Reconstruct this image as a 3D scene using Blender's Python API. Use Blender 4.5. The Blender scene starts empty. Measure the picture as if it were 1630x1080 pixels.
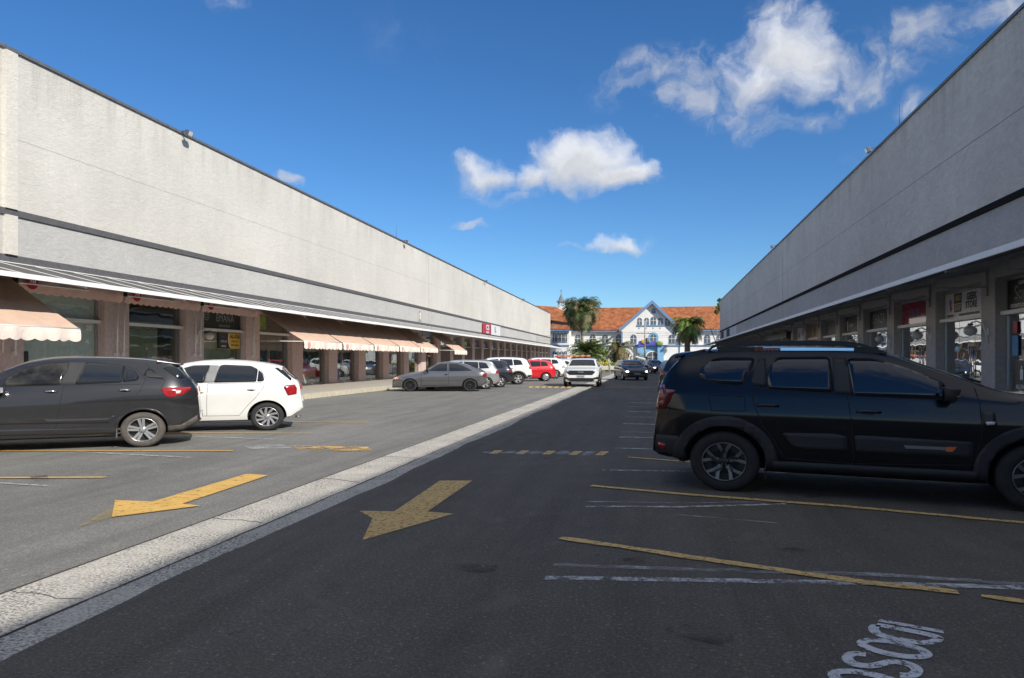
import bpy, bmesh, math, random
from math import sin, cos, pi, radians, atan, atan2, sqrt, floor
from mathutils import Vector, Matrix
from mathutils.bvhtree import BVHTree
random.seed(7)
SC = bpy.context.scene
COL = SC.collection
# ------------------------------------------------------------------ camera
FPX = 1132.0            # focal length in pixels of a 1630 px wide picture
EYE = 1.52
HOR = 572.5             # image row of the horizon
ALPHA = atan((1038 - 815) / FPX)    # the lens looks this much to the left of the street
CA, SA = cos(ALPHA), sin(ALPHA)
cam = bpy.data.cameras.new('camera')
cam.sensor_width = 36.0
cam.lens = 36.0 * FPX / 1630.0
cam.shift_y = (HOR - 540.0) / 1630.0
cam.clip_start = 0.05
cam.clip_end = 3000
camo = bpy.data.objects.new('camera', cam)
COL.objects.link(camo)
camo.location = (0, 0, EYE)
camo.rotation_euler = (pi / 2, 0, ALPHA)
SC.camera = camo
SC.view_settings.view_transform = 'Standard'
SC.view_settings.look = 'None'
SC.view_settings.gamma = 1.0
SC.view_settings.exposure = 0.6
# ------------------------------------------------------------------ sun and sky
TOSUN = Vector((1.0, -0.80, 0.832)).normalized()
sl = bpy.data.lights.new('sun', 'SUN')
sl.energy = 3.6
sl.angle = radians(0.5)
sl.color = (1.0, 0.95, 0.87)
so = bpy.data.objects.new('sun', sl)
COL.objects.link(so)
so.rotation_euler = TOSUN.to_track_quat('Z', 'Y').to_euler()
so.location = TOSUN * 60


def G(px, py, z=0.0):
    """photo pixel -> point of the ground (or of the level z), street frame: x across, y along"""
    Z = (EYE - z) * FPX / (py - HOR)
    X = (px - 815.0) / FPX * Z
    return Vector((X * CA - Z * SA, X * SA + Z * CA, z))


def ray(px, py):
    u = (px - 815.0) / FPX
    v = (HOR - py) / FPX
    return Vector((u * CA - SA, u * SA + CA, v)).normalized()


def make_world():
    w = bpy.data.worlds.new('World')
    SC.world = w
    w.use_nodes = True
    nt = w.node_tree
    N, L = nt.nodes, nt.links
    N.clear()
    out = N.new('ShaderNodeOutputWorld')
    bg = N.new('ShaderNodeBackground')
    sky = N.new('ShaderNodeTexSky')
    sky.sky_type = 'NISHITA'
    sky.sun_disc = False
    sky.sun_elevation = math.asin(TOSUN.z)
    sky.sun_rotation = atan2(TOSUN.x, TOSUN.y)
    sky.altitude = 900
    sky.air_density = 1.0
    sky.dust_density = 0.6
    sky.ozone_density = 2.2
    hs = N.new('ShaderNodeHueSaturation')
    hs.inputs['Saturation'].default_value = 1.22
    hs.inputs['Value'].default_value = 1.0
    L.new(sky.outputs[0], hs.inputs['Color'])
    tint = N.new('ShaderNodeMix')
    tint.data_type = 'RGBA'
    tint.blend_type = 'MULTIPLY'
    tint.inputs[0].default_value = 1.0
    tint.inputs[7].default_value = (.53, .69, .83, 1)
    L.new(hs.outputs[0], tint.inputs[6])
    tc = N.new('ShaderNodeTexCoord')

    def math_(op, a, b=None, c=None):
        m = N.new('ShaderNodeMath')
        m.operation = op
        for i, v in enumerate((a, b, c)):
            if v is None:
                continue
            if isinstance(v, (int, float)):
                m.inputs[i].default_value = v
            else:
                L.new(v, m.inputs[i])
        return m.outputs[0]
    sep = N.new('ShaderNodeSeparateXYZ')
    L.new(tc.outputs['Generated'], sep.inputs[0])
    # azimuth and elevation of the direction
    az = math_('ARCTAN2', sep.outputs[0], sep.outputs[1])
    el = math_('ARCSINE', sep.outputs[2])
    comb = N.new('ShaderNodeCombineXYZ')
    L.new(az, comb.inputs[0])
    L.new(el, comb.inputs[1])
    # the outlines of the clouds are pushed about by noise so that they come out lumpy
    n1 = N.new('ShaderNodeTexNoise')
    n1.inputs['Scale'].default_value = 11
    n1.inputs['Detail'].default_value = 8
    n1.inputs['Roughness'].default_value = 0.52
    L.new(comb.outputs[0], n1.inputs['Vector'])
    w1 = N.new('ShaderNodeVectorMath')
    w1.operation = 'MULTIPLY_ADD'
    w1.inputs[1].default_value = (.16, .09, 0)
    w1.inputs[2].default_value = (-.08, -.045, 0)
    L.new(n1.outputs['Color'], w1.inputs[0])
    w2 = N.new('ShaderNodeVectorMath')
    w2.operation = 'ADD'
    L.new(comb.outputs[0], w2.inputs[0])
    L.new(w1.outputs[0], w2.inputs[1])
    n2 = N.new('ShaderNodeTexNoise')
    n2.inputs['Scale'].default_value = 17
    n2.inputs['Detail'].default_value = 8
    n2.inputs['Roughness'].default_value = 0.62
    L.new(w2.outputs[0], n2.inputs['Vector'])
    # (pixel, pixel, radius, radius, density)
    blobs = [(930, 252, 92, 52, 1.3), (985, 270, 78, 34, 1.25), (775, 276, 60, 30, .85), (850, 275, 70, 28, 1.0),
             (815, 305, 60, 20, .42), (985, 389, 66, 17, .8), (900, 394, 44, 9, .35), (758, 347, 46, 10, .38),
             (1265, 78, 100, 62, .92), (1215, 125, 130, 52, .74), (1120, 120, 110, 62, .46), (1035, 130, 110, 48, .34),
             (1340, 110, 120, 66, .46), (1420, 92, 90, 56, .36), (1490, 48, 70, 44, .46), (1570, 10, 120, 42, .42),
             (1170, 190, 90, 30, .30), (1225, 8, 70, 22, .45), (1262, 190, 70, 24, .42), (1100, 165, 90, 34, .45),
             (366, 8, 42, 16, .36), (452, 277, 24, 12, .42), (525, 316, 20, 9, .32), (640, 60, 90, 50, .05),
             (1385, 255, 60, 24, .15), (1480, 175, 70, 24, .22)]
    acc = None
    acc2 = None
    for (bx, by, rx, ry, s) in blobs:
        d = ray(bx, by)
        a0, e0 = atan2(d.x, d.y), math.asin(d.z)
        u = (bx - 815) / FPX
        ra = rx * 1.12 / FPX / (1 + u * u)
        re = ry * 1.12 / FPX / sqrt(1 + u * u)
        sc = N.new('ShaderNodeVectorMath')
        sc.operation = 'MULTIPLY_ADD'
        sc.inputs[1].default_value = (1 / ra, 1 / re, 0)
        sc.inputs[2].default_value = (-a0 / ra, -e0 / re, 0)
        L.new(w2.outputs[0], sc.inputs[0])
        ln = N.new('ShaderNodeVectorMath')
        ln.operation = 'LENGTH'
        L.new(sc.outputs[0], ln.inputs[0])
        m = math_('MULTIPLY_ADD', ln.outputs['Value'], -1.5 * s, 1.5 * s)
        acc = m if acc is None else math_('MAXIMUM', acc, m)
        if s > .5:
            dt = N.new('ShaderNodeVectorMath')
            dt.operation = 'DOT_PRODUCT'
            dt.inputs[1].default_value = (.10, .55, 0)
            L.new(sc.outputs[0], dt.inputs[0])
            m2 = math_('ADD', m, dt.outputs['Value'])
            acc2 = m2 if acc2 is None else math_('MAXIMUM', acc2, m2)
    # unseen cloud added overhead and behind the camera to brighten the shade
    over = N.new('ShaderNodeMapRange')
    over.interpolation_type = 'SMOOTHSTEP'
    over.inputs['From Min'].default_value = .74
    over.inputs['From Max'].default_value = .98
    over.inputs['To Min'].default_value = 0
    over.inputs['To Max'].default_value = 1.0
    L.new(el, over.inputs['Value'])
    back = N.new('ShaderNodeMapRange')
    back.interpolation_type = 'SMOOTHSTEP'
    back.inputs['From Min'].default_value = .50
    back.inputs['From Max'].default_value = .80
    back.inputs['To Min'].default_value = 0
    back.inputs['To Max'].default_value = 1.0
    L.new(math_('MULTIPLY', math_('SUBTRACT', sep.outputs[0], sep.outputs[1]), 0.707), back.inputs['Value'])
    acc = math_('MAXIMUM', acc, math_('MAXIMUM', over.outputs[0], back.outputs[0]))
    acc = math_('MAXIMUM', acc, 0.0)
    thin = math_('MAXIMUM', math_('SUBTRACT', 1.15, acc), 0.25)
    wisp = math_('MULTIPLY', math_('MULTIPLY', math_('SUBTRACT', n2.outputs[0], 0.5), 3.2), math_('MULTIPLY', thin, math_('MINIMUM', math_('MULTIPLY', acc, 4.0), 1.0)))
    tot = math_('ADD', acc, wisp)
    mr = N.new('ShaderNodeMapRange')
    mr.interpolation_type = 'SMOOTHSTEP'
    mr.inputs['From Min'].default_value = 0.0
    mr.inputs['From Max'].default_value = 1.35
    L.new(tot, mr.inputs['Value'])
    lit = math_('ADD', math_('SUBTRACT', acc2, acc), math_('MULTIPLY', math_('SUBTRACT', n2.outputs[0], 0.5), 1.3))
    mr2 = N.new('ShaderNodeMapRange')
    mr2.interpolation_type = 'SMOOTHSTEP'
    mr2.inputs['From Min'].default_value = -0.35
    mr2.inputs['From Max'].default_value = 0.45
    mr2.inputs['To Min'].default_value = 4.2
    mr2.inputs['To Max'].default_value = 6.0
    L.new(lit, mr2.inputs['Value'])
    cc = N.new('ShaderNodeCombineXYZ')
    L.new(math_('MULTIPLY', mr2.outputs[0], 0.97), cc.inputs[0])
    L.new(math_('MULTIPLY', mr2.outputs[0], 0.99), cc.inputs[1])
    L.new(math_('MULTIPLY', mr2.outputs[0], 1.04), cc.inputs[2])
    mix = N.new('ShaderNodeMix')
    mix.data_type = 'RGBA'
    L.new(math_('MULTIPLY', mr.outputs[0], 0.95), mix.inputs[0])
    L.new(tint.outputs[2], mix.inputs[6])
    L.new(cc.outputs[0], mix.inputs[7])
    L.new(mix.outputs[2], bg.inputs['Color'])
    bg.inputs['Strength'].default_value = 0.105
    L.new(bg.outputs[0], out.inputs['Surface'])


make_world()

# ------------------------------------------------------------------ materials
MATS = {}


class MT:
    """small helper to write node materials"""

    def __init__(self, name):
        self.m = bpy.data.materials.new(name)
        self.m.use_nodes = True
        self.nt = self.m.node_tree
        self.N, self.L = self.nt.nodes, self.nt.links
        self.b = self.N['Principled BSDF']
        self.out = self.N['Material Output']
        MATS[name] = self.m
        self.tc = None

    def coord(self, scale=(1, 1, 1), kind='Object', rot=None):
        if self.tc is None:
            self.tc = self.N.new('ShaderNodeTexCoord')
        mp = self.N.new('ShaderNodeMapping')
        mp.inputs['Scale'].default_value = scale
        if rot:
            mp.inputs['Rotation'].default_value = rot
        self.L.new(self.tc.outputs[kind], mp.inputs[0])
        return mp.outputs[0]

    def noise(self, scale, detail=4, rough=0.55, vec=None, kind='Object', mapscale=(1, 1, 1), dist=0):
        n = self.N.new('ShaderNodeTexNoise')
        n.inputs['Scale'].default_value = scale
        n.inputs['Detail'].default_value = detail
        n.inputs['Roughness'].default_value = rough
        n.inputs['Distortion'].default_value = dist
        self.L.new(vec if vec is not None else self.coord(mapscale, kind), n.inputs['Vector'])
        return n.outputs[0]

    def ramp(self, fac, stops):
        r = self.N.new('ShaderNodeValToRGB')
        el = r.color_ramp.elements
        while len(el) < len(stops):
            el.new(0.5)
        for e, (p, c) in zip(el, stops):
            e.position = p
            if isinstance(c, (int, float)):
                c = (c, c, c)
            e.color = (c[0], c[1], c[2], 1)
        self.L.new(fac, r.inputs[0])
        return r.outputs[0]

    def math(self, op, a, b=None):
        m = self.N.new('ShaderNodeMath')
        m.operation = op
        for i, v in enumerate((a, b)):
            if v is None:
                continue
            if isinstance(v, (int, float)):
                m.inputs[i].default_value = v
            else:
                self.L.new(v, m.inputs[i])
        return m.outputs[0]

    def mix(self, fac, a, b, mode='MIX'):
        m = self.N.new('ShaderNodeMix')
        m.data_type = 'RGBA'
        m.blend_type = mode
        for idx, v in ((0, fac), (6, a), (7, b)):
            if isinstance(v, (int, float)):
                m.inputs[idx].default_value = v if idx == 0 else (v, v, v, 1)
            elif isinstance(v, tuple):
                m.inputs[idx].default_value = (v[0], v[1], v[2], 1)
            else:
                self.L.new(v, m.inputs[idx])
        return m.outputs[2]

    def set(self, **k):
        names = {'col': 'Base Color', 'rough': 'Roughness', 'metal': 'Metallic', 'spec': 'Specular IOR Level',
                 'coat': 'Coat Weight', 'coatr': 'Coat Roughness', 'em': 'Emission Color', 'ems': 'Emission Strength',
                 'alpha': 'Alpha', 'ior': 'IOR', 'trans': 'Transmission Weight'}
        for a, v in k.items():
            i = self.b.inputs[names[a]]
            if isinstance(v, (int, float)):
                i.default_value = v
            elif isinstance(v, tuple):
                i.default_value = (v[0], v[1], v[2], 1)
            else:
                self.L.new(v, i)
        return self

    def bump(self, h, strength=0.3, dist=0.02):
        b = self.N.new('ShaderNodeBump')
        b.inputs['Strength'].default_value = strength
        b.inputs['Distance'].default_value = dist
        self.L.new(h, b.inputs['Height'])
        self.L.new(b.outputs[0], self.b.inputs['Normal'])
        return self


def simple(name, col, rough=0.5, metal=0, spec=0.5, var=0.12, vs=6.0, coat=0, bump=0, bs=60):
    t = MT(name)
    n = t.noise(vs, 4)
    lo = tuple(c * (1 - var) for c in col)
    hi = tuple(min(1, c * (1 + var)) for c in col)
    t.set(col=t.ramp(n, [(0.3, lo), (0.7, hi)]), rough=rough, metal=metal, spec=spec, coat=coat)
    if bump:
        t.bump(t.noise(bs, 3), bump)
    return t.m


def asphalt(name, base, light, seed, tint):
    t = MT(name)
    c = t.coord(kind='Object')
    fine = t.noise(170, 2, .7, vec=c)
    grit = t.noise(48, 3, .8, vec=c)
    speck = t.noise(38, 2, .6, vec=t.coord((1, 1, 1), rot=(.3, .2, .5)))
    big = t.noise(0.35, 5, .6, vec=t.coord((1, .35, 1)))
    mid = t.noise(2.2, 5, .65, vec=c)
    v = t.ramp(grit, [(0.36, base * .68), (0.60, base * 1.16), (0.74, light)])
    v = t.mix(t.ramp(fine, [(.5, 0.), (.68, .28)]), v, light)
    v = t.mix(t.ramp(speck, [(.64, 0.), (.70, .55)]), v, light * 1.15)
    v = t.mix(1.0, v, t.ramp(big, [(.3, .80), (.7, 1.14)]), 'MULTIPLY')
    v = t.mix(1.0, v, t.ramp(mid, [(.28, .90), (.72, 1.07)]), 'MULTIPLY')
    # dark drips and spots
    strk = t.noise(1.0, 5, .65, vec=t.coord((2.6, .16, 1)))
    v = t.mix(1.0, v, t.ramp(strk, [(.34, .84), (.5, 1.0), (.68, 1.10)]), 'MULTIPLY')
    worn_ = t.noise(.9, 6, .7, vec=c, dist=1.0)
    v = t.mix(t.ramp(worn_, [(.58, 0.), (.72, .22)]), v, light)
    spots = t.noise(5.5, 2, .5, vec=c)
    v = t.mix(t.ramp(spots, [(.70, 0.), (.76, .45)]), v, base * .5)
    v = t.mix(1.0, v, tint, 'MULTIPLY')
    t.set(col=v, rough=.86, spec=.25)
    t.bump(t.noise(85, 4, .8, vec=c), .55, .012)
    return t.m


asphalt('asphalt_old', .185, .33, 1, (1.02, 1.0, .92))
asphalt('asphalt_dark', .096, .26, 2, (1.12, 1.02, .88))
asphalt('asphalt_far', .16, .28, 3, (1.0, .99, .96))


def stucco(name, col, dcol):
    t = MT(name)
    c = t.coord((1, 1, 1))
    tro = t.noise(3.2, 6, .72, vec=t.coord((1, .45, 1)), dist=1.4)
    fin = t.noise(9, 5, .8, vec=t.coord((1, .6, 1.5)), dist=1.2)
    big = t.noise(.16, 3, .5, vec=c)
    strk = t.noise(1.3, 4, .6, vec=t.coord((1, 1, .06)))
    v = t.ramp(fin, [(.35, tuple(x * .88 for x in col)), (.65, tuple(min(1, x * 1.07) for x in col))])
    v = t.mix(t.ramp(tro, [(.38, 0.), (.66, .45)]), v, dcol)
    v = t.mix(1.0, v, t.ramp(big, [(.3, .92), (.7, 1.05)]), 'MULTIPLY')
    v = t.mix(1.0, v, t.ramp(strk, [(.32, .965), (.6, 1.01)]), 'MULTIPLY')
    # dirt washed down from the coping and the band
    sepz = t.N.new('ShaderNodeSeparateXYZ')
    t.L.new(c, sepz.inputs[0])
    dn = t.noise(1.0, 5, .7, vec=t.coord((1, 1.4, .12)))
    topz = t.ramp(t.math('MULTIPLY', t.math('SUBTRACT', sepz.outputs[2], 7.6), .42), [(.25, 0.), (1.0, 1.)])
    v = t.mix(t.math('MULTIPLY', topz, t.ramp(dn, [(.48, 0.), (.72, .55)])), v, tuple(x * .55 for x in dcol))
    patchn = t.noise(.55, 2, .5, vec=t.coord((1, .5, .8)), dist=.4)
    v = t.mix(1.0, v, t.ramp(patchn, [(.44, .97), (.46, 1.0), (.58, 1.0), (.60, 1.03)]), 'MULTIPLY')
    t.set(col=v, rough=.9, spec=.2)
    hb = t.math('ADD', t.math('MULTIPLY', tro, .7), t.math('MULTIPLY', fin, .6))
    t.bump(hb, .55, .05)
    return t.m


stucco('stucco_cream', (.63, .61, .56), (.575, .558, .515))
stucco('stucco_grey', (.52, .515, .49), (.42, .415, .40))
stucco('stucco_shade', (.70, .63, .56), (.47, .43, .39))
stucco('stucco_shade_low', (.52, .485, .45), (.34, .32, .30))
stucco('stucco_pilaster', (.68, .65, .585), (.60, .57, .52))
simple('pillar_stone', (.58, .45, .42), .8, var=.14, vs=9, bump=.3, bs=70)
simple('pillar_grey', (.42, .40, .38), .8, var=.12, vs=9, bump=.3, bs=70)
simple('trim_dark', (.10, .10, .105), .75, var=.2, vs=12, bump=.3)
simple('trim_black', (.022, .020, .020), .95, spec=.05, var=.2, vs=12)
simple('cap_metal', (.16, .17, .19), .5, metal=.3, var=.15)
simple('white_metal', (.72, .72, .70), .45, var=.06, vs=3)
simple('white_plaster', (.62, .62, .60), .8, var=.08, vs=3)
simple('alu', (.45, .45, .46), .35, metal=.7, var=.06)
simple('canopy_dark', (.085, .08, .08), .6, var=.2, vs=4)
simple('canopy_under', (.12, .12, .125), .8, var=.15)
simple('kerb_tan', (.50, .45, .34), .85, var=.14, vs=5, bump=.3)
simple('sidewalk', (.40, .37, .31), .85, var=.12, vs=4, bump=.3)
simple('interior_wall', (.20, .21, .20), .9, var=.1)
simple('interior_dark', (.05, .05, .055), .9, var=.2)
simple('interior_olive', (.26, .27, .18), .9, var=.12, vs=2)
simple('fascia_white', (.85, .85, .84), .5, var=.04)
simple('interior_white', (.80, .81, .78), .8, var=.1)
simple('grey_metal', (.13, .13, .135), .5, metal=.4)
simple('lamp_opal', (.55, .52, .50), .35, var=.08)
simple('timber', (.20, .14, .11), .7, var=.3, vs=8)
simple('blue_panel', (.03, .06, .28), .4)
simple('tyre', (.022, .022, .023), .85, var=.25, vs=14, bump=.2, bs=90)
simple('tyre_dusty', (.085, .075, .066), .9, var=.25, vs=10, bump=.2, bs=90)
simple('well', (.012, .012, .012), .9)
simple('plastic', (.019, .020, .023), .55, var=.15, vs=20, bump=.12, bs=260)
simple('plastic_black', (.012, .012, .013), .35, var=.1)
simple('seam', (.006, .006, .006), .8)
simple('alloy', (.62, .62, .63), .28, metal=.85, var=.05)
simple('alloy_bitone', (.20, .20, .21), .3, metal=.8, var=.05)
simple('alloy_dark', (.035, .035, .04), .3, metal=.6)
simple('disc', (.10, .10, .10), .5, metal=.5, var=.3, vs=30)
simple('chrome', (.75, .75, .76), .12, metal=1, var=.02)
simple('red_lens', (.30, .010, .014), .12, coat=1, var=.35, vs=16)
simple('red_lens_dark', (.16, .008, .012), .12, coat=1, var=.35, vs=16)
simple('amber_lens', (.65, .16, .02), .15, coat=1)
simple('clear_lens', (.62, .63, .65), .1, coat=1, var=.3, vs=20)
simple('plate_grey', (.55, .55, .56), .4)
simple('orange_paint', (.75, .16, .04), .4)
simple('orange_dull', (.30, .09, .05), .5)
simple('skin', (.5, .3, .22), .6)


def carpaint(name, col, flake=0.3, rough=.3, dust=.0):
    t = MT(name)
    v = t.noise(1.4, 5, .6)
    c = t.ramp(v, [(.3, tuple(x * .94 for x in col)), (.7, tuple(min(1, x * 1.05) for x in col))])
    if dust:
        dn = t.noise(4, 6, .7)
        sep = t.N.new('ShaderNodeSeparateXYZ')
        t.L.new(t.tc.outputs['Object'], sep.inputs[0])
        low = t.ramp(sep.outputs[2], [(.2, 1.), (.75, .25)])
        c = t.mix(t.math('MULTIPLY', t.math('MULTIPLY', dn, low), dust), c, (.23, .20, .17))
    t.set(col=c, rough=rough, metal=flake, coat=1.0, coatr=.04)
    t.bump(t.noise(2.2, 2), .035, .05)
    return t.m


carpaint('paint_black_suv', (.004, .005, .008), .0, .16, .0)
MATS['paint_black_suv'].node_tree.nodes['Principled BSDF'].inputs['Coat Weight'].default_value = .25
MATS['paint_black_suv'].node_tree.nodes['Principled BSDF'].inputs['Specular IOR Level'].default_value = .42
carpaint('paint_black', (.024, .025, .029), .4, .26, .12)
carpaint('paint_white', (.70, .70, .675), 0, .35, .03)
carpaint('paint_silver', (.42, .42, .42), .65, .32)
carpaint('paint_grey', (.20, .20, .205), .75, .28, .05)
carpaint('paint_red', (.62, .012, .02), .1, .3)
carpaint('paint_dark', (.018, .022, .032), .3, .25)
carpaint('paint_navy', (.01, .02, .06), .3, .25)


def glassmat(name, tint, ior, refl_rough=.0, alpha_col=None, wav=0):
    """glass that is partly a mirror, partly see-through"""
    t = MT(name)
    t.N.remove(t.b)
    gl = t.N.new('ShaderNodeBsdfGlossy')
    gl.inputs['Roughness'].default_value = refl_rough
    gl.inputs['Color'].default_value = (.95, .97, 1, 1)
    tr = t.N.new('ShaderNodeBsdfTransparent')
    tr.inputs['Color'].default_value = (*tint, 1)
    lw = t.N.new('ShaderNodeLayerWeight')
    lw.inputs['Blend'].default_value = .5
    f0 = ((ior - 1) / (ior + 1)) ** 2
    frv = t.math('ADD', t.math('MULTIPLY', t.math('POWER', lw.outputs['Facing'], 4.0), 1 - f0), f0)
    if wav:
        b = t.N.new('ShaderNodeBump')
        b.inputs['Strength'].default_value = wav
        b.inputs['Distance'].default_value = .05
        t.L.new(t.noise(.9, 2), b.inputs['Height'])
        t.L.new(b.outputs[0], gl.inputs['Normal'])
    mx = t.N.new('ShaderNodeMixShader')
    t.L.new(frv, mx.inputs[0])
    t.L.new(tr.outputs[0], mx.inputs[1])
    t.L.new(gl.outputs[0], mx.inputs[2])
    t.L.new(mx.outputs[0], t.out.inputs['Surface'])
    return t.m


glassmat('shop_glass', (.88, .92, .90), 1.75, 0, wav=.10)
glassmat('shop_mirror', (.75, .78, .78), 5.2, 0, wav=.10)
glassmat('house_glass', (.25, .28, .3), 1.9)


def tinted(name, col, spec=.5, ior=1.5):
    t = MT(name)
    t.set(col=col, rough=.03, spec=spec, ior=ior)
    t.bump(t.noise(1.1, 2), .05, .04)
    return t.m


tinted('car_glass', (.012, .014, .016), .6, 1.55)
tinted('car_glass_blue', (.004, .009, .02), .6, 1.6)
tinted('car_glass_light', (.05, .055, .06), .7, 1.6)


def clear_glass():
    return glassmat('car_glass_clear', (.6, .63, .6), 1.5)


clear_glass()


def worn(name, col, lo, hi, scale=9, thin=False, amt=1.0):
    """road paint that is worn through in patches"""
    t = MT(name)
    c = t.coord()
    n = t.noise(scale, 7, .75, vec=c)
    f = t.noise(90, 3, .7, vec=c)
    s = t.math('ADD', t.math('MULTIPLY', n, .75), t.math('MULTIPLY', f, .28))
    fac = t.ramp(s, [(lo, 0.), (hi, amt)])
    t.set(col=t.ramp(t.noise(4, 4, vec=c), [(.3, tuple(x * .82 for x in col)), (.7, col)]), rough=.8, spec=.3)
    tr = t.N.new('ShaderNodeBsdfTransparent')
    mx = t.N.new('ShaderNodeMixShader')
    t.L.new(fac, mx.inputs[0])
    t.L.new(tr.outputs[0], mx.inputs[1])
    t.L.new(t.b.outputs[0], mx.inputs[2])
    t.L.new(mx.outputs[0], t.out.inputs['Surface'])
    t.bump(f, .3, .01)
    return t.m


YEL = (.70, .43, .12)
WHT = (.62, .63, .64)
worn('mark_yellow', YEL, .38, .47, scale=12)
worn('mark_yellow_shade', (.74, .50, .20), .40, .50, scale=24, amt=.93)
worn('mark_yellow_band', YEL, .49, .55, scale=3.2)
worn('mark_band_shade', (.42, .33, .18), .50, .60, scale=4, amt=.8)
worn('mark_yellow_faint', (.50, .38, .12), .44, .64, scale=5, amt=.6)
worn('mark_white', WHT, .44, .58, scale=6, amt=.9)
worn('mark_white_faint', WHT, .42, .66, scale=4, amt=.55)
worn('mark_white_text', (.60, .62, .66), .44, .50, scale=16)
worn('stain', (.02, .02, .02), .46, .66, scale=3, amt=.6)


def concrete_gutter():
    t = MT('gutter_concrete')
    c = t.coord()
    vo = t.N.new('ShaderNodeTexVoronoi')
    vo.inputs['Scale'].default_value = 55
    t.L.new(c, vo.inputs['Vector'])
    n = t.noise(48, 3, .7, vec=c)
    patch = t.noise(1.6, 5, .7, vec=c)
    v = t.ramp(n, [(.40, (.15, .14, .13)), (.49, (.42, .395, .35)), (.62, (.62, .59, .52))])
    v = t.mix(t.ramp(patch, [(.45, 0.), (.68, .75)]), v, (.58, .54, .47))
    v = t.mix(1.0, v, t.ramp(vo.outputs['Distance'], [(.1, .72), (.5, 1.0)]), 'MULTIPLY')
    t.set(col=v, rough=.9, spec=.2)
    t.bump(n, .6, .012)


concrete_gutter()


def fabric(name, col):
    t = MT(name)
    w = t.noise(1.6, 4, .6)
    f = t.noise(240, 2, .5)
    c = t.ramp(w, [(.3, tuple(x * .88 for x in col)), (.7, tuple(min(1, x * 1.06) for x in col))])
    t.set(col=c, rough=.9, spec=.15)
    hb = t.math('ADD', t.math('MULTIPLY', w, 1.0), t.math('MULTIPLY', f, .03))
    t.bump(hb, .5, .12)
    # a little light comes through the cloth
    tr = t.N.new('ShaderNodeBsdfTranslucent')
    t.L.new(c, tr.inputs['Color'])
    mx = t.N.new('ShaderNodeMixShader')
    mx.inputs[0].default_value = .08
    t.L.new(t.b.outputs[0], mx.inputs[1])
    t.L.new(tr.outputs[0], mx.inputs[2])
    t.L.new(mx.outputs[0], t.out.inputs['Surface'])
    return t.m


fabric('awning_cloth', (.70, .50, .38))
fabric('awning_cloth_pink', (.78, .53, .47))
fabric('awning_valance', (.86, .74, .65))


def rooftile():
    t = MT('roof_tile')
    c = t.coord()
    w = t.N.new('ShaderNodeTexWave')
    w.inputs['Scale'].default_value = 2.4
    w.inputs['Distortion'].default_value = .6
    t.L.new(c, w.inputs['Vector'])
    n = t.noise(1.1, 7, .78, vec=c)
    n2 = t.noise(7, 3, .8, vec=c)
    v = t.ramp(n, [(.30, (.16, .06, .035)), (.48, (.40, .14, .06)), (.66, (.62, .27, .13))])
    v = t.mix(t.ramp(n2, [(.5, 0.), (.7, .6)]), v, (.20, .10, .07))
    v = t.mix(.35, v, t.mix(1.0, v, w.outputs['Color'], 'MULTIPLY'))
    t.set(col=v, rough=.9, spec=.1)
    t.bump(w.outputs['Fac'], .5, .08)


rooftile()
simple('house_white', (.76, .75, .72), .85, var=.06, vs=.8)
simple('house_blue', (.14, .24, .40), .7, var=.15)
simple('house_sky', (.20, .42, .62), .7, var=.12)
simple('house_dark', (.02, .025, .03), .7)
simple('house_purple', (.09, .08, .40), .7, var=.4, vs=3)
simple('slate', (.16, .17, .18), .7, var=.2)
simple('bark', (.22, .18, .14), .9, var=.3, vs=6, bump=.6, bs=14)
simple('frond_dark', (.075, .11, .035), .6, var=.35, vs=3)
simple('frond_green', (.19, .27, .05), .6, var=.35, vs=3)
simple('frond_brown', (.20, .15, .07), .7, var=.35, vs=3)
simple('frond_grey', (.13, .12, .05), .7, var=.35, vs=3)
simple('bush_yellow', (.42, .36, .04), .7, var=.4, vs=6)
simple('bush_green', (.12, .16, .03), .7, var=.4, vs=6)
simple('barrier_red', (.60, .10, .05), .5)
simple('barrier_red2', (.72, .30, .20), .5)
simple('barrier_white', (.86, .87, .88), .5)
simple('pole_concrete', (.34, .33, .31), .85)
simple('wire_black', (.02, .02, .02), .6)
M = MATS

# ------------------------------------------------------------------ object helpers


def tag(o, label=None, cat=None, group=None, kind=None):
    if label:
        o['label'] = label
    if cat:
        o['category'] = cat
    if group:
        o['group'] = group
    if kind:
        o['kind'] = kind
    return o


def empty(name, loc=(0, 0, 0), rz=0, label=None, cat=None, group=None):
    o = bpy.data.objects.new(name, None)
    COL.objects.link(o)
    o.location = loc
    o.rotation_euler = (0, 0, rz)
    o.empty_display_size = .2
    return tag(o, label, cat, group)


def from_bm(name, bm, mats, parent=None, smooth=False):
    me = bpy.data.meshes.new(name)
    bm.to_mesh(me)
    bm.free()
    if not isinstance(mats, (list, tuple)):
        mats = [mats]
    for m in mats:
        me.materials.append(M[m] if isinstance(m, str) else m)
    if smooth:
        for p in me.polygons:
            p.use_smooth = True
    o = bpy.data.objects.new(name, me)
    COL.objects.link(o)
    if parent is not None:
        o.parent = parent
    return o


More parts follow.
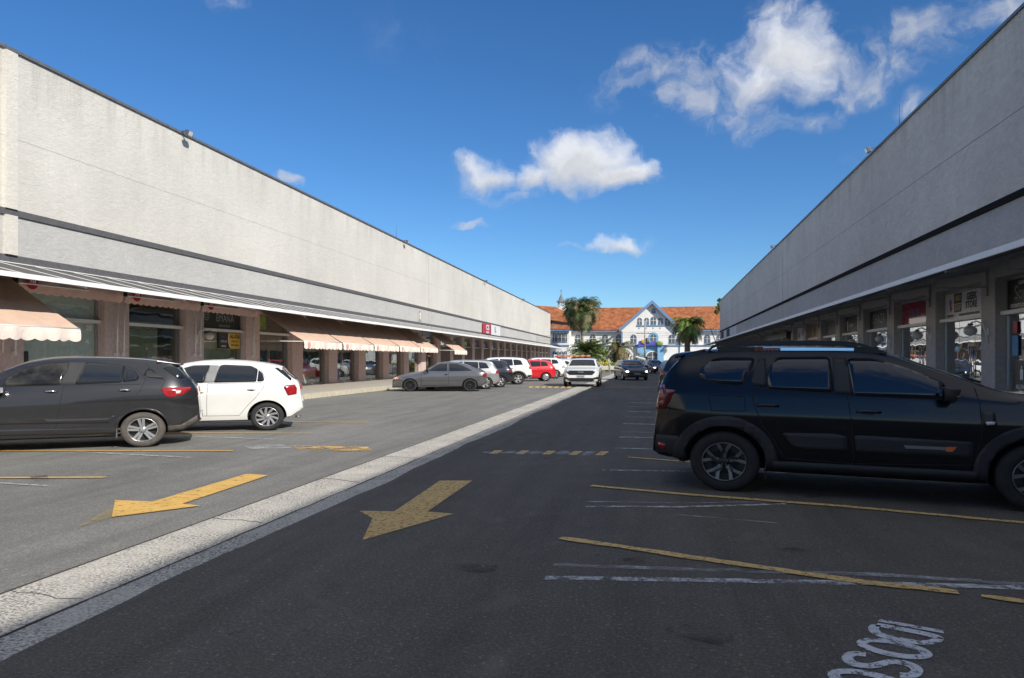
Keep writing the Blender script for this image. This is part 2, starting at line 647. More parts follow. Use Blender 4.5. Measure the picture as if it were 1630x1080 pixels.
class MB:
    """collects primitives into ONE mesh"""

    def __init__(self):
        self.bm = bmesh.new()

    def box(self, x0, x1, y0, y1, z0, z1, mi=0):
        if x1 < x0: x0, x1 = x1, x0
        if y1 < y0: y0, y1 = y1, y0
        if z1 < z0: z0, z1 = z1, z0
        v = [self.bm.verts.new((x, y, z)) for z in (z0, z1) for y in (y0, y1) for x in (x0, x1)]
        for f in ((0, 2, 3, 1), (4, 5, 7, 6), (0, 1, 5, 4), (2, 6, 7, 3), (0, 4, 6, 2), (1, 3, 7, 5)):
            self.bm.faces.new([v[i] for i in f]).material_index = mi
        return self

    def hexa(self, p, mi=0):
        v = [self.bm.verts.new(q) for q in p]     # 4 bottom, 4 top, same turn
        fs = ((3, 2, 1, 0), (4, 5, 6, 7), (0, 1, 5, 4), (1, 2, 6, 5), (2, 3, 7, 6), (3, 0, 4, 7))
        for f in fs:
            self.bm.faces.new([v[i] for i in f]).material_index = mi
        return self

    def tube(self, pts, r, n=8, mi=0, taper=None, cap=True):
        pts = [Vector(p) for p in pts]
        rings = []
        for i, p in enumerate(pts):
            d = (pts[min(i + 1, len(pts) - 1)] - pts[max(i - 1, 0)]).normalized()
            a = d.orthogonal().normalized() if i == 0 else (pa - d * pa.dot(d)).normalized()
            pa = a
            b = d.cross(a)
            rr = r if taper is None else r + (taper - r) * i / (len(pts) - 1)
            rings.append([self.bm.verts.new(p + (a * cos(2 * pi * k / n) + b * sin(2 * pi * k / n)) * rr) for k in range(n)])
        for i in range(len(rings) - 1):
            for k in range(n):
                f = self.bm.faces.new((rings[i][k], rings[i][(k + 1) % n], rings[i + 1][(k + 1) % n], rings[i + 1][k]))
                f.material_index = mi
                f.smooth = True
        if cap:
            self.bm.faces.new(rings[0][::-1]).material_index = mi
            self.bm.faces.new(rings[-1]).material_index = mi
        return self

    def poly(self, pts, mi=0):
        f = self.bm.faces.new([self.bm.verts.new(p) for p in pts])
        f.material_index = mi
        return self

    def prism(self, pts, vec, mi=0):
        vec = Vector(vec)
        a = [self.bm.verts.new(p) for p in pts]
        b = [self.bm.verts.new(Vector(p) + vec) for p in pts]
        n = len(a)
        self.bm.faces.new(a[::-1]).material_index = mi
        self.bm.faces.new(b).material_index = mi
        for i in range(n):
            self.bm.faces.new((a[i], a[(i + 1) % n], b[(i + 1) % n], b[i])).material_index = mi
        return self

    def sphere(self, c, r, seg=16, rings=10, mi=0, sc=(1, 1, 1)):
        m = Matrix.Translation(c) @ Matrix.Diagonal((sc[0], sc[1], sc[2], 1))
        g = bmesh.ops.create_uvsphere(self.bm, u_segments=seg, v_segments=rings, radius=r, matrix=m)
        for v in g['verts']:
            for f in v.link_faces:
                f.material_index = mi
                f.smooth = True
        return self

    def lathe(self, prof, c=(0, 0, 0), n=24, mi=0, sx=1, axis='z'):
        rings = []
        for (r, h) in prof:
            ring = []
            for k in range(n):
                a = 2 * pi * k / n
                if axis == 'z':
                    p = (c[0] + r * cos(a) * sx, c[1] + r * sin(a), c[2] + h)
                else:
                    p = (c[0] + r * cos(a) * sx, c[1] + h, c[2] + r * sin(a))
                ring.append(self.bm.verts.new(p))
            rings.append(ring)
        for i in range(len(rings) - 1):
            for k in range(n):
                f = self.bm.faces.new((rings[i][k], rings[i][(k + 1) % n], rings[i + 1][(k + 1) % n], rings[i + 1][k]))
                f.material_index = mi
                f.smooth = True
        return self

    def build(self, name, mats, parent=None, smooth=False, bevel=0):
        bmesh.ops.recalc_face_normals(self.bm, faces=self.bm.faces[:])
        if bevel:
            bmesh.ops.bevel(self.bm, geom=[e for e in self.bm.edges if len(e.link_faces) == 2 and e.calc_face_angle(0) > .6],
                            offset=bevel, segments=2, affect='EDGES', profile=.6)
        return from_bm(name, self.bm, mats, parent, smooth)


def text_bm(s, size, bm=None, mat=None, mi=0, bold=0.0, align='CENTER', sx=1.0):
    """letters as flat faces; returned as a list of polygons placed by matrix `mat` into bm"""
    cu = bpy.data.curves.new('txt', 'FONT')
    cu.body = s
    cu.size = size
    cu.align_x = align
    cu.align_y = 'CENTER'
    cu.offset = bold
    cu.resolution_u = 3
    ob = bpy.data.objects.new('txt', cu)
    COL.objects.link(ob)
    dg = bpy.context.evaluated_depsgraph_get()
    dg.update()
    me = bpy.data.meshes.new_from_object(ob.evaluated_get(dg))
    bpy.data.objects.remove(ob)
    bpy.data.curves.remove(cu)
    if bm is None:
        bm = bmesh.new()
    vs = []
    for v in me.vertices:
        co = Vector((v.co.x * sx, v.co.y, 0))
        vs.append(bm.verts.new(mat @ co if mat is not None else co))
    for p in me.polygons:
        try:
            f = bm.faces.new([vs[i] for i in p.vertices])
            f.material_index = mi
        except ValueError:
            pass
    bpy.data.meshes.remove(me)
    return bm


def frame_mat(origin, xdir, ydir):
    xd = Vector(xdir).normalized()
    yd = Vector(ydir).normalized()
    zd = xd.cross(yd)
    m = Matrix.Identity(4)
    for i in range(3):
        m[i][0], m[i][1], m[i][2], m[i][3] = xd[i], yd[i], zd[i], origin[i]
    return m


def copy_tree(o, parent=None):
    c = o.copy()
    COL.objects.link(c)
    c.parent = parent
    for ch in list(o.children):
        copy_tree(ch, c)
    return c
# ------------------------------------------------------------------ ground, roads, kerbs
def sheet(name, x0, x1, y0, y1, z, mat, nx=1, ny=1, jit=None):
    bm = bmesh.new()
    vs = [bm.verts.new(p) for p in ((x0, y0, z), (x1, y0, z), (x1, y1, z), (x0, y1, z))]
    bm.faces.new(vs)
    return from_bm(name, bm, mat)


tag(sheet('ground', -700, 700, -300, 1200, -.02, 'asphalt_far'), kind='structure')
tag(sheet('parking_lot', -13.05, -4.12, -30, 136, -.006, 'asphalt_old'), kind='structure')

# the concrete gutter between the two surfaces
rnd = random.Random(3)
mb = MB()
mb.poly([(-4.12, -30, .006), (-3.51, -30, -.004), (-3.51, 136, -.004), (-4.12, 136, .006)])
mb.poly([(-3.51, -30, -.004), (-3.0, -30, -.008), (-3.0, 136, -.008), (-3.51, 136, -.004)])
g = mb.build('gutter', 'gutter_concrete')
tag(g, kind='structure')
# cracks and the dirt line of the gutter
mb = MB()
y = -12.0
while y < 130:
    y += rnd.uniform(1.9, 2.6)
    pts = []
    xx = -4.12
    yy = y
    while xx < -3.5:
        pts.append((xx, yy))
        xx += .08
        yy += rnd.uniform(-.035, .025)
    w = rnd.choice((.004, .005, .007, .010))
    for a, b in zip(pts, pts[1:]):
        za = .0075 - (a[0] + 4.12) / .61 * .0085
        zb = .0075 - (b[0] + 4.12) / .61 * .0085
        mb.poly([(a[0], a[1] - w, za), (b[0], b[1] - w, zb), (b[0], b[1] + w, zb), (a[0], a[1] + w, za)])
yy = -12
px = -3.51
while yy < 130:
    w = rnd.uniform(.006, .014)
    nx_ = -3.51 + rnd.uniform(-.008, .008)
    mb.poly([(px - w, yy, -.001), (px + w, yy, -.001), (nx_ + w, yy + .3, -.001), (nx_ - w, yy + .3, -.001)])
    yy += .3
    px = nx_
# thin seam between gutter and old asphalt
mb.poly([(-4.135, -30, .009), (-4.113, -30, .009), (-4.113, 130, .009), (-4.135, 130, .009)])
simple('crack', (.045, .035, .028), .95)
c = mb.build('gutter_crack', 'crack')
tag(c, kind='structure')

# newer dark asphalt: its edge laps over the gutter unevenly
bm = bmesh.new()
left, right = [], []
y = -30.0
off = 0
while y <= 136:
    off = off * .75 + rnd.uniform(-.016, .016)
    slow = .03 * sin(y * .9) + .015 * sin(y * 2.3 + 1)
    left.append(bm.verts.new((-3.24 + off + slow, y, .001)))
    right.append(bm.verts.new((5.1, y, .001)))
    y += .25 if y < 45 else 1.5
for i in range(len(left) - 1):
    bm.faces.new((left[i], right[i], right[i + 1], left[i + 1]))
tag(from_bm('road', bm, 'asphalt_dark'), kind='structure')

# raised pavements with kerbs
for nm, xa, xb, kx in (('pavement', -18.5, -13.25, -13.25), ('pavement', 5.3, 16, 5.3)):
    mb = MB()
    mb.box(xa, xb, -30, 136, -.3, .20)
    tag(mb.build(nm, 'sidewalk'), kind='structure')
for xa, xb in ((-13.248, -13.05), (5.1, 5.298)):
    mb = MB()
    y = -30
    while y < 136:
        mb.box(xa, xb, y + .004, y + .996, -.3, .195)
        y += 1.0
    tag(mb.build('kerb', 'kerb_tan', bevel=0), kind='structure')


# ------------------------------------------------------------------ painted markings
def mark_poly(name, px, mat, label, cat='road marking', z=.006, group=None):
    bm = bmesh.new()
    pts = [G(*p) for p in px]
    bm.faces.new([bm.verts.new((p.x, p.y, z)) for p in pts])
    bmesh.ops.recalc_face_normals(bm, faces=bm.faces[:])
    if bm.faces[:][0].normal.z < 0:
        bmesh.ops.reverse_faces(bm, faces=bm.faces[:])
    o = from_bm(name, bm, mat)
    return tag(o, label, cat, group)


def mark_line(name, px, width, mat, label, z=.006, group=None, world=None, jit=0.0):
    pts = [G(*p) for p in px] if world is None else [Vector(p) for p in world]
    # resample
    rs = []
    for a, b in zip(pts, pts[1:]):
        n = max(1, int((b - a).length / (.10 if px and px[0][1] > 700 else .4)))
        for k in range(n):
            rs.append(a.lerp(b, k / n))
    rs.append(pts[-1])
    bm = bmesh.new()
    prev = None
    for i, p in enumerate(rs):
        d = (rs[min(i + 1, len(rs) - 1)] - rs[max(i - 1, 0)]).normalized()
        nrm = Vector((-d.y, d.x, 0))
        w = width / 2
        wa, wb_ = w * (1 + rnd.uniform(-jit, jit) * 1.6), w * (1 + rnd.uniform(-jit, jit) * 1.6)
        a = bm.verts.new((p.x + nrm.x * wa, p.y + nrm.y * wa, z))
        b = bm.verts.new((p.x - nrm.x * wb_, p.y - nrm.y * wb_, z))
        if prev:
            bm.faces.new((prev[0], prev[1], b, a))
        prev = (a, b)
    bmesh.ops.recalc_face_normals(bm, faces=bm.faces[:])
    if bm.faces[:][0].normal.z < 0:
        bmesh.ops.reverse_faces(bm, faces=bm.faces[:])
    return tag(from_bm(name, bm, mat), label, 'road marking', group)


mark_poly('direction_arrow', [(393, 755), (427, 757.5), (290, 803), (320, 806), (178, 824), (183, 797), (243, 799.5)], 'mark_yellow',
          'bright yellow painted arrow on the sunlit grey asphalt, left of the gutter')
mark_poly('arrow_tip', [(183, 806), (178, 824), (122, 840)], 'mark_yellow_faint', 'faded yellow tip of an older arrow on the sunlit asphalt', z=.005)
mark_poly('direction_arrow', [(700, 766), (752, 766), (680, 815.5), (722, 819), (577, 861), (593, 826), (572, 814.5), (628, 815)], 'mark_yellow_shade',
          'worn yellow painted arrow on the shaded dark asphalt, right of the gutter')
# right-hand bay lines
GR = 'bay lines on the shaded dark asphalt'
mark_line('bay_line', [(892, 858), (985, 871.5), (1100, 889), (1240, 909), (1370, 928), (1525, 945)], .10, 'mark_yellow_shade',
          'nearest yellow bay line on dark asphalt, crossing the white line', group=GR, z=.011, jit=.12)
mark_line('bay_line', [(1562, 950.5), (1632, 960)], .07, 'mark_yellow_shade', 'short broken-off end of the nearest yellow bay line at the right edge', group=GR, z=.011, jit=.25)
mark_line('bay_line', [(941, 774.5), (1100, 789), (1350, 808), (1632, 834)], .10, 'mark_yellow_shade',
          'second yellow bay line, just in front of the black off-road car', group=GR, z=.011, jit=.1)
mark_line('bay_line', [(867, 921), (1130, 925), (1400, 930), (1632, 937)], .085, 'mark_white',
          'nearest white bay line with a bright left end on dark asphalt', group=GR, jit=.1)
mark_line('bay_line', [(880, 901), (1130, 909), (1390, 916), (1632, 932)], .075, 'mark_white_faint',
          'thin faded white line just above the nearest white bay line', group=GR, z=.0085, jit=.2)
mark_line('bay_line', [(932, 807), (1090, 808), (1250, 803)], .07, 'mark_white', 'white bay line in front of the rear wheel of the black off-road car', group=GR, jit=.1)
mark_line('bay_line', [(935, 800), (1070, 802), (1240, 800)], .05, 'mark_white_faint', 'faded double of the white line in front of the off-road car', group=GR, z=.0085, jit=.2)
mark_line('bay_line', [(1075, 820), (1160, 827), (1240, 834)], .035, 'mark_white_faint', 'thin scuffed white streak between the two yellow bay lines', group=GR, jit=.2)
mark_line('bay_line', [(958, 749), (1030, 750), (1200, 752.5), (1560, 758)], .08, 'mark_white', 'white bay line passing under the black off-road car', group=GR, jit=.1)
mark_line('bay_line', [(1000, 729), (1090, 736), (1215, 744), (1400, 756), (1560, 766)], .08, 'mark_yellow_shade', 'yellow bay line passing under the black off-road car', group=GR, z=.011, jit=.1)
mark_line('bay_line', [(978, 714), (1060, 716), (1200, 719)], .08, 'mark_white', 'white bay line beside the rear bumper of the off-road car', group=GR, jit=.1)
for i, (x0, yy0, x1, yy1) in enumerate(((985, 696.5, 1080, 698), (988, 688, 1080, 690), (992, 675, 1070, 677), (995, 664, 1066, 665.5),
                                        (998, 655.5, 1064, 657), (1000, 648, 1062, 649), (1002, 641.5, 1060, 642.5), (1003, 636, 1058, 637))):
    lab = ['first', 'second', 'third', 'fourth', 'fifth', 'sixth', 'seventh', 'eighth'][i]
    mark_line('bay_line', [(x0, yy0), (x1, yy1)], .10 + .02 * i, 'mark_white' if i % 2 == 0 else 'mark_white_faint',
              lab + ' of the far white bay lines counted away from the off-road car', group=GR, jit=.1)
# left-hand bay lines
GL = 'bay lines on the sunlit grey asphalt'
for i, (x0, yy0, x1, yy1, w) in enumerate(((-160, 762, 168, 760.5, .085), (-160, 718, 371, 718, .085), (100, 689, 497, 690.5, .085),
                                           (330, 671.5, 585, 673, .085), (420, 658, 650, 659, .085), (478, 649, 693, 650, .09),
                                           (478, 640.5, 733, 642, .09), (520, 633.5, 765, 635, .1), (560, 628.5, 800, 629, .1))):
    lab = ['nearest', 'second', 'third', 'fourth', 'fifth', 'sixth', 'seventh', 'eighth', 'farthest'][i]
    mark_line('bay_line', [(x0, yy0), (x1, yy1)], w, 'mark_yellow' if i < 4 else 'mark_yellow_faint',
              lab + ' yellow bay line on the sunlit asphalt, counted from the camera', group=GL, jit=.08)
for i, (p, lab) in enumerate((([(-100, 767), (0, 770), (85, 775)], 'short white line below the nearest yellow bay line at the left edge'),
                              ([(120, 720), (162, 722), (240, 726), (311, 729.5)], 'thin white line below the black hatchback'),
                              ([(310, 696), (380, 698), (450, 700.5)], 'thin white line right of the black hatchback wheel'),
                              ([(420, 676), (520, 681)], 'thin faded white line right of the white hatchback'),
                              ([(480, 663.5), (615, 667)], 'faded white line among the middle yellow lines'))):
    mark_line('bay_line', p, .05, 'mark_white' if i < 3 else 'mark_white_faint', lab, group=GL, z=.0085, jit=.25)
# worn cross bands
def mark_dashes(x0, x1, ya, yb, n, mat, label, slant=10, z=.006, white=None):
    bm = bmesh.new()
    for k in range(n):
        f0, f1 = k / n, (k + .62) / n
        a0, a1 = x0 + (x1 - x0) * f0, x0 + (x1 - x0) * f1
        t0, t1 = ya[0] + (ya[1] - ya[0]) * f0, ya[0] + (ya[1] - ya[0]) * f1
        b0, b1 = yb[0] + (yb[1] - yb[0]) * f0, yb[0] + (yb[1] - yb[0]) * f1
        q = [G(a0 + slant, t0), G(a1 + slant, t1), G(a1, b1), G(a0, b0)]
        f = bm.faces.new([bm.verts.new((p.x, p.y, z)) for p in q])
        if white is not None and k % 2:
            f.material_index = 1
    bmesh.ops.recalc_face_normals(bm, faces=bm.faces[:])
    for f in bm.faces:
        if f.normal.z < 0:
            f.normal_flip()
    tag(from_bm('worn_band', bm, [mat] + ([white] if white else [])), label, 'road marking')


mark_dashes(778, 968, (717.3, 719.5), (723, 725.8), 9, 'mark_yellow_shade', 'row of worn yellow and white dashes crossing the shaded dark asphalt', white='mark_white_faint')
mark_dashes(841, 912, (615.6, 616), (617.8, 618.3), 7, 'mark_yellow', 'far row of yellow dashes on the sunlit asphalt', slant=2, z=.009)
mark_poly('worn_band', [(463, 710), (585, 712), (595, 719), (475, 717)], 'mark_yellow_band', 'bright yellow worn crossing patch on the sunlit asphalt')
mark_poly('worn_band', [(385, 710), (450, 708), (466, 714), (400, 716)], 'mark_white_faint', 'smudged white paint left of the yellow crossing patch')
mark_poly('worn_band', [(768, 720), (972, 721.5), (972, 723.5), (768, 722)], 'mark_white_faint', 'white stripe along the worn crossing band on dark asphalt', z=.0085)
mark_poly('worn_band', [(962, 616), (1035, 616), (1036, 618), (960, 618)], 'mark_yellow_faint', 'far faded crossing band on the dark asphalt beside the gutter')
mark_poly('oil_stain', [(1230, 876), (1262, 872), (1290, 878), (1262, 882)], 'stain', 'small dark oil stain between the bay lines on dark asphalt', 'stain', z=.007)
mark_poly('oil_stain', [(1275, 790), (1300, 787), (1312, 791), (1290, 794)], 'stain', 'small dark oil stain under the off-road car', 'stain', z=.0075)
mark_poly('oil_stain', [(48, 760), (75, 757), (78, 764), (52, 766)], 'stain', 'dark stain on the nearest yellow line at the left edge', 'stain', z=.0095)


# IDOSO, painted to be read from the bays
_r = random.Random(21)
for i, (qx, qy, lab) in enumerate(((1010, 893, 'faint oil drip just above the left part of the thin faded white line'), (760, 905, 'faint oil drip on open asphalt below the shaded arrow'),
                                   (850, 690, 'faint oil drip on the lane beyond the worn crossing band'), (1120, 1010, 'faint oil drip left of the painted word'))):
    c_ = G(qx, qy)
    bm = bmesh.new()
    rr = _r.uniform(.07, .14)
    bm.faces.new([bm.verts.new((c_.x + rr * cos(2 * pi * k / 14) * _r.uniform(.7, 1.2) * 1.4, c_.y + rr * sin(2 * pi * k / 14) * _r.uniform(.7, 1.2), .0055)) for k in range(14)])
    tag(from_bm('oil_stain', bm, 'stain'), lab, 'stain')


def letters():
    """letter space: b along the baseline (towards the camera), a upwards (to the right)"""
    B0 = G(1399, 989)
    T0 = G(1503, 1008)
    B2 = G(1352, 1041)
    up = T0 - B0
    base = (B2 - B0) / 1.44          # unit: one cap height in letter space
    up = up
    bm = bmesh.new()

    def P(b, a):
        q = B0 + base * b + up * a
        return Vector((q.x, q.y, .006))

    def stroke(path, w=.12, closed=False):
        n = len(path)
        L_, R_ = [], []
        for i in range(n):
            if closed:
                p, q = path[(i - 1) % n], path[(i + 1) % n]
            else:
                p, q = path[max(i - 1, 0)], path[min(i + 1, n - 1)]
            dx, dy = q[0] - p[0], q[1] - p[1]
            l = sqrt(dx * dx + dy * dy) or 1
            nx_, ny_ = -dy / l * w / 2, dx / l * w / 2
            L_.append(bm.verts.new(P(path[i][0] + nx_, path[i][1] + ny_)))
            R_.append(bm.verts.new(P(path[i][0] - nx_, path[i][1] - ny_)))
        for i in range(n if closed else n - 1):
            j = (i + 1) % n
            bm.faces.new((L_[i], L_[j], R_[j], R_[i]))

    def oval(cx, cy, rx, ry, n=28, a0=0, a1=2 * pi):
        return [(cx + rx * cos(a0 + (a1 - a0) * k / n), cy + ry * sin(a0 + (a1 - a0) * k / n)) for k in range(n if abs(a1 - a0 - 2 * pi) < .01 else n + 1)]
    def chaikin(p, it=2):
        for _ in range(it):
            q = [p[0]]
            for a, b in zip(p, p[1:]):
                q += [(a[0] * .75 + b[0] * .25, a[1] * .75 + b[1] * .25), (a[0] * .25 + b[0] * .75, a[1] * .25 + b[1] * .75)]
            q.append(p[-1])
            p = q
        return p
    stroke([(0, 0), (0, 1)], .12)
    # D
    d = chaikin([(.20, .02), (.20, .98), (.42, .98), (.60, .80), (.62, .50), (.60, .18), (.42, .02), (.21, .02)])
    stroke(d, .16)
    stroke(oval(.98, .50, .22, .46), .16, True)

    def sshape(b0):
        q = [(b0 + .44, .80), (b0 + .38, .96), (b0 + .16, .98), (b0 + .03, .82), (b0 + .06, .60), (b0 + .22, .50), (b0 + .38, .38),
             (b0 + .42, .16), (b0 + .28, .02), (b0 + .08, .03), (b0 + .02, .22)]
        stroke(chaikin(q), .16)
    sshape(1.36)
    stroke(oval(2.18, .50, .22, .46), .16, True)
    for f in bm.faces:
        if f.normal.z < 0:
            f.normal_flip()
    o = from_bm('painted_word', bm, 'mark_white_text')
    tag(o, 'white painted word IDOSO on the dark asphalt at the bottom right', 'road marking')


letters()
# ------------------------------------------------------------------ the two long shop buildings
def bld_frame(vp, name, label):
    rot = ALPHA - atan((vp - 815) / FPX)     # building yaw against the street
    return empty(name, (0, 0, 0), rot, label, 'building')


CAPZ = 10.02


def long_building(side, T, s0, s1, vp, name, label, mats, pil0, M_, pw, closed_from=None):
    root = bld_frame(vp, name, label)

    def X(d):
        return side * (T - d)

    def bx(mb, d0, d1, sa, sb, z0, z1, mi=0):
        mb.box(X(d0), X(d1), sa, sb, z0, z1, mi)
    # upper wall and the wall below the band
    mb = MB()
    bx(mb, 0, -.35, s0, s1, 5.62, CAPZ - .06)
    w = mb.build('upper_wall', mats[0], root)
    # joints in the wall
    mb = MB()
    bx(mb, .004, -.01, s0, s1, 7.578, 7.590)
    for sj in mats[4]:
        bx(mb, .006, -.01, sj - .02, sj + .02, 4.37, CAPZ - .07)
    mb.build('wall_joint', 'trim_dark' if side > 0 else 'joint_light', root)
    mb = MB()
    bx(mb, 0, -.35, s0, s1, 4.37, 5.44)
    mb.build('lower_wall', mats[1], root)
    mb = MB()
    bx(mb, .05, -.35, s0, s1, 5.442, 5.618)
    mb.build('trim_band', mats[2], root)
    mb = MB()
    bx(mb, .03, -.35, s0, s1, 4.17, 4.368)
    mb.build('trim_band', mats[2], root)
    mb = MB()
    bx(mb, .06, -.42, s0 - .05, s1 + .05, CAPZ - .06, CAPZ)
    bx(mb, .052, .06, s0 - .05, s1 + .05, CAPZ - .09, CAPZ - .062)
    mb.build('parapet_cap', 'cap_metal', root)
    # roof and far sides so that the body is closed
    mb = MB()
    bx(mb, -.35, -16, s0, s1, CAPZ - .5, CAPZ - .3)
    mb.build('roof', 'slate', root)
    mb = MB()
    bx(mb, -.35, -16, s1 - .25, s1, .2, CAPZ - .5)
    bx(mb, -.35, -16, s0, s0 + .25, .2, CAPZ - .5)
    bx(mb, -16, -16.2, s0, s1, .2, CAPZ - .5)
    mb.build('side_wall', mats[1], root)
    # header under the canopy
    mb = MB()
    bx(mb, -.01, -.34, s0, s1, 3.64, 4.168)
    mb.build('header', mats[3], root)
    # pillars and bays
    k0 = int((s0 - pil0) / M_)
    k1 = int((s1 - pil0) / M_)
    for k in range(k0, k1 + 1):
        a = pil0 + k * M_
        if a + pw > s1 or a < s0:
            continue
        mb = MB()
        bx(mb, 0, -.45, a, a + pw, .2, 3.638)
        mb.build('pillar', mats[3], root)
        mb = MB()
        bx(mb, -.452, -4.6, a + pw * .35, a + pw * .65, .2, 3.6)
        mb.build('partition', 'interior_wall', root)
    mb = MB()
    bx(mb, 0, -.45, s1 - .6, s1, .2, 3.638)
    mb.build('pillar', mats[3], root)
    # inside of the shops
    mb = MB()
    bx(mb, -4.6, -4.7, s0, s1, .2, 3.6)
    bx(mb, -.46, -4.6, s0, s1, 3.62, 3.64, 0)
    mb.build('interior_wall', 'interior_wall', root)
    # canopy: panel, ribs, fascia, rafters
    mb = MB()
    mb.hexa([(X(.03), s0, 4.06), (X(2.48), s0, 3.47), (X(2.48), s1 - .3, 3.47), (X(.03), s1 - .3, 4.06),
             (X(.03), s0, 4.14), (X(2.48), s0, 3.55), (X(2.48), s1 - .3, 3.55), (X(.03), s1 - .3, 4.14)])
    s = s0 + .1
    sp_ = M_ / 3
    while s < s1 - .4:
        for q in (s,):
            mb.hexa([(X(.04), q, 4.142), (X(2.485), q, 3.552), (X(2.485), q + .028, 3.552), (X(.04), q + .028, 4.142),
                     (X(.04), q, 4.158), (X(2.485), q, 3.568), (X(2.485), q + .028, 3.568), (X(.04), q + .028, 4.158)], mi=1)
        s += sp_
    cp = mb.build('canopy', ['canopy_dark', 'white_metal'], root)
    mb = MB()
    bx(mb, 2.482, 2.53, s0, s1 - .3, 3.445, 3.565)
    mb.build('canopy_fascia', 'fascia_white', cp)
    mb = MB()
    bx(mb, .032, .07, s0, s1 - .3, 4.143, 4.168)
    mb.build('canopy_flashing', 'white_metal', cp)
    mb = MB()
    for k in range(k0, k1 + 1):
        a = pil0 + k * M_ + pw / 2
        if a < s0 or a > s1 - 1:
            continue
        mb.hexa([(X(.0), a - .03, 3.86), (X(2.48), a - .03, 3.40), (X(2.48), a + .03, 3.40), (X(.0), a + .03, 3.86),
                 (X(.0), a - .03, 3.94), (X(2.48), a - .03, 3.468), (X(2.48), a + .03, 3.468), (X(.0), a + .03, 3.94)])
        bx(mb, .0, .06, a - .03, a + .03, 3.2, 3.86)
        if side > 0:
            bx(mb, .06, 1.3, a - .02, a + .02, 3.42, 3.46)
            bx(mb, 1.27, 1.31, a - .02, a + .02, 3.46, 3.70)
    bx(mb, 1.28, 1.33, s0, s1 - .4, 3.70, 3.74)
    mb.build('canopy_frame', 'white_metal' if side < 0 else 'grey_white', cp)
    return root, X, bx


simple('joint_light', (.40, .39, .36), .9)
simple('grey_white', (.35, .35, .36), .6)
LT, RT = 17.0, 8.54
LROOT, LX, Lbx = long_building(-1, LT, -24, 129.6, 1026, 'shop_building',
                               'long sunlit pale rendered shop building with a ribbed canopy and pink pillars on the left',
                               ('stucco_cream', 'stucco_grey', 'trim_dark', 'pillar_stone', (54.7, 92)), 20.0 - 4.12 * 8, 4.12, 1.1)
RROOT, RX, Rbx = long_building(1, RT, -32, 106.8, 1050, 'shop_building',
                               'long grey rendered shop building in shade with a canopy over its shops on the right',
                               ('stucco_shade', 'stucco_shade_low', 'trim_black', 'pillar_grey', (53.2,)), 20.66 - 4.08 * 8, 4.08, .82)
# pilaster on the left wall
mb = MB()
Lbx(mb, .10, .0, 16.34, 16.70, 4.37, 5.44)
Lbx(mb, .10, .0, 16.34, 16.70, 5.62, CAPZ - .13)
mb.build('pilaster', 'stucco_pilaster', LROOT)
# windows far end of the right wall, low
for i in range(5):
    mb = MB()
    a = 84 + i * 4.2
    Rbx(mb, .03, .0, a, a + 3.6, 4.45, 5.38)
    mb.build('band_window', ('white_plaster', 'white_plaster', 'house_dark', 'white_plaster', 'house_dark')[i], RROOT)


def bay(root, bx, X, side, a, b, mode, glass, rail=True, door=True):
    """one glazed shop front between two pillars: window > frame"""
    d = -.28
    mb = MB()
    zs = 2.72
    w = mb
    # two stacked sheets, lower split in three panes
    n = 3
    step = (b - a) / n
    for i in range(n):
        bx(mb, d, d - .012, a + i * step + .012, a + (i + 1) * step - .012, .30, zs - .05)
    for i in range(2):
        st = (b - a) / 2
        bx(mb, d, d - .012, a + i * st + .01, a + (i + 1) * st - .01, zs + .06, 3.6)
    g = mb.build('window', glass, root)
    mb = MB()
    bx(mb, d + .03, d - .05, a, a + .05, .2, 3.62)
    bx(mb, d + .03, d - .05, b - .05, b, .2, 3.62)
    bx(mb, d + .03, d - .05, a + .05, b - .05, .2, .28)
    bx(mb, d + .03, d - .05, a + .05, b - .05, 3.56, 3.62)
    mb.build('frame', 'alu', g)
    mb = MB()
    bx(mb, d + .16, d - .03, a - .02, b + .02, zs - .05, zs + .05)
    mb.build('transom', 'white_metal', g)
    if door:
        mb = MB()
        hx = a + step
        xh = X(d + .05)
        mb.tube([(xh, hx + .1, 1.0), (xh, hx + .1, 1.9)], .015, 6)
        mb.tube([(xh, hx + .22, 1.0), (xh, hx + .22, 1.9)], .015, 6)
        mb.tube([(xh, hx + .1, 1.9), (xh, hx + .22, 1.9)], .015, 6)
        mb.tube([(xh, hx + .1, 1.0), (xh, hx + .22, 1.0)], .015, 6)
        mb.build('handle', 'chrome', g)
    return g


P0L = 20.0 - 4.12 * 8
for k in range(0, 34):
    a = P0L + k * 4.12 + 1.1
    b = P0L + (k + 1) * 4.12
    if a < 8 or b > 129:
        continue
    bay(LROOT, Lbx, LX, -1, a + .01, b - .01, 0, 'shop_glass', door=(k % 2 == 0 and a < 60))
P0R = 20.66 - 4.08 * 8
for k in range(0, 40):
    a = P0R + k * 4.08 + .82
    b = P0R + (k + 1) * 4.08
    if a < -14 or b > 106:
        continue
    bay(RROOT, Rbx, RX, 1, a + .01, b - .01, 0, 'shop_mirror' if k < 20 else 'shop_glass', door=(a > 8 and a < 40))

# things inside the left shops, each bay different
def lbay(k):
    a = P0L + k * 4.12 + 1.1
    return a, a + 3.02


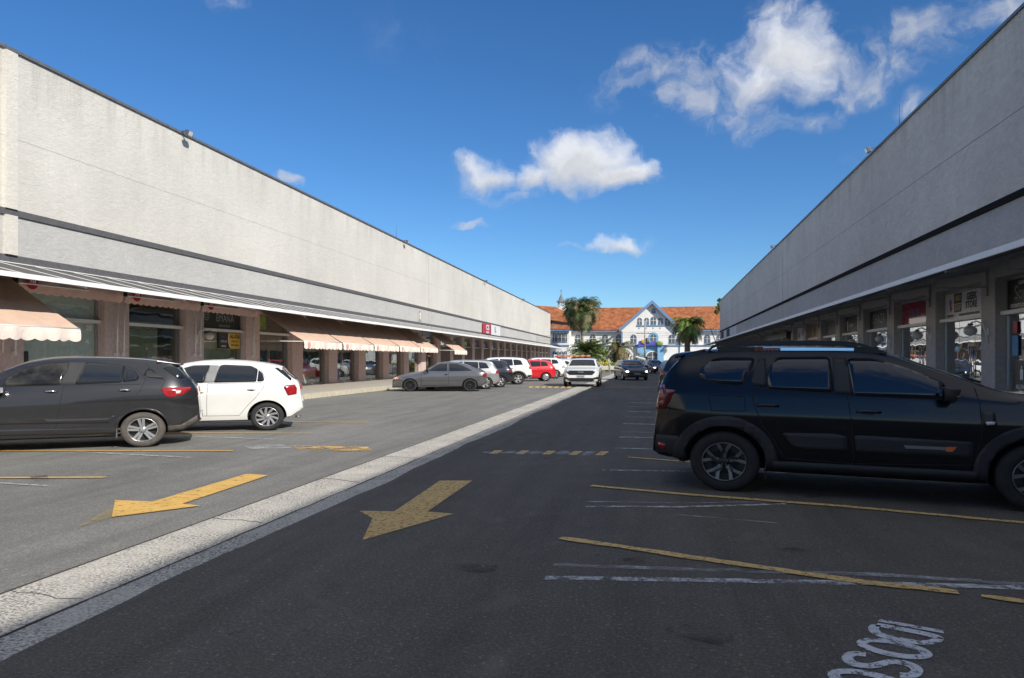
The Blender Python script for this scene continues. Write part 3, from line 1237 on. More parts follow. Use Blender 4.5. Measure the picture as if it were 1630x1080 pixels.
rb = random.Random(11)
for k in range(6, 32):
    a, b = lbay(k)
    mb = MB()
    col = {7: 'interior_white', 8: 'interior_olive', 9: 'interior_olive', 10: 'interior_dark'}.get(k, rb.choice(['interior_dark', 'interior_dark', 'timber', 'interior_wall']))
    if k in (7,):
        Lbx(mb, -.34, -.36, a + .02, b - .02, .3, 3.5)
    elif k == 8:
        Lbx(mb, -.5, -.55, a, b - .95, .3, 2.65)
        Lbx(mb, -.5, -.55, a, b, 2.8, 2.85)
    elif k == 9:
        Lbx(mb, -.5, -.55, a, b - .02, .3, 2.6)
    else:
        Lbx(mb, -2.5, -2.6, a, b, .2, 3.5)
    mb.build('backdrop', col, LROOT)
mb = MB()
a, b = lbay(8)
for i in range(5):
    Lbx(mb, -1.2, -1.6, b - .9, b - .05, .7 + i * .45, .74 + i * .45)
mb.build('shelf', 'white_plaster', LROOT)
a, b = lbay(11)
mb = MB()
Lbx(mb, -.7, -1.5, a + .2, b - .2, .2, 1.0)
Lbx(mb, -.65, -1.55, a + .15, b - .15, 1.002, 1.05)
mb.build('shop_counter', 'white_plaster', LROOT)
a, b = lbay(11)
for k in range(10, 22):
    a, b = lbay(k)
    for i in range(rb.randint(2, 4)):
        s = rb.uniform(a + .3, b - .5)
        mb = MB()
        hgt = rb.uniform(.8, 1.9)
        dd = rb.uniform(.6, 1.8)
        Lbx(mb, -dd, -dd - .4, s, s + rb.uniform(.2, .5), .2, hgt)
        if rb.random() < .5:
            mb.sphere((LX(-dd - .2), s + .15, hgt + .15), .15, 10, 8)
        mb.build('display_stand', rb.choice(['interior_white', 'barrier_red', 'house_sky', 'timber', 'bush_green', 'alu']), LROOT, bevel=.02)
# blue panels in bay 12 window side and mirror panel
a, b = lbay(12)
mb = MB()
Lbx(mb, -.24, -.262, a + .03, a + .75, .35, 1.0)
Lbx(mb, -.24, -.262, a + .03, a + .75, 2.2, 2.6)
mb.build('window_decal', 'blue_panel', LROOT)
# timber slat screens at the far end
for k in range(17, 29):
    a, b = lbay(k)
    mb = MB()
    s = a
    while s < b:
        Lbx(mb, .02, -.05, s, s + .09, .3, 2.6)
        s += .16
    o = mb.build('slat_screen', 'timber', LROOT)
    o['kind'] = 'stuff' if False else ''
    del o['kind']

# bits inside the right shops
for k in range(6, 22):
    a = P0R + k * 4.08 + .82
    b = a + 3.26
    mb = MB()
    Rbx(mb, -2.5, -2.6, a, b, .2, 3.5)
    mb.build('backdrop', 'interior_dark', RROOT)
    mb = MB()
    for i in range(3):
        Rbx(mb, -1.6, -2.3, a + .3 + i * .95, a + 1.0 + i * .95, .2, 1.3 + .3 * (i % 2))
    mb.build('display_stand', rb.choice(['interior_white', 'timber', 'interior_olive']), RROOT, bevel=.02)


# ------------------------------------------------------------------ awnings
def awning_open(s0, s1, num, label, out=2.32, z_out=2.33, zt=3.84):
    root = empty('awning', (LX(0), 0, 0), LROOT.rotation_euler.z, label, 'awning', 'cloth awnings along the left shops')
    # position in the building frame
    base = LROOT.matrix_basis
    root.matrix_basis = Matrix.Rotation(LROOT.rotation_euler.z, 4, 'Z') @ Matrix.Translation((LX(0), s0, 0))
    W = s1 - s0 - .16

    def P(d, s, z):
        return (d, s + .08, z)
    nS, nD = 14, 8
    bm = bmesh.new()
    grid = []
    for i in range(nD + 1):
        f = i / nD
        row = []
        for j in range(nS + 1):
            t = j / nS
            sag = -.05 * sin(pi * f) - .012 * sin(t * 23 + f * 3) * f
            row.append(bm.verts.new(P(.05 + f * out, t * W, zt + (z_out - zt) * f + sag)))
        grid.append(row)
    for i in range(nD):
        for j in range(nS):
            bm.faces.new((grid[i][j], grid[i + 1][j], grid[i + 1][j + 1], grid[i][j + 1]))
    o = from_bm('cloth', bm, 'awning_cloth', root, True)
    # valance: short sloped lip and hanging scallops
    bm = bmesh.new()
    n = 16
    xo = .05 + out
    prev = None
    per = 11
    for j in range(per * 8 + 1):
        t = j / (per * 8)
        ph = (t * per) % 1.0
        dz = -.30 - .05 * sin(pi * ph)
        wob = .02 * sin(t * 19) + .012 * sin(t * 41)
        a = bm.verts.new(P(xo, t * W, z_out))
        m = bm.verts.new(P(xo + .03 + wob, t * W, z_out - .15))
        b = bm.verts.new(P(xo + .02 + wob * 1.4, t * W, z_out + dz))
        if prev:
            bm.faces.new((prev[0], a, m, prev[1]))
            bm.faces.new((prev[1], m, b, prev[2]))
        prev = (a, m, b)
    v = from_bm('valance', bm, 'awning_valance', root, True)
    if num:
        bm = bmesh.new()
        cx = .38
        org = Vector(P(xo + .075, cx, z_out - .15))
        m = frame_mat(org, (0, 1, 0), (0, 0, 1))
        ring = [bm.verts.new(m @ Vector((.14 * cos(2 * pi * k / 28), .14 * sin(2 * pi * k / 28), 0))) for k in range(28)]
        ring2 = [bm.verts.new(m @ Vector((.11 * cos(2 * pi * k / 28), .11 * sin(2 * pi * k / 28), 0))) for k in range(28)]
        for k in range(28):
            bm.faces.new((ring[k], ring[(k + 1) % 28], ring2[(k + 1) % 28], ring2[k]))
        text_bm(num, .17, bm, frame_mat(org + Vector((.001, 0, 0)), (0, 1, 0), (0, 0, 1)), bold=.006)
        from_bm('number_badge', bm, 'badge_pink', root)
    # arms and front bar
    for s in (.04, W - .04):
        mb = MB()
        mb.tube([P(.02, s, z_out + .02), P(xo - .02, s, z_out - .02)], .016, 6)
        mb.tube([P(.02, s, 1.7), P(.02, s, z_out + .1)], .02, 6)
        mb.build('arm', 'white_metal', root)
    mb = MB()
    mb.tube([P(xo - .01, 0, z_out - .005), P(xo - .01, W, z_out - .005)], .022, 6)
    mb.build('front_bar', 'white_metal', root)
    return root


simple('badge_red', (.50, .02, .035), .5)
simple('badge_pink', (.72, .22, .20), .6)
simple('sign_white', (.72, .72, .72), .5)


def awning_closed(s0, s1, num, label):
    root = empty('awning', (0, 0, 0), 0, label, 'awning', 'cloth awnings along the left shops')
    root.matrix_basis = Matrix.Rotation(LROOT.rotation_euler.z, 4, 'Z') @ Matrix.Translation((LX(0), s0, 0))
    W = s1 - s0 - .05

    def P(d, s, z):
        return (d, s + .025, z)
    bm = bmesh.new()
    prev = None
    per = 13
    for j in range(per * 8 + 1):
        t = j / (per * 8)
        ph = (t * per) % 1.0
        wob = .03 * sin(t * 17) + .015 * sin(t * 37)
        col = [bm.verts.new(P(.06, t * W, 3.96)), bm.verts.new(P(.30 + wob * .5, t * W, 3.80)),
               bm.verts.new(P(.30 + wob, t * W, 3.56)), bm.verts.new(P(.24 + wob, t * W, 3.40 - .05 * sin(pi * ph)))]
        if prev:
            for q in range(3):
                bm.faces.new((prev[q], col[q], col[q + 1], prev[q + 1]))
        prev = col
    from_bm('cloth', bm, 'awning_cloth_pink', root, True)
    mb = MB()
    mb.tube([P(.38, .02, 3.60), P(.38, W * .6, 3.62)], .026, 6)
    mb.build('front_bar', 'white_metal', root)
    for s in (.16, W - .10):
        mb = MB()
        mb.tube([P(.14, s, 3.5), P(.10, s, 1.72)], .022, 6)
        mb.box(.02, .12, s - .02, s + .06, 1.62, 1.74)
        mb.build('arm', 'white_metal', root)
    # red number badge peeking below the canopy
    bm = bmesh.new()
    org = Vector(P(.38, .42, 3.66))
    m = frame_mat(org, (0, 1, 0), (0, 0, 1))
    bm.faces.new([bm.verts.new(m @ Vector((.21 * cos(2 * pi * k / 28), .21 * sin(2 * pi * k / 28), 0))) for k in range(28)])
    text_bm(num, .25, bm, frame_mat(org + Vector((.004, 0, 0)), (0, 1, 0), (0, 0, 1)), mi=1, bold=.008)
    from_bm('number_badge', bm, ['badge_red', 'sign_white'], root)
    mb = MB()
    mb.box(.20, .34, -.04, .05, 3.58, 3.82)
    mb.build('end_bracket', 'plastic_black', root)
    return root


PC = P0L + .55      # middle of pillar k
def pc(k): return PC + k * 4.12


awning_open(pc(6), pc(7), None, 'open tan awning at the left edge, nearest the camera')
awning_closed(pc(7), pc(8), '28', 'folded pink awning with red badge 28 over the white glazed shop')
awning_closed(pc(8), pc(9), '29', 'folded pink awning with red badge 29 over the shop with olive blinds')
awning_closed(pc(9), pc(10), '30', 'folded pink awning with red badge 30 above the EMANA sign')
ordn = ['first', 'second', 'third', 'fourth', 'fifth']
for i in range(5):
    awning_open(pc(10 + i), pc(11 + i), str(31 + i), ordn[i] + ' of the five joined open tan awnings, counted away from the camera')
awning_open(pc(16) + .3, pc(17) + .3, None, 'lone open tan awning beyond the row of five', z_out=2.25)
for k in (15, 17, 18):
    pass

# ------------------------------------------------------------------ wall lamps, floodlights
def wall_lamp(root, X, s, z, label, group):
    r = empty('wall_lamp', label=label, cat='lamp', group=group)
    r.matrix_basis = Matrix.Rotation(root.rotation_euler.z, 4, 'Z') @ Matrix.Translation((X(0), s, 0))
    sg = 1 if X(0) < 0 else -1
    mb = MB()
    pts = [(0, 0, z - .35), (sg * .08, 0, z - .05), (sg * .12, .05, z + .18), (sg * .2, .25, z + .27), (sg * .25, .45, z + .24)]
    mb.tube(pts, .022, 8)
    mb.box(-.01, sg * .03, -.07, .07, z - .12, z + .06)
    mb.build('bracket', 'white_metal', r)
    mb = MB()
    mb.sphere((sg * .25, .5, z + .02), .165, 20, 14, sc=(1, 1, .84))
    mb.build('globe', 'lamp_opal', r)
    mb = MB()
    mb.lathe([(.0, .23), (.06, .22), (.07, .17), (.03, .16)], (sg * .25, .5, z), 14)
    mb.build('collar', 'grey_metal', r)
    return r


for k in (9, 8, 12, 15):
    nm = {8: 'round wall lamp on the pillar right of shop 28', 9: 'round wall lamp on the pillar left of the EMANA shop',
          12: 'round wall lamp behind the joined awnings', 15: 'round wall lamp beside the lone open awning'}[k]
    if k in (9, 15):
        wall_lamp(LROOT, LX, P0L + k * 4.12 + .6, 2.42, nm, 'wall lamps along the left shops')
names = ['third pillar', 'pillar left of the black dental sign', 'pillar left of the GEEK STORE sign', 'pillar left of the pink sign', 'pillar beyond the pink sign']
rl = ['on the nearest visible pillar, beside the black sign', 'on the pillar between the GEEK STORE and pink signs',
      'on the pillar just past the pink sign', 'on the fourth pillar, above the off-road car roof']
for i in range(4):
    wall_lamp(RROOT, RX, P0R + (8 + i) * 4.08 + .35, 2.28, 'grey round wall lamp ' + rl[i], 'wall lamps along the right shops')


def floodlight(root, X, s, label):
    sg = 1 if X(0) < 0 else -1
    r = empty('floodlight', label=label, cat='floodlight', group='floodlights on the parapets')
    r.matrix_basis = Matrix.Rotation(root.rotation_euler.z, 4, 'Z') @ Matrix.Translation((X(0), s, CAPZ))
    mb = MB()
    mb.box(sg * -.05, sg * .30, -.02, .02, -.02, .02)
    mb.tube([(sg * .3, -.14, -.02), (sg * .3, .14, -.02)], .015, 6)
    mb.build('bracket', 'grey_metal', r)
    mb = MB()
    mb.hexa([(sg * .24, -.15, -.16), (sg * .38, -.15, -.20), (sg * .38, .15, -.20), (sg * .24, .15, -.16),
             (sg * .32, -.15, .02), (sg * .44, -.15, -.02), (sg * .44, .15, -.02), (sg * .32, .15, .02)])
    mb.build('housing', 'grey_metal', r, bevel=.01)
    mb = MB()
    mb.poly([(sg * .386, -.12, -.19), (sg * .386, .12, -.19), (sg * .444, .12, -.035), (sg * .444, -.12, -.035)])
    mb.build('lens', 'clear_lens', r)


for s, l in ((23.8, 'nearest floodlight on the left parapet'), (48.6, 'second floodlight along the left parapet'),
             (74.6, 'third floodlight along the left parapet'), (98.4, 'farthest floodlight along the left parapet')):
    floodlight(LROOT, LX, s, l)
floodlight(RROOT, RX, 30.9, 'nearest floodlight on the right parapet')
floodlight(RROOT, RX, 56.0, 'far floodlight on the right parapet')

# thin lightning rods on the roofs
for (root, X, s, l) in ((LROOT, LX, 47.5, 'thin rod on the left parapet'), (RROOT, RX, 28.5, 'thin rod on the right parapet'),):
    mb = MB()
    mb.tube([(0, 0, 0), (0, 0, .9)], .012, 5)
    o = mb.build('lightning_rod', 'grey_metal')
    tag(o, l, 'rod')
    o.matrix_basis = Matrix.Rotation(root.rotation_euler.z, 4, 'Z') @ Matrix.Translation((X(-.1), s, CAPZ))


# ------------------------------------------------------------------ signs
def sign(root, X, d, sa, sb, za, zb, col, label, texts=(), extra=None, cat='sign', thick=.02, name='shop_sign', tmats=()):
    """board parallel to the facade; texts: (string, u 0..1 along reading direction, v 0..1, size, material index, bold)"""
    sg = 1 if X(0) < 0 else -1
    r = empty(name, label=label, cat=cat)
    x0 = X(d)
    r.matrix_basis = Matrix.Rotation(root.rotation_euler.z, 4, 'Z') @ Matrix.Translation((x0, sa, za))
    W, H = sb - sa, zb - za
    recess = d < -.25
    mb = MB()
    mb.box(0, -sg * thick, 0, W, 0, H)
    board = mb.build('board', col, r)
    # reading direction: left wall is read towards +s, right wall towards -s
    if sg > 0:
        m = frame_mat((sg * .004, 0, 0), (0, 1, 0), (0, 0, 1))
    else:
        m = frame_mat((sg * .004, W, 0), (0, -1, 0), (0, 0, 1))
    if texts or extra:
        bm = bmesh.new()
        for (t, u, v, size, mi, bold, sx) in texts:
            if thick == .02 and recess:
                u = u * .80 if sg < 0 else .12 + u * .88
                sx = sx * .95
            text_bm(t, size, bm, m @ Matrix.Translation((u * W, v * H, .002)), mi=mi, bold=bold, sx=sx)
        if extra:
            extra(bm, m, W * (.80 if recess and sg < 0 else 1.0), H)
        from_bm('lettering', bm, list(tmats), r)
    return r


def quad(bm, m, x0, x1, y0, y1, mi, z=0):
    f = bm.faces.new([bm.verts.new(m @ Vector(p)) for p in ((x0, y0, z), (x1, y0, z), (x1, y1, z), (x0, y1, z))])
    f.material_index = mi


def disc_(bm, m, cx, cy, r, mi, z=0, n=24, sx=1):
    f = bm.faces.new([bm.verts.new(m @ Vector((cx + r * sx * cos(2 * pi * k / n), cy + r * sin(2 * pi * k / n), z))) for k in range(n)])
    f.material_index = mi


simple('sign_black', (.018, .020, .020), .4)
simple('sign_green', (.030, .040, .034), .5)
simple('sign_pink', (.36, .03, .075), .12, coat=.6)
simple('sign_yellow', (.72, .42, .04), .45)
simple('sign_whiteboard', (.62, .63, .66), .35)
simple('sign_crimson', (.42, .02, .05), .4)
simple('sign_teal', (.10, .42, .42), .4)
simple('sign_goldtxt', (.50, .38, .12), .4)
simple('sign_orange', (.35, .17, .05), .4)
simple('sign_greytxt', (.30, .33, .31), .5)
simple('sign_blue', (.05, .22, .45), .4)
simple('sign_lime', (.55, .60, .10), .5)
simple('sign_purple', (.12, .09, .30), .5)

a9, b9 = lbay(9)


def emana(bm, m, W, H):
    for k in range(24):
        a0, a1 = 2 * pi * k / 24, 2 * pi * (k + 1) / 24
        for (r0, r1) in ((.14, .17), (.07, .09)):
            f = bm.faces.new([bm.verts.new(m @ Vector((.50 + r * cos(a), .46 + r * sin(a), .002))) for (r, a) in ((r0, a0), (r1, a0), (r1, a1), (r0, a1))])
            f.material_index = 0


sign(LROOT, LX, -.262, a9 + .06, b9 - .08, 2.80, 3.52, 'sign_green', 'dark green EMANA sign over the shop with the yellow rental board',
     [('EMANA', .57, .58, .42, 0, .0, .95), ('MODA E DECOR', .55, .15, .11, 0, .004, 1)], emana, tmats=['sign_greytxt'])


def aluga(bm, m, W, H):
    f = bm.faces.new([bm.verts.new(m @ Vector(p)) for p in ((W * .46, H, .001), (W * .44, H * .7, .001), (W * .45, H * .4, .001), (W * .5, H * .15, .001), (W * .56, 0, .001), (W, 0, .001), (W, H, .001))])
    f.material_index = 1
    f = bm.faces.new([bm.verts.new(m @ Vector(p)) for p in ((W * .44, H, .0015), (W * .42, H * .7, .0015), (W * .43, H * .4, .0015), (W * .48, H * .15, .0015), (W * .54, 0, .0015),
                                                           (W * .56, 0, .0015), (W * .5, H * .15, .0015), (W * .45, H * .4, .0015), (W * .44, H * .7, .0015), (W * .46, H, .0015))])
    f.material_index = 0
    disc_(bm, m, W * .2, H * .72, .07, 3, .001)
    disc_(bm, m, W * .2, H * .69, .05, 2, .0014)


sign(LROOT, LX, -.235, a9 + 1.36, b9 - .12, 1.98, 2.62, 'sign_black', 'black and yellow ALUGA rental board hung in the window of the EMANA shop',
     [('ALUGA', .75, .80, .24, 2, .012, .95), ('3342 3322', .75, .48, .13, 2, .004, .95), ('99678-4800', .75, .22, .13, 2, .004, .9),
      ('APOLAR', .22, .45, .13, 0, .0, .9), ('IMOVEIS', .22, .14, .08, 0, .003, 1)], aluga, tmats=['sign_white', 'sign_yellow', 'sign_black', 'sign_purple'], name='rental_board')
# number on glass of shop 28
a7, b7 = lbay(7)
bm = text_bm('28', .24, None, frame_mat((0, 0, 0), (0, 1, 0), (0, 0, 1)), bold=.006)
o = from_bm('window_number', bm, 'sign_white')
o.matrix_basis = Matrix.Rotation(LROOT.rotation_euler.z, 4, 'Z') @ Matrix.Translation((LX(-.27), b7 - .35, 2.50))
tag(o, 'white number 28 on the glass of the nearest white glazed shop', 'number')
# dark door poster in shop 27
a6, b6 = lbay(7)
sign(LROOT, LX, -.262, a7 + .06, a7 + .42, .9, 1.75, 'sign_black', 'dark poster low in the window of shop 28', cat='poster', name='poster')
# green sign at bay 10
a10, b10 = lbay(10)
sign(LROOT, LX, -.262, a10 + .03, a10 + 1.0, 2.9, 3.5, 'frond_green', 'green sign board behind the first of the five joined awnings', cat='sign')
# small black hanging sign under canopy
mb = MB()
mb.box(-.02, .02, 0, 1.6, 0, .34)
o = mb.build('hanging_sign', 'sign_black')
o.matrix_basis = Matrix.Rotation(LROOT.rotation_euler.z, 4, 'Z') @ Matrix.Translation((LX(2.40), 45.6, 3.08))
tag(o, 'black panel hanging under the canopy edge above the open awnings', 'sign')


def skull(bm, m, W, H):
    disc_(bm, m, W * .5, H * .72, H * .18, 1, .001)
    quad(bm, m, W * .3, W * .7, H * .25, H * .6, 0, .001)


sign(LROOT, LX, .03, 51.9, 53.0, 4.45, 5.30, 'stucco_grey', 'small figure-shaped yellow and white sign on the left wall above the canopy',
     [], lambda bm, m, W, H: (disc_(bm, m, W * .42, H * .86, H * .10, 2, .001), disc_(bm, m, W * .55, H * .62, H * .20, 1, .001), disc_(bm, m, W * .45, H * .45, H * .16, 0, .0015),
                              disc_(bm, m, W * .6, H * .30, H * .14, 1, .001), disc_(bm, m, W * .45, H * .12, H * .11, 2, .001)), tmats=['sign_lime', 'sign_white', 'grey_metal'])
sign(LROOT, LX, .12, 73.6, 77.6, 4.30, 5.42, 'sign_crimson', 'crimson square sign with white letters CS on the left wall',
     [('CS', .60, .62, .75, 0, .03, 1.8), ('MODAS', .60, .16, .26, 0, .015, 1.6)], tmats=['sign_white'])
sign(LROOT, LX, .12, 77.9, 83.0, 4.30, 5.42, 'sign_white', 'white sign with a teal leaf mark beside the crimson sign',
     [], lambda bm, m, W, H: (disc_(bm, m, W * .45, H * .55, H * .33, 0, .001, sx=1.6), disc_(bm, m, W * .52, H * .62, H * .2, 1, .0015, sx=1.6)), tmats=['sign_teal', 'sign_white'])


# right building signs; bays k: between P0R + k*M + .82
def rbay(k):
    a = P0R + k * 4.08 + .82
    return a, a + 3.26


a, b = rbay(7)     # nearest visible, black dental sign
sign(RROOT, RX, -.262, a + .06, b - .06, 2.80, 3.54, 'sign_black', 'black sign with grey script over the shop at the right edge',
     [('CLINICA', .32, .86, .12, 0, .004, 1), ('Sorria', .36, .52, .5, 1, 0, .9), ('ODONTOLOGIA E HARMONIZACAO', .46, .10, .13, 0, .006, .95)], tmats=['sign_white', 'sign_greytxt'])
a, b = rbay(8)


def geek(bm, m, W, H):
    # black rounded block behind the yellow words
    pts = []
    for (x, y) in ((.30, .52), (.47, .52), (.47, .98), (.30, .98)):
        pts.append((W * x, H * y, .0012))
    quad(bm, m, W * .27, W * .50, H * .55, H * .96, 2, .0012)
    quad(bm, m, W * .28, W * .495, H * .20, H * .52, 2, .0012)
    # plain blue and red badge
    disc_(bm, m, W * .17, H * .62, H * .16, 4, .0012, sx=.7)
    disc_(bm, m, W * .18, H * .38, H * .14, 3, .0014, sx=.8)
    quad(bm, m, W * .06, W * .26, H * .04, H * .12, 2, .001)
    quad(bm, m, W * .42, W * .98, H * .03, H * .12, 2, .001)


sign(RROOT, RX, -.262, a + .06, b - .06, 2.80, 3.54, 'sign_whiteboard', 'white GEEK STORE sign with a yellow on black block over the shop',
     [('GEEK', .77, .74, .27, 2, .014, 1.1), ('STORE', .76, .42, .27, 2, .014, 1.0), ('HERO', .385, .76, .22, 1, .01, .82), ('SHOP', .385, .37, .22, 1, .008, .8)],
     geek, tmats=['sign_white', 'sign_goldtxt', 'sign_black', 'sign_crimson', 'sign_purple'])
a, b = rbay(9)
sign(RROOT, RX, -.262, a + .06, b - .06, 2.80, 3.54, 'sign_pink', 'glossy pink sign with darker lettering over the shop',
     [('MALBI', .5, .45, .42, 0, .0, .95)], tmats=['sign_purple'])
a, b = rbay(10)
sign(RROOT, RX, -.262, a + .06, b - .06, 2.80, 3.54, 'sign_black', 'black sign reading SHAZA over the shop past the pink sign',
     [('SHAZA', .5, .5, .55, 0, .01, .95)], tmats=['sign_greytxt'])
a, b = rbay(11)
sign(RROOT, RX, -.262, a + .06, b - .06, 2.80, 3.54, 'sign_black', 'black sign with a white key and bottle drawing over the shop',
     [('barber', .42, .45, .32, 0, 0, .9)], lambda bm, m, W, H: (quad(bm, m, W * .10, W * .2, H * .08, H * .75, 0, .001), disc_(bm, m, W * .85, H * .8, H * .1, 0, .001), quad(bm, m, W * .83, W * .87, H * .1, H * .75, 0, .001)),
     tmats=['sign_whiteboard'])
a, b = rbay(12)
sign(RROOT, RX, -.262, a + .06, b - .06, 2.80, 3.54, 'grey_metal', 'plain grey green sign over the shop before the orange poster', cat='sign')
a, b = rbay(13)
sign(RROOT, RX, -.262, a + .06, b - .06, 2.55, 3.54, 'sign_orange', 'orange brown sign with a black figure over a far shop',
     [('CORTE', .5, .2, .3, 1, .01, .9)], lambda bm, m, W, H: (disc_(bm, m, W * .45, H * .62, H * .28, 0, .001), quad(bm, m, W * .36, W * .6, H * .3, H * .6, 0, .0012)), tmats=['sign_black', 'sign_yellow'])
a, b = rbay(14)
sign(RROOT, RX, -.262, a + .06, b - .06, 2.6, 3.54, 'sign_whiteboard', 'grey sign with two dark blots beyond the orange sign',
     [], lambda bm, m, W, H: (disc_(bm, m, W * .3, H * .5, H * .2, 0, .001), disc_(bm, m, W * .65, H * .6, H * .2, 0, .001)), tmats=['grey_metal'])
a, b = rbay(16)
sign(RROOT, RX, .05, a - 2.5, b + 3, 3.0, 3.45, 'sign_black', 'long black hanging panel far down the right shops', cat='sign')
# posters on the glass at the right edge
a, b = rbay(7)
sign(RROOT, RX, -.235, b - 1.32, b - .40, .35, 1.50, 'sign_black', 'black notice with a white bottle mark low on the door at the right edge',
     [('ALUNO', .5, .42, .16, 0, .004, 1), ('e', .5, .30, .10, 0, .004, 1), ('TERAPIA', .5, .19, .16, 0, .004, 1)],
     lambda bm, m, W, H: (quad(bm, m, W * .42, W * .58, H * .58, H * .8, 0, .001), quad(bm, m, W * .47, W * .53, H * .8, H * .88, 0, .001), quad(bm, m, W * .25, W * .75, H * .08, H * .1, 0, .001)),
     cat='poster', name='poster', tmats=['sign_white'])
sign(RROOT, RX, -.235, b - .66, b - .36, 1.62, 2.12, 'sign_blue', 'blue and white sticker on the glass at the right edge', cat='sticker', name='poster')
sign(RROOT, RX, -.235, b - .62, b - .42, 2.18, 2.48, 'sign_crimson', 'small red sticker above the blue sticker on the right glass', cat='sticker', name='poster')
# ------------------------------------------------------------------ the old white building closing the street
FS = 150.0           # its facade stands this far along the street


def FB(zx, zy, s=FS):
    """point on the facade plane from a detail view of the photograph"""
    px = 860 + zx / 5.433
    py = 450 + zy / 5.433
    u = (px - 815) / FPX
    t = s * (u * CA - SA) / (CA + u * SA)
    Z = s * CA - t * SA
    return (t, EYE + (HOR - py) / FPX * Z)


def build_school():
    root = empty('school_building', (0, FS, 0), 0, 'white building with orange tiled roof, blue trim and central gable closing the street', 'building')
    y = 0.0

    def X(zx): return FB(zx, 400)[0]

    def Zh(zy, zx=970): return FB(zx, zy)[1]
    x0, x1 = X(95), X(1640)
    xl = x0 - 30
    zr = Zh(200)
    ze = Zh(408)
    zc = Zh(555)
    mb = MB()
    mb.box(xl, x1 + 30, y, y + 14, -.2, ze - .05)
    mb.build('wall', 'house_white', root)
    # roof
    mb = MB()
    mb.hexa([(xl, y - .9, ze - .12), (x1 + 30, y - .9, ze - .12), (x1 + 30, y + 7, zr), (xl, y + 7, zr),
             (xl, y - .9, ze + .08), (x1 + 30, y - .9, ze + .08), (x1 + 30, y + 7, zr + .2), (xl, y + 7, zr + .2)])
    mb.poly([(xl, y + 15, ze), (x1 + 30, y + 15, ze), (x1 + 30, y + 7, zr + .2), (xl, y + 7, zr + .2)])
    mb.build('roof', 'roof_tile', root)
    mb = MB()
    mb.box(xl, x1 + 30, y - .82, y - .02, ze - .42, ze - .13)
    mb.build('eaves', 'house_blue', root)
    mb = MB()
    mb.box(xl, x1 + 30, y - .12, y - .01, zc, zc + .30)
    mb.build('cornice', 'house_blue', root)
    mb = MB()
    mb.box(xl, x1 + 30, y - .16, y - .01, zc + .304, zc + .45)
    mb.build('cornice', 'house_white', root)
    # gable
    gx0, gx1 = X(705), X(1205)
    ga = FB(968, 168)
    gl, gr = FB(690, 408), FB(1215, 405)
    gy = y - 1.4
    mb = MB()
    mb.prism([(gx0, gy, -.2), (gx1, gy, -.2), (gx1, gy, ze), (ga[0] + .3 * 0, gy, ga[1] - .5), (gx0, gy, ze)], (0, 6, 0))
    gw = mb.build('gable_wall', 'house_white', root)
    # gable roof slabs reaching back into the roof
    ap = (ga[0], ga[1])
    for sgn, e in ((-1, gl), (1, gr)):
        mb = MB()
        p0 = (e[0] - .0, e[1] - .1)
        d = Vector((ap[0] - p0[0], ap[1] - p0[1])).normalized()
        n = Vector((-d.y, d.x)) * .16
        if n.y < 0:
            n = -n
        mb.hexa([(p0[0], gy - .9, p0[1]), (ap[0], gy - .9, ap[1]), (ap[0], y + 7, ap[1]), (p0[0], y + 7, p0[1]),
                 (p0[0] + n.x, gy - .9, p0[1] + n.y), (ap[0] + n.x * .05, gy - .9, ap[1] + .2), (ap[0] + n.x * .05, y + 7, ap[1] + .2), (p0[0] + n.x, y + 7, p0[1] + n.y)])
        mb.build('gable_roof', 'roof_tile', root)
        mb = MB()
        mb.hexa([(p0[0], gy - .96, p0[1] - .5), (ap[0], gy - .96, ap[1] - .55), (ap[0], gy - .905, ap[1] - .55), (p0[0], gy - .905, p0[1] - .5),
                 (p0[0] + n.x, gy - .96, p0[1] + n.y), (ap[0], gy - .96, ap[1] + .2), (ap[0], gy - .905, ap[1] + .2), (p0[0] + n.x, gy - .905, p0[1] + n.y)])
        mb.build('barge_board', 'house_blue', root)

    def arch(zx, zt, zb, w, yy, frame='house_blue', fw=.09, round_=True, sillc='house_blue', name='window'):
        cx, zt_ = FB(zx, zt)
        _, zb_ = FB(zx, zb)
        r = w / 2

        def outline(rr, zbot):
            pts = [(cx - rr, zbot), (cx + rr, zbot)]
            zc_ = zt_ - r
            if round_:
                pts += [(cx + rr * cos(a), zc_ + rr * sin(a)) for a in [pi * k / 12 for k in range(13)]]
            else:
                pts += [(cx + rr, zt_ + (rr - r)), (cx - rr, zt_ + (rr - r))]
            return pts
        mb = MB()
        mb.prism([(a, yy - .03, b) for a, b in outline(r, zb_)], (0, .025, 0))
        g = mb.build(name, 'house_glassy', root)
        mb = MB()
        mb.prism([(a, yy - .002, b) for a, b in outline(r + fw, zb_ - .05)], (0, -.02, 0))
        mb.box(cx - r - fw, cx + r + fw, yy - .12, yy - .04, zb_ - .22, zb_ - .03)
        mb.build('frame', frame, g)
        mb = MB()
        mb.box(cx - .035, cx + .035, yy - .06, yy - .032, zb_, zt_ - .1)
        zz = zb_ + (zt_ - zb_) * .55
        mb.box(cx - r, cx + r, yy - .058, yy - .034, zz - .035, zz + .035)
        mb.build('muntin', 'house_white', g)
        return g
    gf = gy
    for zx in (860, 920, 978, 1038, 1100):
        arch(zx, 312 if zx != 978 else 303, 366, .82 if zx != 978 else 1.0, gf, fw=.1)
    arch(980, 235, 262, .5, gf, fw=.14)
    for zx in (808, 1135):
        arch(zx, 455, 524, 1.1, gf)
    arch(978, 450, 512, 1.2, gf, frame='house_sky', fw=.42)
    for zx in (325, 453, 560, 680, 1340, 1443, 1550, 1660, 1770):
        arch(zx, 455, 524, 1.1, y)
    for zx in (560, 1250, 1350, 1450, 1560):
        arch(zx, 605, 665, 1.2, y, round_=False)
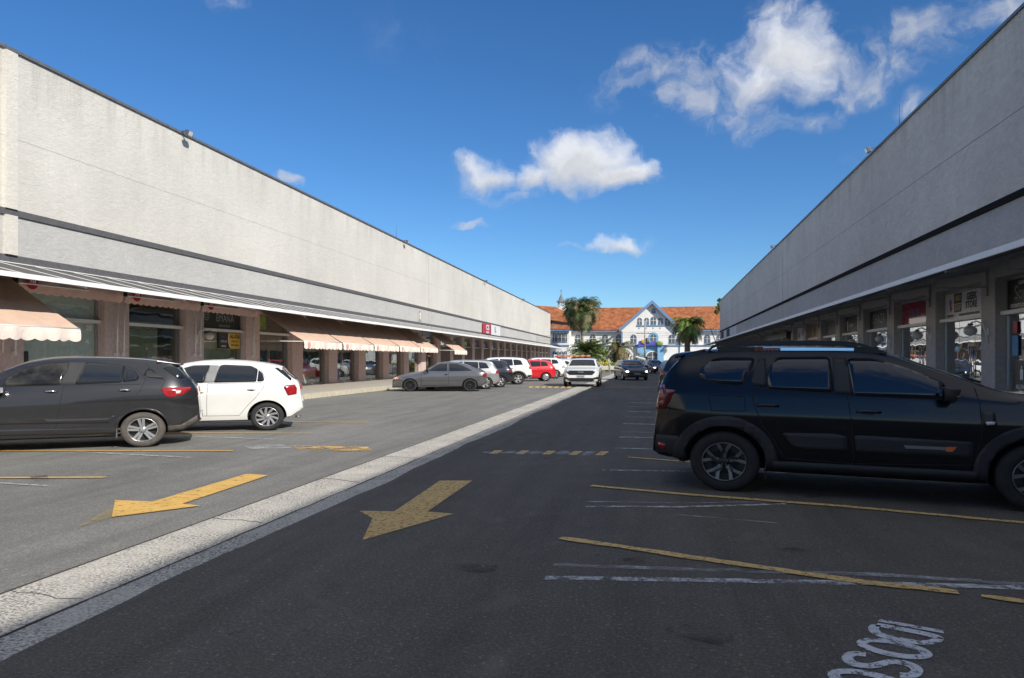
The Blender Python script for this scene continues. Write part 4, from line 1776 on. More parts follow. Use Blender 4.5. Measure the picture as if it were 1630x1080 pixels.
    # string line below the small windows, thin ornaments
    xa, za = FB(835, 378)
    xb, _ = FB(1130, 378)
    mb = MB()
    mb.box(xa, xb, gf - .14, gf - .004, za - .12, za + .05)
    for q in (855, 915, 975, 1035, 1095):
        xq, zq = FB(q, 398)
        mb.box(xq - .1, xq + .1, gf - .04, gf - .004, zq - .15, zq + .15)
    mb.build('string_course', 'house_blue', root)
    for zx in (708, 1202):
        xq = X(zx)
        mb = MB()
        mb.box(xq - .16, xq + .16, gf - .08, gf - .004, 0, ze - .4)
        mb.build('corner_pilaster', 'house_blue', root)
    mb = MB()
    mb.box(gx0, gx1, gf - .15, gf - .003, zc, zc + .3)
    mb.build('cornice', 'house_blue', root)
    # entrance
    for zx in (868, 1040):
        xq = X(zx)
        mb = MB()
        mb.box(xq - .62, xq + .62, gf - .7, gf - .004, 0, zc + .1)
        mb.build('entrance_pier', 'house_sky', root)
    xq = X(955)
    mb = MB()
    mb.box(X(885) + .2, X(1020) - .2, gf - .10, gf - .004, 0, zc + .1)
    mb.build('entrance_wall', 'house_sky', root)
    arch(970, 600, 700, 2.6, gf - .11, frame='house_white', fw=.2, name='door')
    # left wing, nearer to the camera: hipped end
    wl = root
    wx0, wx1 = X(-220), X(245)
    wy = y - 5
    _, wz = FB(120, 405, FS - 5)
    mb = MB()
    mb.box(wx0, X(270), wy, y - .01, -.2, wz - .02)
    mb.build('wing_wall', 'house_white', root)
    rx = X(20)
    mb = MB()
    e = .8
    A = (wx0, wy - e, wz)
    B = (X(270) + e, wy - e, wz)
    C = (X(270) + e, y + 2, wz)
    hp = (X(165) - 1.2, wy + 7.5, zr + .25)
    hq = (wx0, wy + 7.5, zr + .9)
    mb.poly([A, B, hp, hq])
    mb.poly([B, (X(270) + e, y + 6, wz + 2.8), hp])
    mb.build('wing_roof', 'roof_tile', root)
    mb = MB()
    mb.box(wx0, X(270) + .5, wy - .7, wy - .02, wz - .4, wz - .05)
    mb.build('eaves', 'house_blue', root)
    mb = MB()
    mb.box(wx0, X(270) + .1, wy - .12, wy - .01, zc, zc + .35)
    mb.build('cornice', 'house_blue', root)
    for zx in (150, 180, 210, 240):
        arch(zx, 450, 515, .62, wy, fw=.08)
        arch(zx, 600, 655, .62, wy, fw=.08)
    # dormer
    dx, dz = FB(180, 335, FS - 4)
    mb = MB()
    mb.prism([(dx - 2.0, wy + .8, wz + .75), (dx + 1.7, wy + .8, wz + .75), (dx + 1.2, wy + .8, wz + 1.35), (dx - 1.7, wy + .8, wz + 1.9)], (0, 3, 0))
    mb.build('dormer', 'slate', root)
    mb = MB()
    mb.hexa([(dx - 2.3, wy + .3, wz + 1.95), (dx + 2.0, wy + .3, wz + 1.2), (dx + 2.0, wy + 4, wz + 2.2), (dx - 2.3, wy + 4, wz + 2.8),
             (dx - 2.3, wy + .3, wz + 2.1), (dx + 2.0, wy + .3, wz + 1.35), (dx + 2.0, wy + 4, wz + 2.35), (dx - 2.3, wy + 4, wz + 2.95)])
    mb.build('dormer_roof', 'roof_tile', root)
    # cupola
    cx, cz0 = FB(150, 225)
    _, cz1 = FB(150, 150)
    _, cz2 = FB(150, 78)
    _, cz3 = FB(150, 50)
    cy = y + 6
    mb = MB()
    mb.box(cx - 1.0, cx + 1.0, cy - 1.0, cy + 1.0, zr - .6, cz0 + .5)
    mb.lathe([(.72, cz0 + .5), (.72, cz0 + .9)], (cx, cy, 0), 8)
    mb.lathe([(.0, cz1 - .1), (.75, cz1 - .1), (.75, cz1)], (cx, cy, 0), 8)
    for k in range(8):
        a = 2 * pi * k / 8
        mb.tube([(cx + .64 * cos(a), cy + .64 * sin(a), cz0 + .5), (cx + .64 * cos(a), cy + .64 * sin(a), cz1)], .10, 5)
    cu = mb.build('cupola', 'house_white', root)
    mb = MB()
    mb.lathe([(1.15, cz1), (.55, cz1 + .5), (.28, cz1 + 1.3), (.05, cz2)], (cx, cy, 0), 8)
    mb.lathe([(0, cz1 - .002), (1.15, cz1)], (cx, cy, 0), 8)
    mb.build('cupola_roof', 'slate', cu)
    mb = MB()
    mb.tube([(cx, cy, cz2 - .1), (cx, cy, cz3 + .3)], .05, 5)
    mb.tube([(cx - .25, cy, cz3 + .0), (cx + .25, cy, cz3 + .0)], .045, 5)
    mb.build('cross', 'grey_metal', cu)
    # plants on the roof verge at the right
    return root


simple('house_glassy', (.10, .115, .13), .15, var=.4, vs=.6)
build_school()

# banner over the entrance
gx, gz = FB(850, 535)
gx1, gz1 = FB(1055, 512)
mb = MB()
pts = [FB(848, 560), FB(900, 552), FB(975, 545), FB(1054, 556), FB(1056, 515), FB(1010, 522), (FB(985, 508)), FB(950, 520), FB(900, 500), FB(850, 512)]
mb.prism([(p[0], FS - 1.4 - .9, p[1]) for p in pts], (0, .18, 0))
b = mb.build('banner', 'house_purple')
tag(b, 'purple decorated banner over the blue entrance of the white building', 'banner')
for i, (zx, zy, c) in enumerate(((900, 515, 'sign_yellow'), (1030, 530, 'frond_green'))):
    mb = MB()
    x, z = FB(zx, zy)
    mb.sphere((x, FS - 2.4, z), .55, 8, 6, sc=(1.3, .3, .9))
    o = mb.build('ornament', c)
    tag(o, 'rounded yellow ornament on the left of the purple banner' if i == 0 else 'rounded green ornament on the right of the purple banner', 'ornament')


# ------------------------------------------------------------------ palms and bushes
def at(px, s):
    u = (px - 815) / FPX
    return s * (u * CA - SA) / (CA + u * SA)


def hz(px, py, s):
    t = at(px, s)
    return EYE + (HOR - py) / FPX * (s * CA - t * SA)


def palm(px, s, top_py, name_lab, crown_r, n_fronds, mats, trunk_r=.28, droop=1.0, crown_h=None, seed=1, skirt=0, leaf=.55, up=1.0):
    rr = random.Random(seed)
    x = at(px, s)
    ztop = hz(px, top_py, s)
    zc = ztop - crown_r * .50 * up
    root = empty('palm_tree', (x, s, 0), 0, name_lab, 'palm tree', 'palms in front of the white building')
    mb = MB()
    lean = rr.uniform(-.15, .15)
    pts = [(lean * (k / 6) ** 2, 0, zc * k / 6) for k in range(7)]
    mb.tube(pts, trunk_r * 1.2, 10, taper=trunk_r * .8)
    for k in range(int(zc / .35)):
        mb.lathe([(trunk_r * 1.02, k * .35), (trunk_r * 1.12, k * .35 + .05), (trunk_r * .98, k * .35 + .1)], (lean * (k * .35 / zc) ** 2, 0, 0), 10)
    mb.build('trunk', 'bark', root)
    crowns = [MB() for _ in mats]
    for i in range(n_fronds):
        az = rr.uniform(0, 2 * pi)
        f = rr.random()
        elev = (1.45 - 2.1 * f) * up if skirt == 0 or rr.random() > skirt else rr.uniform(-1.5, -1.0)
        L_ = crown_r * rr.uniform(.85, 1.15) * (1.15 if elev > -.5 else .85)
        mi = rr.choices(range(len(mats)), weights=[3 if elev > -.6 else 1] + [1 if elev > -.6 else 3] * (len(mats) - 1))[0]
        mb = crowns[mi]
        p = Vector((lean, 0, zc))
        e = elev
        n = 14
        d0 = Vector((cos(az), sin(az), 0))
        side = Vector((-sin(az), cos(az), 0))
        last = p
        for k in range(n):
            d = d0 * cos(e) + Vector((0, 0, 1)) * sin(e)
            q = last + d * (L_ / n)
            w = .035 * (1 - k / n) + .012
            mb.poly([last + side * w, q + side * w, q - side * w, last - side * w])
            if k > 1:
                ll = leaf * sin(pi * (k + .8) / (n + 1.2)) ** .6 * crown_r / 2.6
                for sg in (-1, 1):
                    for hh in (0, .5):
                        b0 = last.lerp(q, hh)
                        tip = b0 + (side * sg * rr.uniform(.55, .9) + d * rr.uniform(.4, .8) + Vector((0, 0, rr.uniform(-.75, .12)))) * ll
                        wv = d * .05 * crown_r / 2.6
                        mb.poly([b0 - wv, b0 + wv, tip])
            last = q
            e -= droop * rr.uniform(.09, .19) * (1 if e > -1.4 else 0)
    for i, mb in enumerate(crowns):
        if mb.bm.faces:
            mb.build('crown', mats[i], root)
    return root


palm(927, 136, 479, 'tallest palm with a dark shaggy crown, left of the gable', 3.7, 300, ['frond_dark', 'frond_grey', 'frond_brown'], .23, .95, seed=3, skirt=.28, leaf=.9)
palm(1094, 110, 506, 'bright green palm right of the blue entrance', 2.75, 150, ['frond_green', 'bush_green', 'frond_brown'], .42, 1.05, seed=5, skirt=.22, leaf=.7)
palm(937, 134, 549, 'low bushy palm below the tallest palm', 3.8, 200, ['frond_dark', 'frond_green'], .2, .7, seed=8, leaf=.7)
palm(986, 100, 544, 'short palm with a ball of brown dry fronds near the entrance', 2.2, 260, ['frond_grey', 'frond_brown', 'frond_green'], .5, 1.0, seed=9, skirt=.62, leaf=.6)


def bush(px, s, py, w, h, mat, lab, seed=1, mat2='bush_green', name='shrub'):
    rr = random.Random(seed)
    x = at(px, s)
    zt = hz(px, py, s)
    root = empty(name, (x, s, 0), 0, lab, 'shrub', 'shrubs at the end of the street')
    mbs = [MB(), MB()]
    clumps = [(rr.gauss(0, w * .30), rr.gauss(0, w * .2), zt - h * rr.uniform(.12, .95), rr.uniform(.2, .42) * min(w, h)) for _ in range(14)]
    for (cx, cy, cz, cr) in clumps:
        for k in range(70):
            v = Vector((rr.gauss(0, 1), rr.gauss(0, 1), rr.gauss(0, 1))).normalized() * cr * rr.uniform(.5, 1.05)
            p = Vector((cx, cy, max(.1, cz))) + v
            a = Vector((rr.gauss(0, 1), rr.gauss(0, 1), rr.gauss(0, 1))).normalized()
            b = v.cross(a)
            if b.length < 1e-4:
                continue
            b.normalize()
            q = rr.uniform(.09, .17)
            mbs[0 if rr.random() < .6 else 1].poly([p - a * q, p + b * q * .6, p + a * q, p - b * q * .6])
    mbs[0].build('foliage', mat, root)
    mbs[1].build('foliage', mat2, root)
    mb = MB()
    for k in range(4):
        mb.tube([(0, 0, 0), (rr.uniform(-.2, .2) * w, rr.uniform(-.2, .2), zt * .7)], .04, 5)
    mb.build('stem', 'bark', root)
    return root


bush(951, 86, 573, 1.6, 1.3, 'bush_yellow', 'yellow flowering shrub right of the white car with the roof bar', 2)
bush(971, 92, 580, 1.6, 1.0, 'bush_green', 'low green shrub between the two yellow shrubs', 5, 'bush_yellow')
bush(990, 90, 576, 1.8, 1.2, 'bush_yellow', 'yellow shrub below the brown palm', 3)
bush(912, 131, 560, 4.2, 3.8, 'bush_green', 'green shrub behind the red and white gate bar', 4, 'frond_dark')
bush(1008, 104, 558, 2.4, 3.2, 'frond_grey', 'grey leafless looking shrub left of the entrance', 6, 'frond_brown')
bush(1148, 140, 474, 1.0, 2.2, 'bush_green', 'plant growing at the far end of the right roof', 7, 'frond_grey')
bush(1142, 143, 486, 1.0, 2.0, 'frond_grey', 'dry climbing plant hanging beside the end of the right building', 12, 'bush_green')

# planters and low pink posts
for i, (px, w) in enumerate(((962, 1.3), (979, 1.5), (994, 1.4))):
    x = at(px, 84)
    r = empty('planter', (x, 84, 0), 0, ['white planter box nearest the white moving car', 'middle white planter box', 'white planter box nearest the dark moving car'][i], 'planter', 'white planters at the end of the street')
    mb = MB()
    mb.hexa([(-w / 2, -.25, .30), (w / 2, -.25, .30), (w / 2, .25, .30), (-w / 2, .25, .30), (-w / 2 - .06, -.3, .78), (w / 2 + .06, -.3, .78), (w / 2 + .06, .3, .78), (-w / 2 - .06, .3, .78)])
    mb.build('box', 'white_plaster', r, bevel=.02)
    mb = MB()
    for q in (-w / 2 + .15, w / 2 - .15):
        mb.box(q - .06, q + .06, -.2, .2, 0, .3)
    mb.build('foot', 'timber', r)
    rr = random.Random(i)
    mb = MB()
    for k in range(120):
        p = Vector((rr.uniform(-w / 2, w / 2), rr.uniform(-.2, .2), rr.uniform(.78, 1.15)))
        a = Vector((rr.gauss(0, 1), rr.gauss(0, 1), rr.gauss(0, 1))).normalized() * .1
        b = a.orthogonal() * .7
        mb.poly([p - a, p + b, p + a, p - b])
    mb.build('plant', 'bush_yellow' if i != 1 else 'bush_green', r)
for i, px in enumerate((955, 970.5, 987)):
    mb = MB()
    mb.lathe([(0, 0), (.10, 0), (.09, .8), (.12, .86), (.05, 1.0), (0, 1.02)], (0, 0, 0), 10)
    o = mb.build('bollard', 'bollard_pink' if False else 'kerb_tan')
    o.location = (at(px, 82), 82, 0)
    tag(o, ['pale bollard left of the planters', 'pale bollard between the planters', 'pale bollard right of the planters'][i], 'bollard', 'bollards at the end of the street')

# utility pole with crossarm, wires
px_, s_ = 1026.5, 112
x = at(px_, s_)
zt = hz(px_, 511, s_)
r = empty('utility_pole', (x, s_, 0), 0, 'concrete utility pole with crossarm before the entrance gable', 'utility pole')
mb = MB()
mb.tube([(0, 0, 0), (0, 0, zt)], .17, 10, taper=.10)
mb.build('pole', 'pole_concrete', r)
zc_ = hz(px_, 531, s_)
mb = MB()
mb.box(-1.3, 1.3, -.06, .06, zc_ - .07, zc_ + .07)
mb.build('crossarm', 'bark', r)
for q in (-1.2, -.5, .5, 1.2):
    mb = MB()
    mb.lathe([(0, 0), (.05, .0), (.07, .1), (.03, .16), (0, .17)], (q, 0, zc_ + .07), 8)
    mb.build('insulator', 'white_plaster', r)
mb = MB()
mb.lathe([(0, 0), (.25, 0), (.27, .1), (.27, .8), (.2, .9), (0, .92)], (.38, 0, zc_ - 1.6), 12)
mb.build('transformer', 'grey_metal', r)
for i, (q, lab) in enumerate(((-1.2, 'upper wire'), (-.5, 'second wire'), (.5, 'third wire'), (1.2, 'lowest wire'))):
    mb = MB()
    pts = []
    for k in range(25):
        f = k / 24
        xx = -60 + 120 * f
        sag = 1.2 * (1 - abs(sin(pi * ((xx - x) / 60.0))) ** .8) if False else 0
        u = ((xx - x) % 40) / 40
        pts.append((xx, s_ + q * .02 + .2 * i, zc_ + .22 + (.12 - .25 * i) - 1.1 * 4 * u * (1 - u) * .6))
    mb.tube(pts, .018, 4)
    o = mb.build('power_line', 'wire_black')
    tag(o, ['topmost', 'second highest', 'third highest', 'lowest'][i] + ' power line crossing before the white building', 'wire', 'power lines across the street end')


# gates: red and white bars
def barrier(p0, p1, s, lab, name='barrier_gate', two=('barrier_red', 'barrier_white'), post_at=0):
    a = Vector((at(p0[0], s), s, hz(p0[0], p0[1], s)))
    b = Vector((at(p1[0], s), s, hz(p1[0], p1[1], s)))
    base = a if post_at == 0 else b
    r = empty(name, (base.x, s, 0), 0, lab, 'barrier')
    off = Vector((base.x, s, 0))
    mb = MB()
    mb.box(-.18, .18, -.15, .15, 0, base.z + .15)
    mb.build('housing', 'barrier_white', r, bevel=.03)
    mb = MB()
    n = 12
    for k in range(n):
        q0, q1 = a.lerp(b, k / n) - off, a.lerp(b, (k + 1) / n) - off
        q0.y = q1.y = -.2
        mb.hexa([q0 + Vector((0, -.04, -.10)), q1 + Vector((0, -.04, -.10)), q1 + Vector((0, .04, -.10)), q0 + Vector((0, .04, -.10)),
                 q0 + Vector((0, -.04, .07)), q1 + Vector((0, -.04, .07)), q1 + Vector((0, .04, .07)), q0 + Vector((0, .04, .07))], mi=k % 2 if two[0] != two[1] else 0)
    mb.build('bar', list(two), r)
    return r


barrier((884, 567), (940, 566.5), 88, 'red and white gate bar above the roof of the white moving car', two=('barrier_red', 'barrier_red2'))
barrier((1012, 567.5), (1058, 580.5), 95, 'white raised gate bar right of the dark moving car', two=('barrier_white', 'barrier_white'), post_at=1)

# low white wall and gate box in the back
mb = MB()
mb.box(at(870, 100), at(948, 100), 100, 100.3, 0, hz(900, 571.5, 100))
o = mb.build('low_wall', 'white_plaster')
tag(o, 'low white wall behind the far parked cars', 'wall')
# a person by the gate, far away


def skin_person(loc, rz, lab, joints, shirt, trousers):
    me = bpy.data.meshes.new('person')
    vs = [j[0] for j in joints]
    es = [(j[1], i) for i, j in enumerate(joints) if j[1] is not None]
    me.from_pydata(vs, es, [])
    me.update()
    ob = bpy.data.objects.new('tmp_person', me)
    COL.objects.link(ob)
    md = ob.modifiers.new('s', 'SKIN')
    sk = me.skin_vertices[0].data if me.skin_vertices else None
    if sk is None:
        bpy.context.view_layer.objects.active = ob
        me.attributes
    lay = me.skin_vertices[0].data
    for i, j in enumerate(joints):
        lay[i].radius = (j[2], j[2] * .8)
        lay[i].use_root = (i == 0)
    ms = ob.modifiers.new('d', 'SUBSURF')
    ms.levels = 2
    dg = bpy.context.evaluated_depsgraph_get()
    dg.update()
    m2 = bpy.data.meshes.new_from_object(ob.evaluated_get(dg))
    bpy.data.objects.remove(ob)
    m2.materials.clear()
    for m in (shirt, trousers, 'skin'):
        m2.materials.append(M[m])
    for p in m2.polygons:
        z = p.center.z
        p.material_index = 2 if z > 1.48 or z < .06 else (0 if z > .92 else 1)
        if .92 < z < 1.15 and abs(p.center.x) > .2:
            p.material_index = 2
        p.use_smooth = True
    o = bpy.data.objects.new('person', m2)
    COL.objects.link(o)
    o.location = loc
    o.rotation_euler = (0, 0, rz)
    tag(o, lab, 'person')
    mb = MB()
    mb.sphere((0, .01, 1.68), .105, 12, 8, sc=(.95, 1.05, .9))
    mb.build('hair', 'trim_black', o)
    return o


J = [((0, 0, .98), None, .15), ((0, 0, 1.18), 0, .14), ((0, 0, 1.40), 1, .16), ((0, 0, 1.52), 2, .055), ((0, 0, 1.64), 3, .095),
     ((.19, 0, 1.42), 2, .06), ((.25, .02, 1.14), 5, .045), ((.26, .08, .90), 6, .035), ((.26, .1, .82), 7, .03),
     ((-.19, 0, 1.42), 2, .06), ((-.25, .02, 1.14), 9, .045), ((-.27, .06, .90), 10, .035), ((-.27, .08, .82), 11, .03),
     ((.10, 0, .86), 0, .10), ((.11, .05, .48), 13, .07), ((.11, -.05, .08), 14, .05), ((.11, .08, .03), 15, .04),
     ((-.10, 0, .86), 0, .10), ((-.12, -.04, .48), 17, .07), ((-.12, -.14, .08), 18, .05), ((-.12, -.02, .03), 19, .04)]
pw = G(1029, 598)
try:
    skin_person((pw.x, pw.y, 0), pi, 'distant person in a white shirt standing by the white gate bar', J, 'barrier_white', 'trim_dark')
except Exception as e:
    print('PERSON', e)
# ------------------------------------------------------------------ cars
def cr(pts, step=.04):
    """catmull-rom through 2d points, resampled"""
    P = [Vector(p) for p in pts]
    out = []
    for i in range(len(P) - 1):
        p0, p1, p2, p3 = P[max(i - 1, 0)], P[i], P[i + 1], P[min(i + 2, len(P) - 1)]
        n = max(1, int((p2 - p1).length / step))
        for k in range(n):
            t = k / n
            a = .5 * ((2 * p1) + (p2 - p0) * t + (2 * p0 - 5 * p1 + 4 * p2 - p3) * t * t + (3 * p1 - p0 - 3 * p2 + p3) * t ** 3)
            lin = p1.lerp(p2, t)
            out.append(a.lerp(lin, .25))
    out.append(P[-1])
    return out


def interp(tab, x):
    if x <= tab[0][0]:
        return tab[0][1]
    for (a, va), (b, vb) in zip(tab, tab[1:]):
        if x <= b:
            t = (x - a) / (b - a)
            t = t * t * (3 - 2 * t) * .5 + t * .5
            return va + (vb - va) * t
    return tab[-1][1]


class Car:
    """x: 0 at the rear bumper, growing to the nose; y: left positive; z up"""

    def __init__(s, sp):
        s.sp = sp
        s.W = sp['W']
        s.build_body()

    def section(s, x, zt):
        sp = s.sp
        W = s.W
        L0, L1 = s.x0, s.x1
        H = s.H
        zb = interp(sp['bottom'], x)
        belt = interp(sp['belt'], x)
        dr, df = x - L0, L1 - x
        w = W
        rf, rr_ = sp.get('rf', .75), sp.get('rr', .45)
        if df < rf:
            w *= 1 - sp.get('kf', .22) * (1 - df / rf) ** 2.3
        if dr < rr_:
            w *= 1 - sp.get('kr', .15) * (1 - dr / rr_) ** 2.3
        zt = max(zt, zb + .04)
        zs = min(belt, zt - .015)
        g = max(0, min(1, (zt - belt) / (H - belt)))
        ws = w * sp.get('sh', .95)
        inset = sp.get('tumble', .74)
        wr = ws * (.94 - (.94 - inset) * g)
        rr = max(.012, .03 + .045 * g)
        rr = min(rr, max(.01, (zt - zs) * .8))
        hh = zs - zb
        pts = [(0, zb), (w * .80, zb), (w * .93, zb + .03), (w * .968, zb + .12 * hh + .02), (w * .976, zb + .26 * hh), (w * .984, zb + .42 * hh), (w * .994, zb + .56 * hh),
               (w, zb + .70 * hh), (w * .999, zb + .76 * hh), (w * .980, zb + .84 * hh), (w * .972, zb + .94 * hh), (ws, zs)]
        up = zt - rr - zs
        for k in (1, 2, 3, 4):
            f = k / 4
            pts.append((ws + (wr - ws) * f + .018 * sin(pi * f) * g, zs + up * f))
        n = 2.8
        for k in range(1, 9):
            a = (pi / 2) * k / 8
            pts.append((wr * max(0, cos(a)) ** (2 / n), zt - rr + rr * sin(a) ** (2 / n)))
        return pts

    def build_body(s):
        sp = s.sp
        prof = cr(sp['top'], .045)
        s.x0 = min(p.x for p in prof)
        s.x1 = max(p.x for p in prof)
        s.H = max(p.y for p in prof)
        # keep stations strictly ordered in x
        st = []
        lx = -1e9
        for p in prof:
            x = max(p.x, lx + .0015)
            st.append((x, p.y))
            lx = x
        s.x1 = st[-1][0]
        bm = bmesh.new()
        rings = []
        for (x, zt) in st:
            q = s.section(x, zt)
            r = [bm.verts.new((x, y, z)) for (y, z) in q]
            l = [r[0]] + [bm.verts.new((x, -y, z)) for (y, z) in q[1:-1]] + [r[-1]]
            rings.append((r, l))
        for (r0, l0), (r1, l1) in zip(rings, rings[1:]):
            for k in range(len(r0) - 1):
                bm.faces.new((r0[k], r1[k], r1[k + 1], r0[k + 1]))
                bm.faces.new((l0[k], l0[k + 1], l1[k + 1], l1[k]))
        for (r, l), rev in ((rings[0], 0), (rings[-1], 1)):
            loop = r + l[1:-1][::-1]
            if rev:
                loop = loop[::-1]
            bm.faces.new(loop)
        bmesh.ops.remove_doubles(bm, verts=bm.verts[:], dist=.0004)
        bmesh.ops.recalc_face_normals(bm, faces=bm.faces[:])
        s.bm = bm
        s.bvh = BVHTree.FromBMesh(bm)

    # -------- projection of outlines on the body
    def cast(s, axis, a, b):
        if axis in ('L', 'R'):
            sg = 1 if axis == 'L' else -1
            o, d = Vector((a, sg * 5, b)), Vector((0, -sg, 0))
        elif axis == 'F':
            o, d = Vector((s.x1 + 3, a, b)), Vector((-1, 0, 0))
        elif axis == 'B':
            o, d = Vector((s.x0 - 3, a, b)), Vector((1, 0, 0))
        else:
            o, d = Vector((a, b, 5)), Vector((0, 0, -1))
        h = s.bvh.ray_cast(o, d)
        if h[0] is None:
            return None
        n = h[1]
        if n.dot(d) > 0:
            n = -n
        return h[0], n

    def patch(s, axis, poly, off=.004, grid=.06, base=.0, bm=None, mi=0, edge=True):
        """polygon in the plane of the axis, laid on the body and raised by off"""
        t = bmesh.new()
        f = t.faces.new([t.verts.new((p[0], p[1], 0)) for p in poly])
        xs = [p[0] for p in poly]
        ys = [p[1] for p in poly]
        for lo, hi, ax in ((min(xs), max(xs), 0), (min(ys), max(ys), 1)):
            n = int((hi - lo) / grid)
            for k in range(1, n + 1):
                c = lo + (hi - lo) * k / (n + 1)
                co = Vector((c, 0, 0)) if ax == 0 else Vector((0, c, 0))
                no = Vector((1, 0, 0)) if ax == 0 else Vector((0, 1, 0))
                bmesh.ops.bisect_plane(t, geom=t.verts[:] + t.edges[:] + t.faces[:], plane_co=co, plane_no=no, dist=1e-5)
        own = bm is None
        if own:
            bm = bmesh.new()
        top, bot = {}, {}
        for v in t.verts:
            h = s.cast(axis, v.co.x, v.co.y)
            if h is None:
                continue
            top[v] = bm.verts.new(h[0] + h[1] * off)
            if edge:
                bot[v] = bm.verts.new(h[0] - h[1] * .004)
        for f in t.faces:
            if all(v in top for v in f.verts):
                nf = bm.faces.new([top[v] for v in f.verts])
                nf.material_index = mi
                nf.smooth = True
        if edge:
            for e in t.edges:
                if len(e.link_faces) == 1 and all(v in top for v in e.verts):
                    a, b = e.verts
                    nf = bm.faces.new((top[a], top[b], bot[b], bot[a]))
                    nf.material_index = mi
        t.free()
        if own:
            bmesh.ops.recalc_face_normals(bm, faces=bm.faces[:])
            # outward
            c = Vector(((s.x0 + s.x1) / 2, 0, .7))
            return bm
        return bm

    def ribbon(s, axis, path, w=.011, off=.002, bm=None, mi=0):
        own = bm is None
        if own:
            bm = bmesh.new()
        P = []
        for a, b in zip(path, path[1:]):
            a, b = Vector(a), Vector(b)
            n = max(1, int((b - a).length / .05))
            P += [a.lerp(b, k / n) for k in range(n)]
        P.append(Vector(path[-1]))
        prev = None
        for i, p in enumerate(P):
            d = P[min(i + 1, len(P) - 1)] - P[max(i - 1, 0)]
            d.normalize()
            n = Vector((-d.y, d.x)) * w / 2
            h1 = s.cast(axis, p.x + n.x, p.y + n.y)
            h2 = s.cast(axis, p.x - n.x, p.y - n.y)
            if not h1 or not h2:
                prev = None
                continue
            a = bm.verts.new(h1[0] + h1[1] * off)
            b = bm.verts.new(h2[0] + h2[1] * off)
            if prev:
                f = bm.faces.new((prev[0], a, b, prev[1]))
                f.material_index = mi
            prev = (a, b)
        return bm


def rounded(poly, r=.04, n=3):
    out = []
    N = len(poly)
    for i in range(N):
        p = Vector(poly[i])
        a = Vector(poly[i - 1]) - p
        b = Vector(poly[(i + 1) % N]) - p
        ra = min(r, a.length * .45)
        rb_ = min(r, b.length * .45)
        p0 = p + a.normalized() * ra
        p1 = p + b.normalized() * rb_
        for k in range(n + 1):
            t = k / n
            out.append(tuple(p0 * (1 - t) ** 2 + p * 2 * t * (1 - t) + p1 * t * t))
    return out


def inflate(poly, d):
    P = [Vector(p) for p in poly]
    area = sum(P[i].x * P[(i + 1) % len(P)].y - P[(i + 1) % len(P)].x * P[i].y for i in range(len(P)))
    sg = 1 if area > 0 else -1
    out = []
    for i in range(len(P)):
        e0 = (P[i] - P[i - 1])
        e1 = (P[(i + 1) % len(P)] - P[i])
        if e0.length < 1e-6 or e1.length < 1e-6:
            out.append(tuple(P[i]))
            continue
        e0.normalize()
        e1.normalize()
        n0 = Vector((e0.y, -e0.x)) * sg
        n1 = Vector((e1.y, -e1.x)) * sg
        n = n0 + n1
        if n.length < .2:
            n = n0
        n.normalize()
        out.append(tuple(P[i] + n * d))
    return out


def spoke(bm, ang, path, w0, w1, y0, y1, sx, mi, skew=0.0, R=1.0):
    """a spoke along a list of (r, dphi) points"""
    pts = [Vector((r * cos(ang + dp), r * sin(ang + dp))) for (r, dp) in path]
    Lf, Rt = [], []
    n = len(pts)
    for i, p in enumerate(pts):
        d = (pts[min(i + 1, n - 1)] - pts[max(i - 1, 0)]).normalized()
        w = w0 + (w1 - w0) * i / (n - 1)
        nn = Vector((-d.y, d.x)) * w / 2
        Lf.append(p + nn)
        Rt.append(p - nn)
    rr = [p.length for p in pts]
    for i in range(n - 1):
        yy = [y1 + (y0 - y1) * min(1, rr[k] / R) * 0 + (.018 * (1 - rr[k] / R)) * -1 for k in (i, i + 1)]
        q = [(Lf[i], yy[0]), (Rt[i], yy[0]), (Rt[i + 1], yy[1]), (Lf[i + 1], yy[1])]
        a = [bm.verts.new((v.x * sx, y, v.y)) for v, y in q]
        b = [bm.verts.new((v.x * sx, y - .03, v.y)) for v, y in q]
        for f in (a, b[::-1], (a[0], a[3], b[3], b[0]), (a[1], b[1], b[2], a[2]), (a[0], b[0], b[1], a[1]), (a[3], a[2], b[2], b[3])):
            bm.faces.new(f).material_index = mi


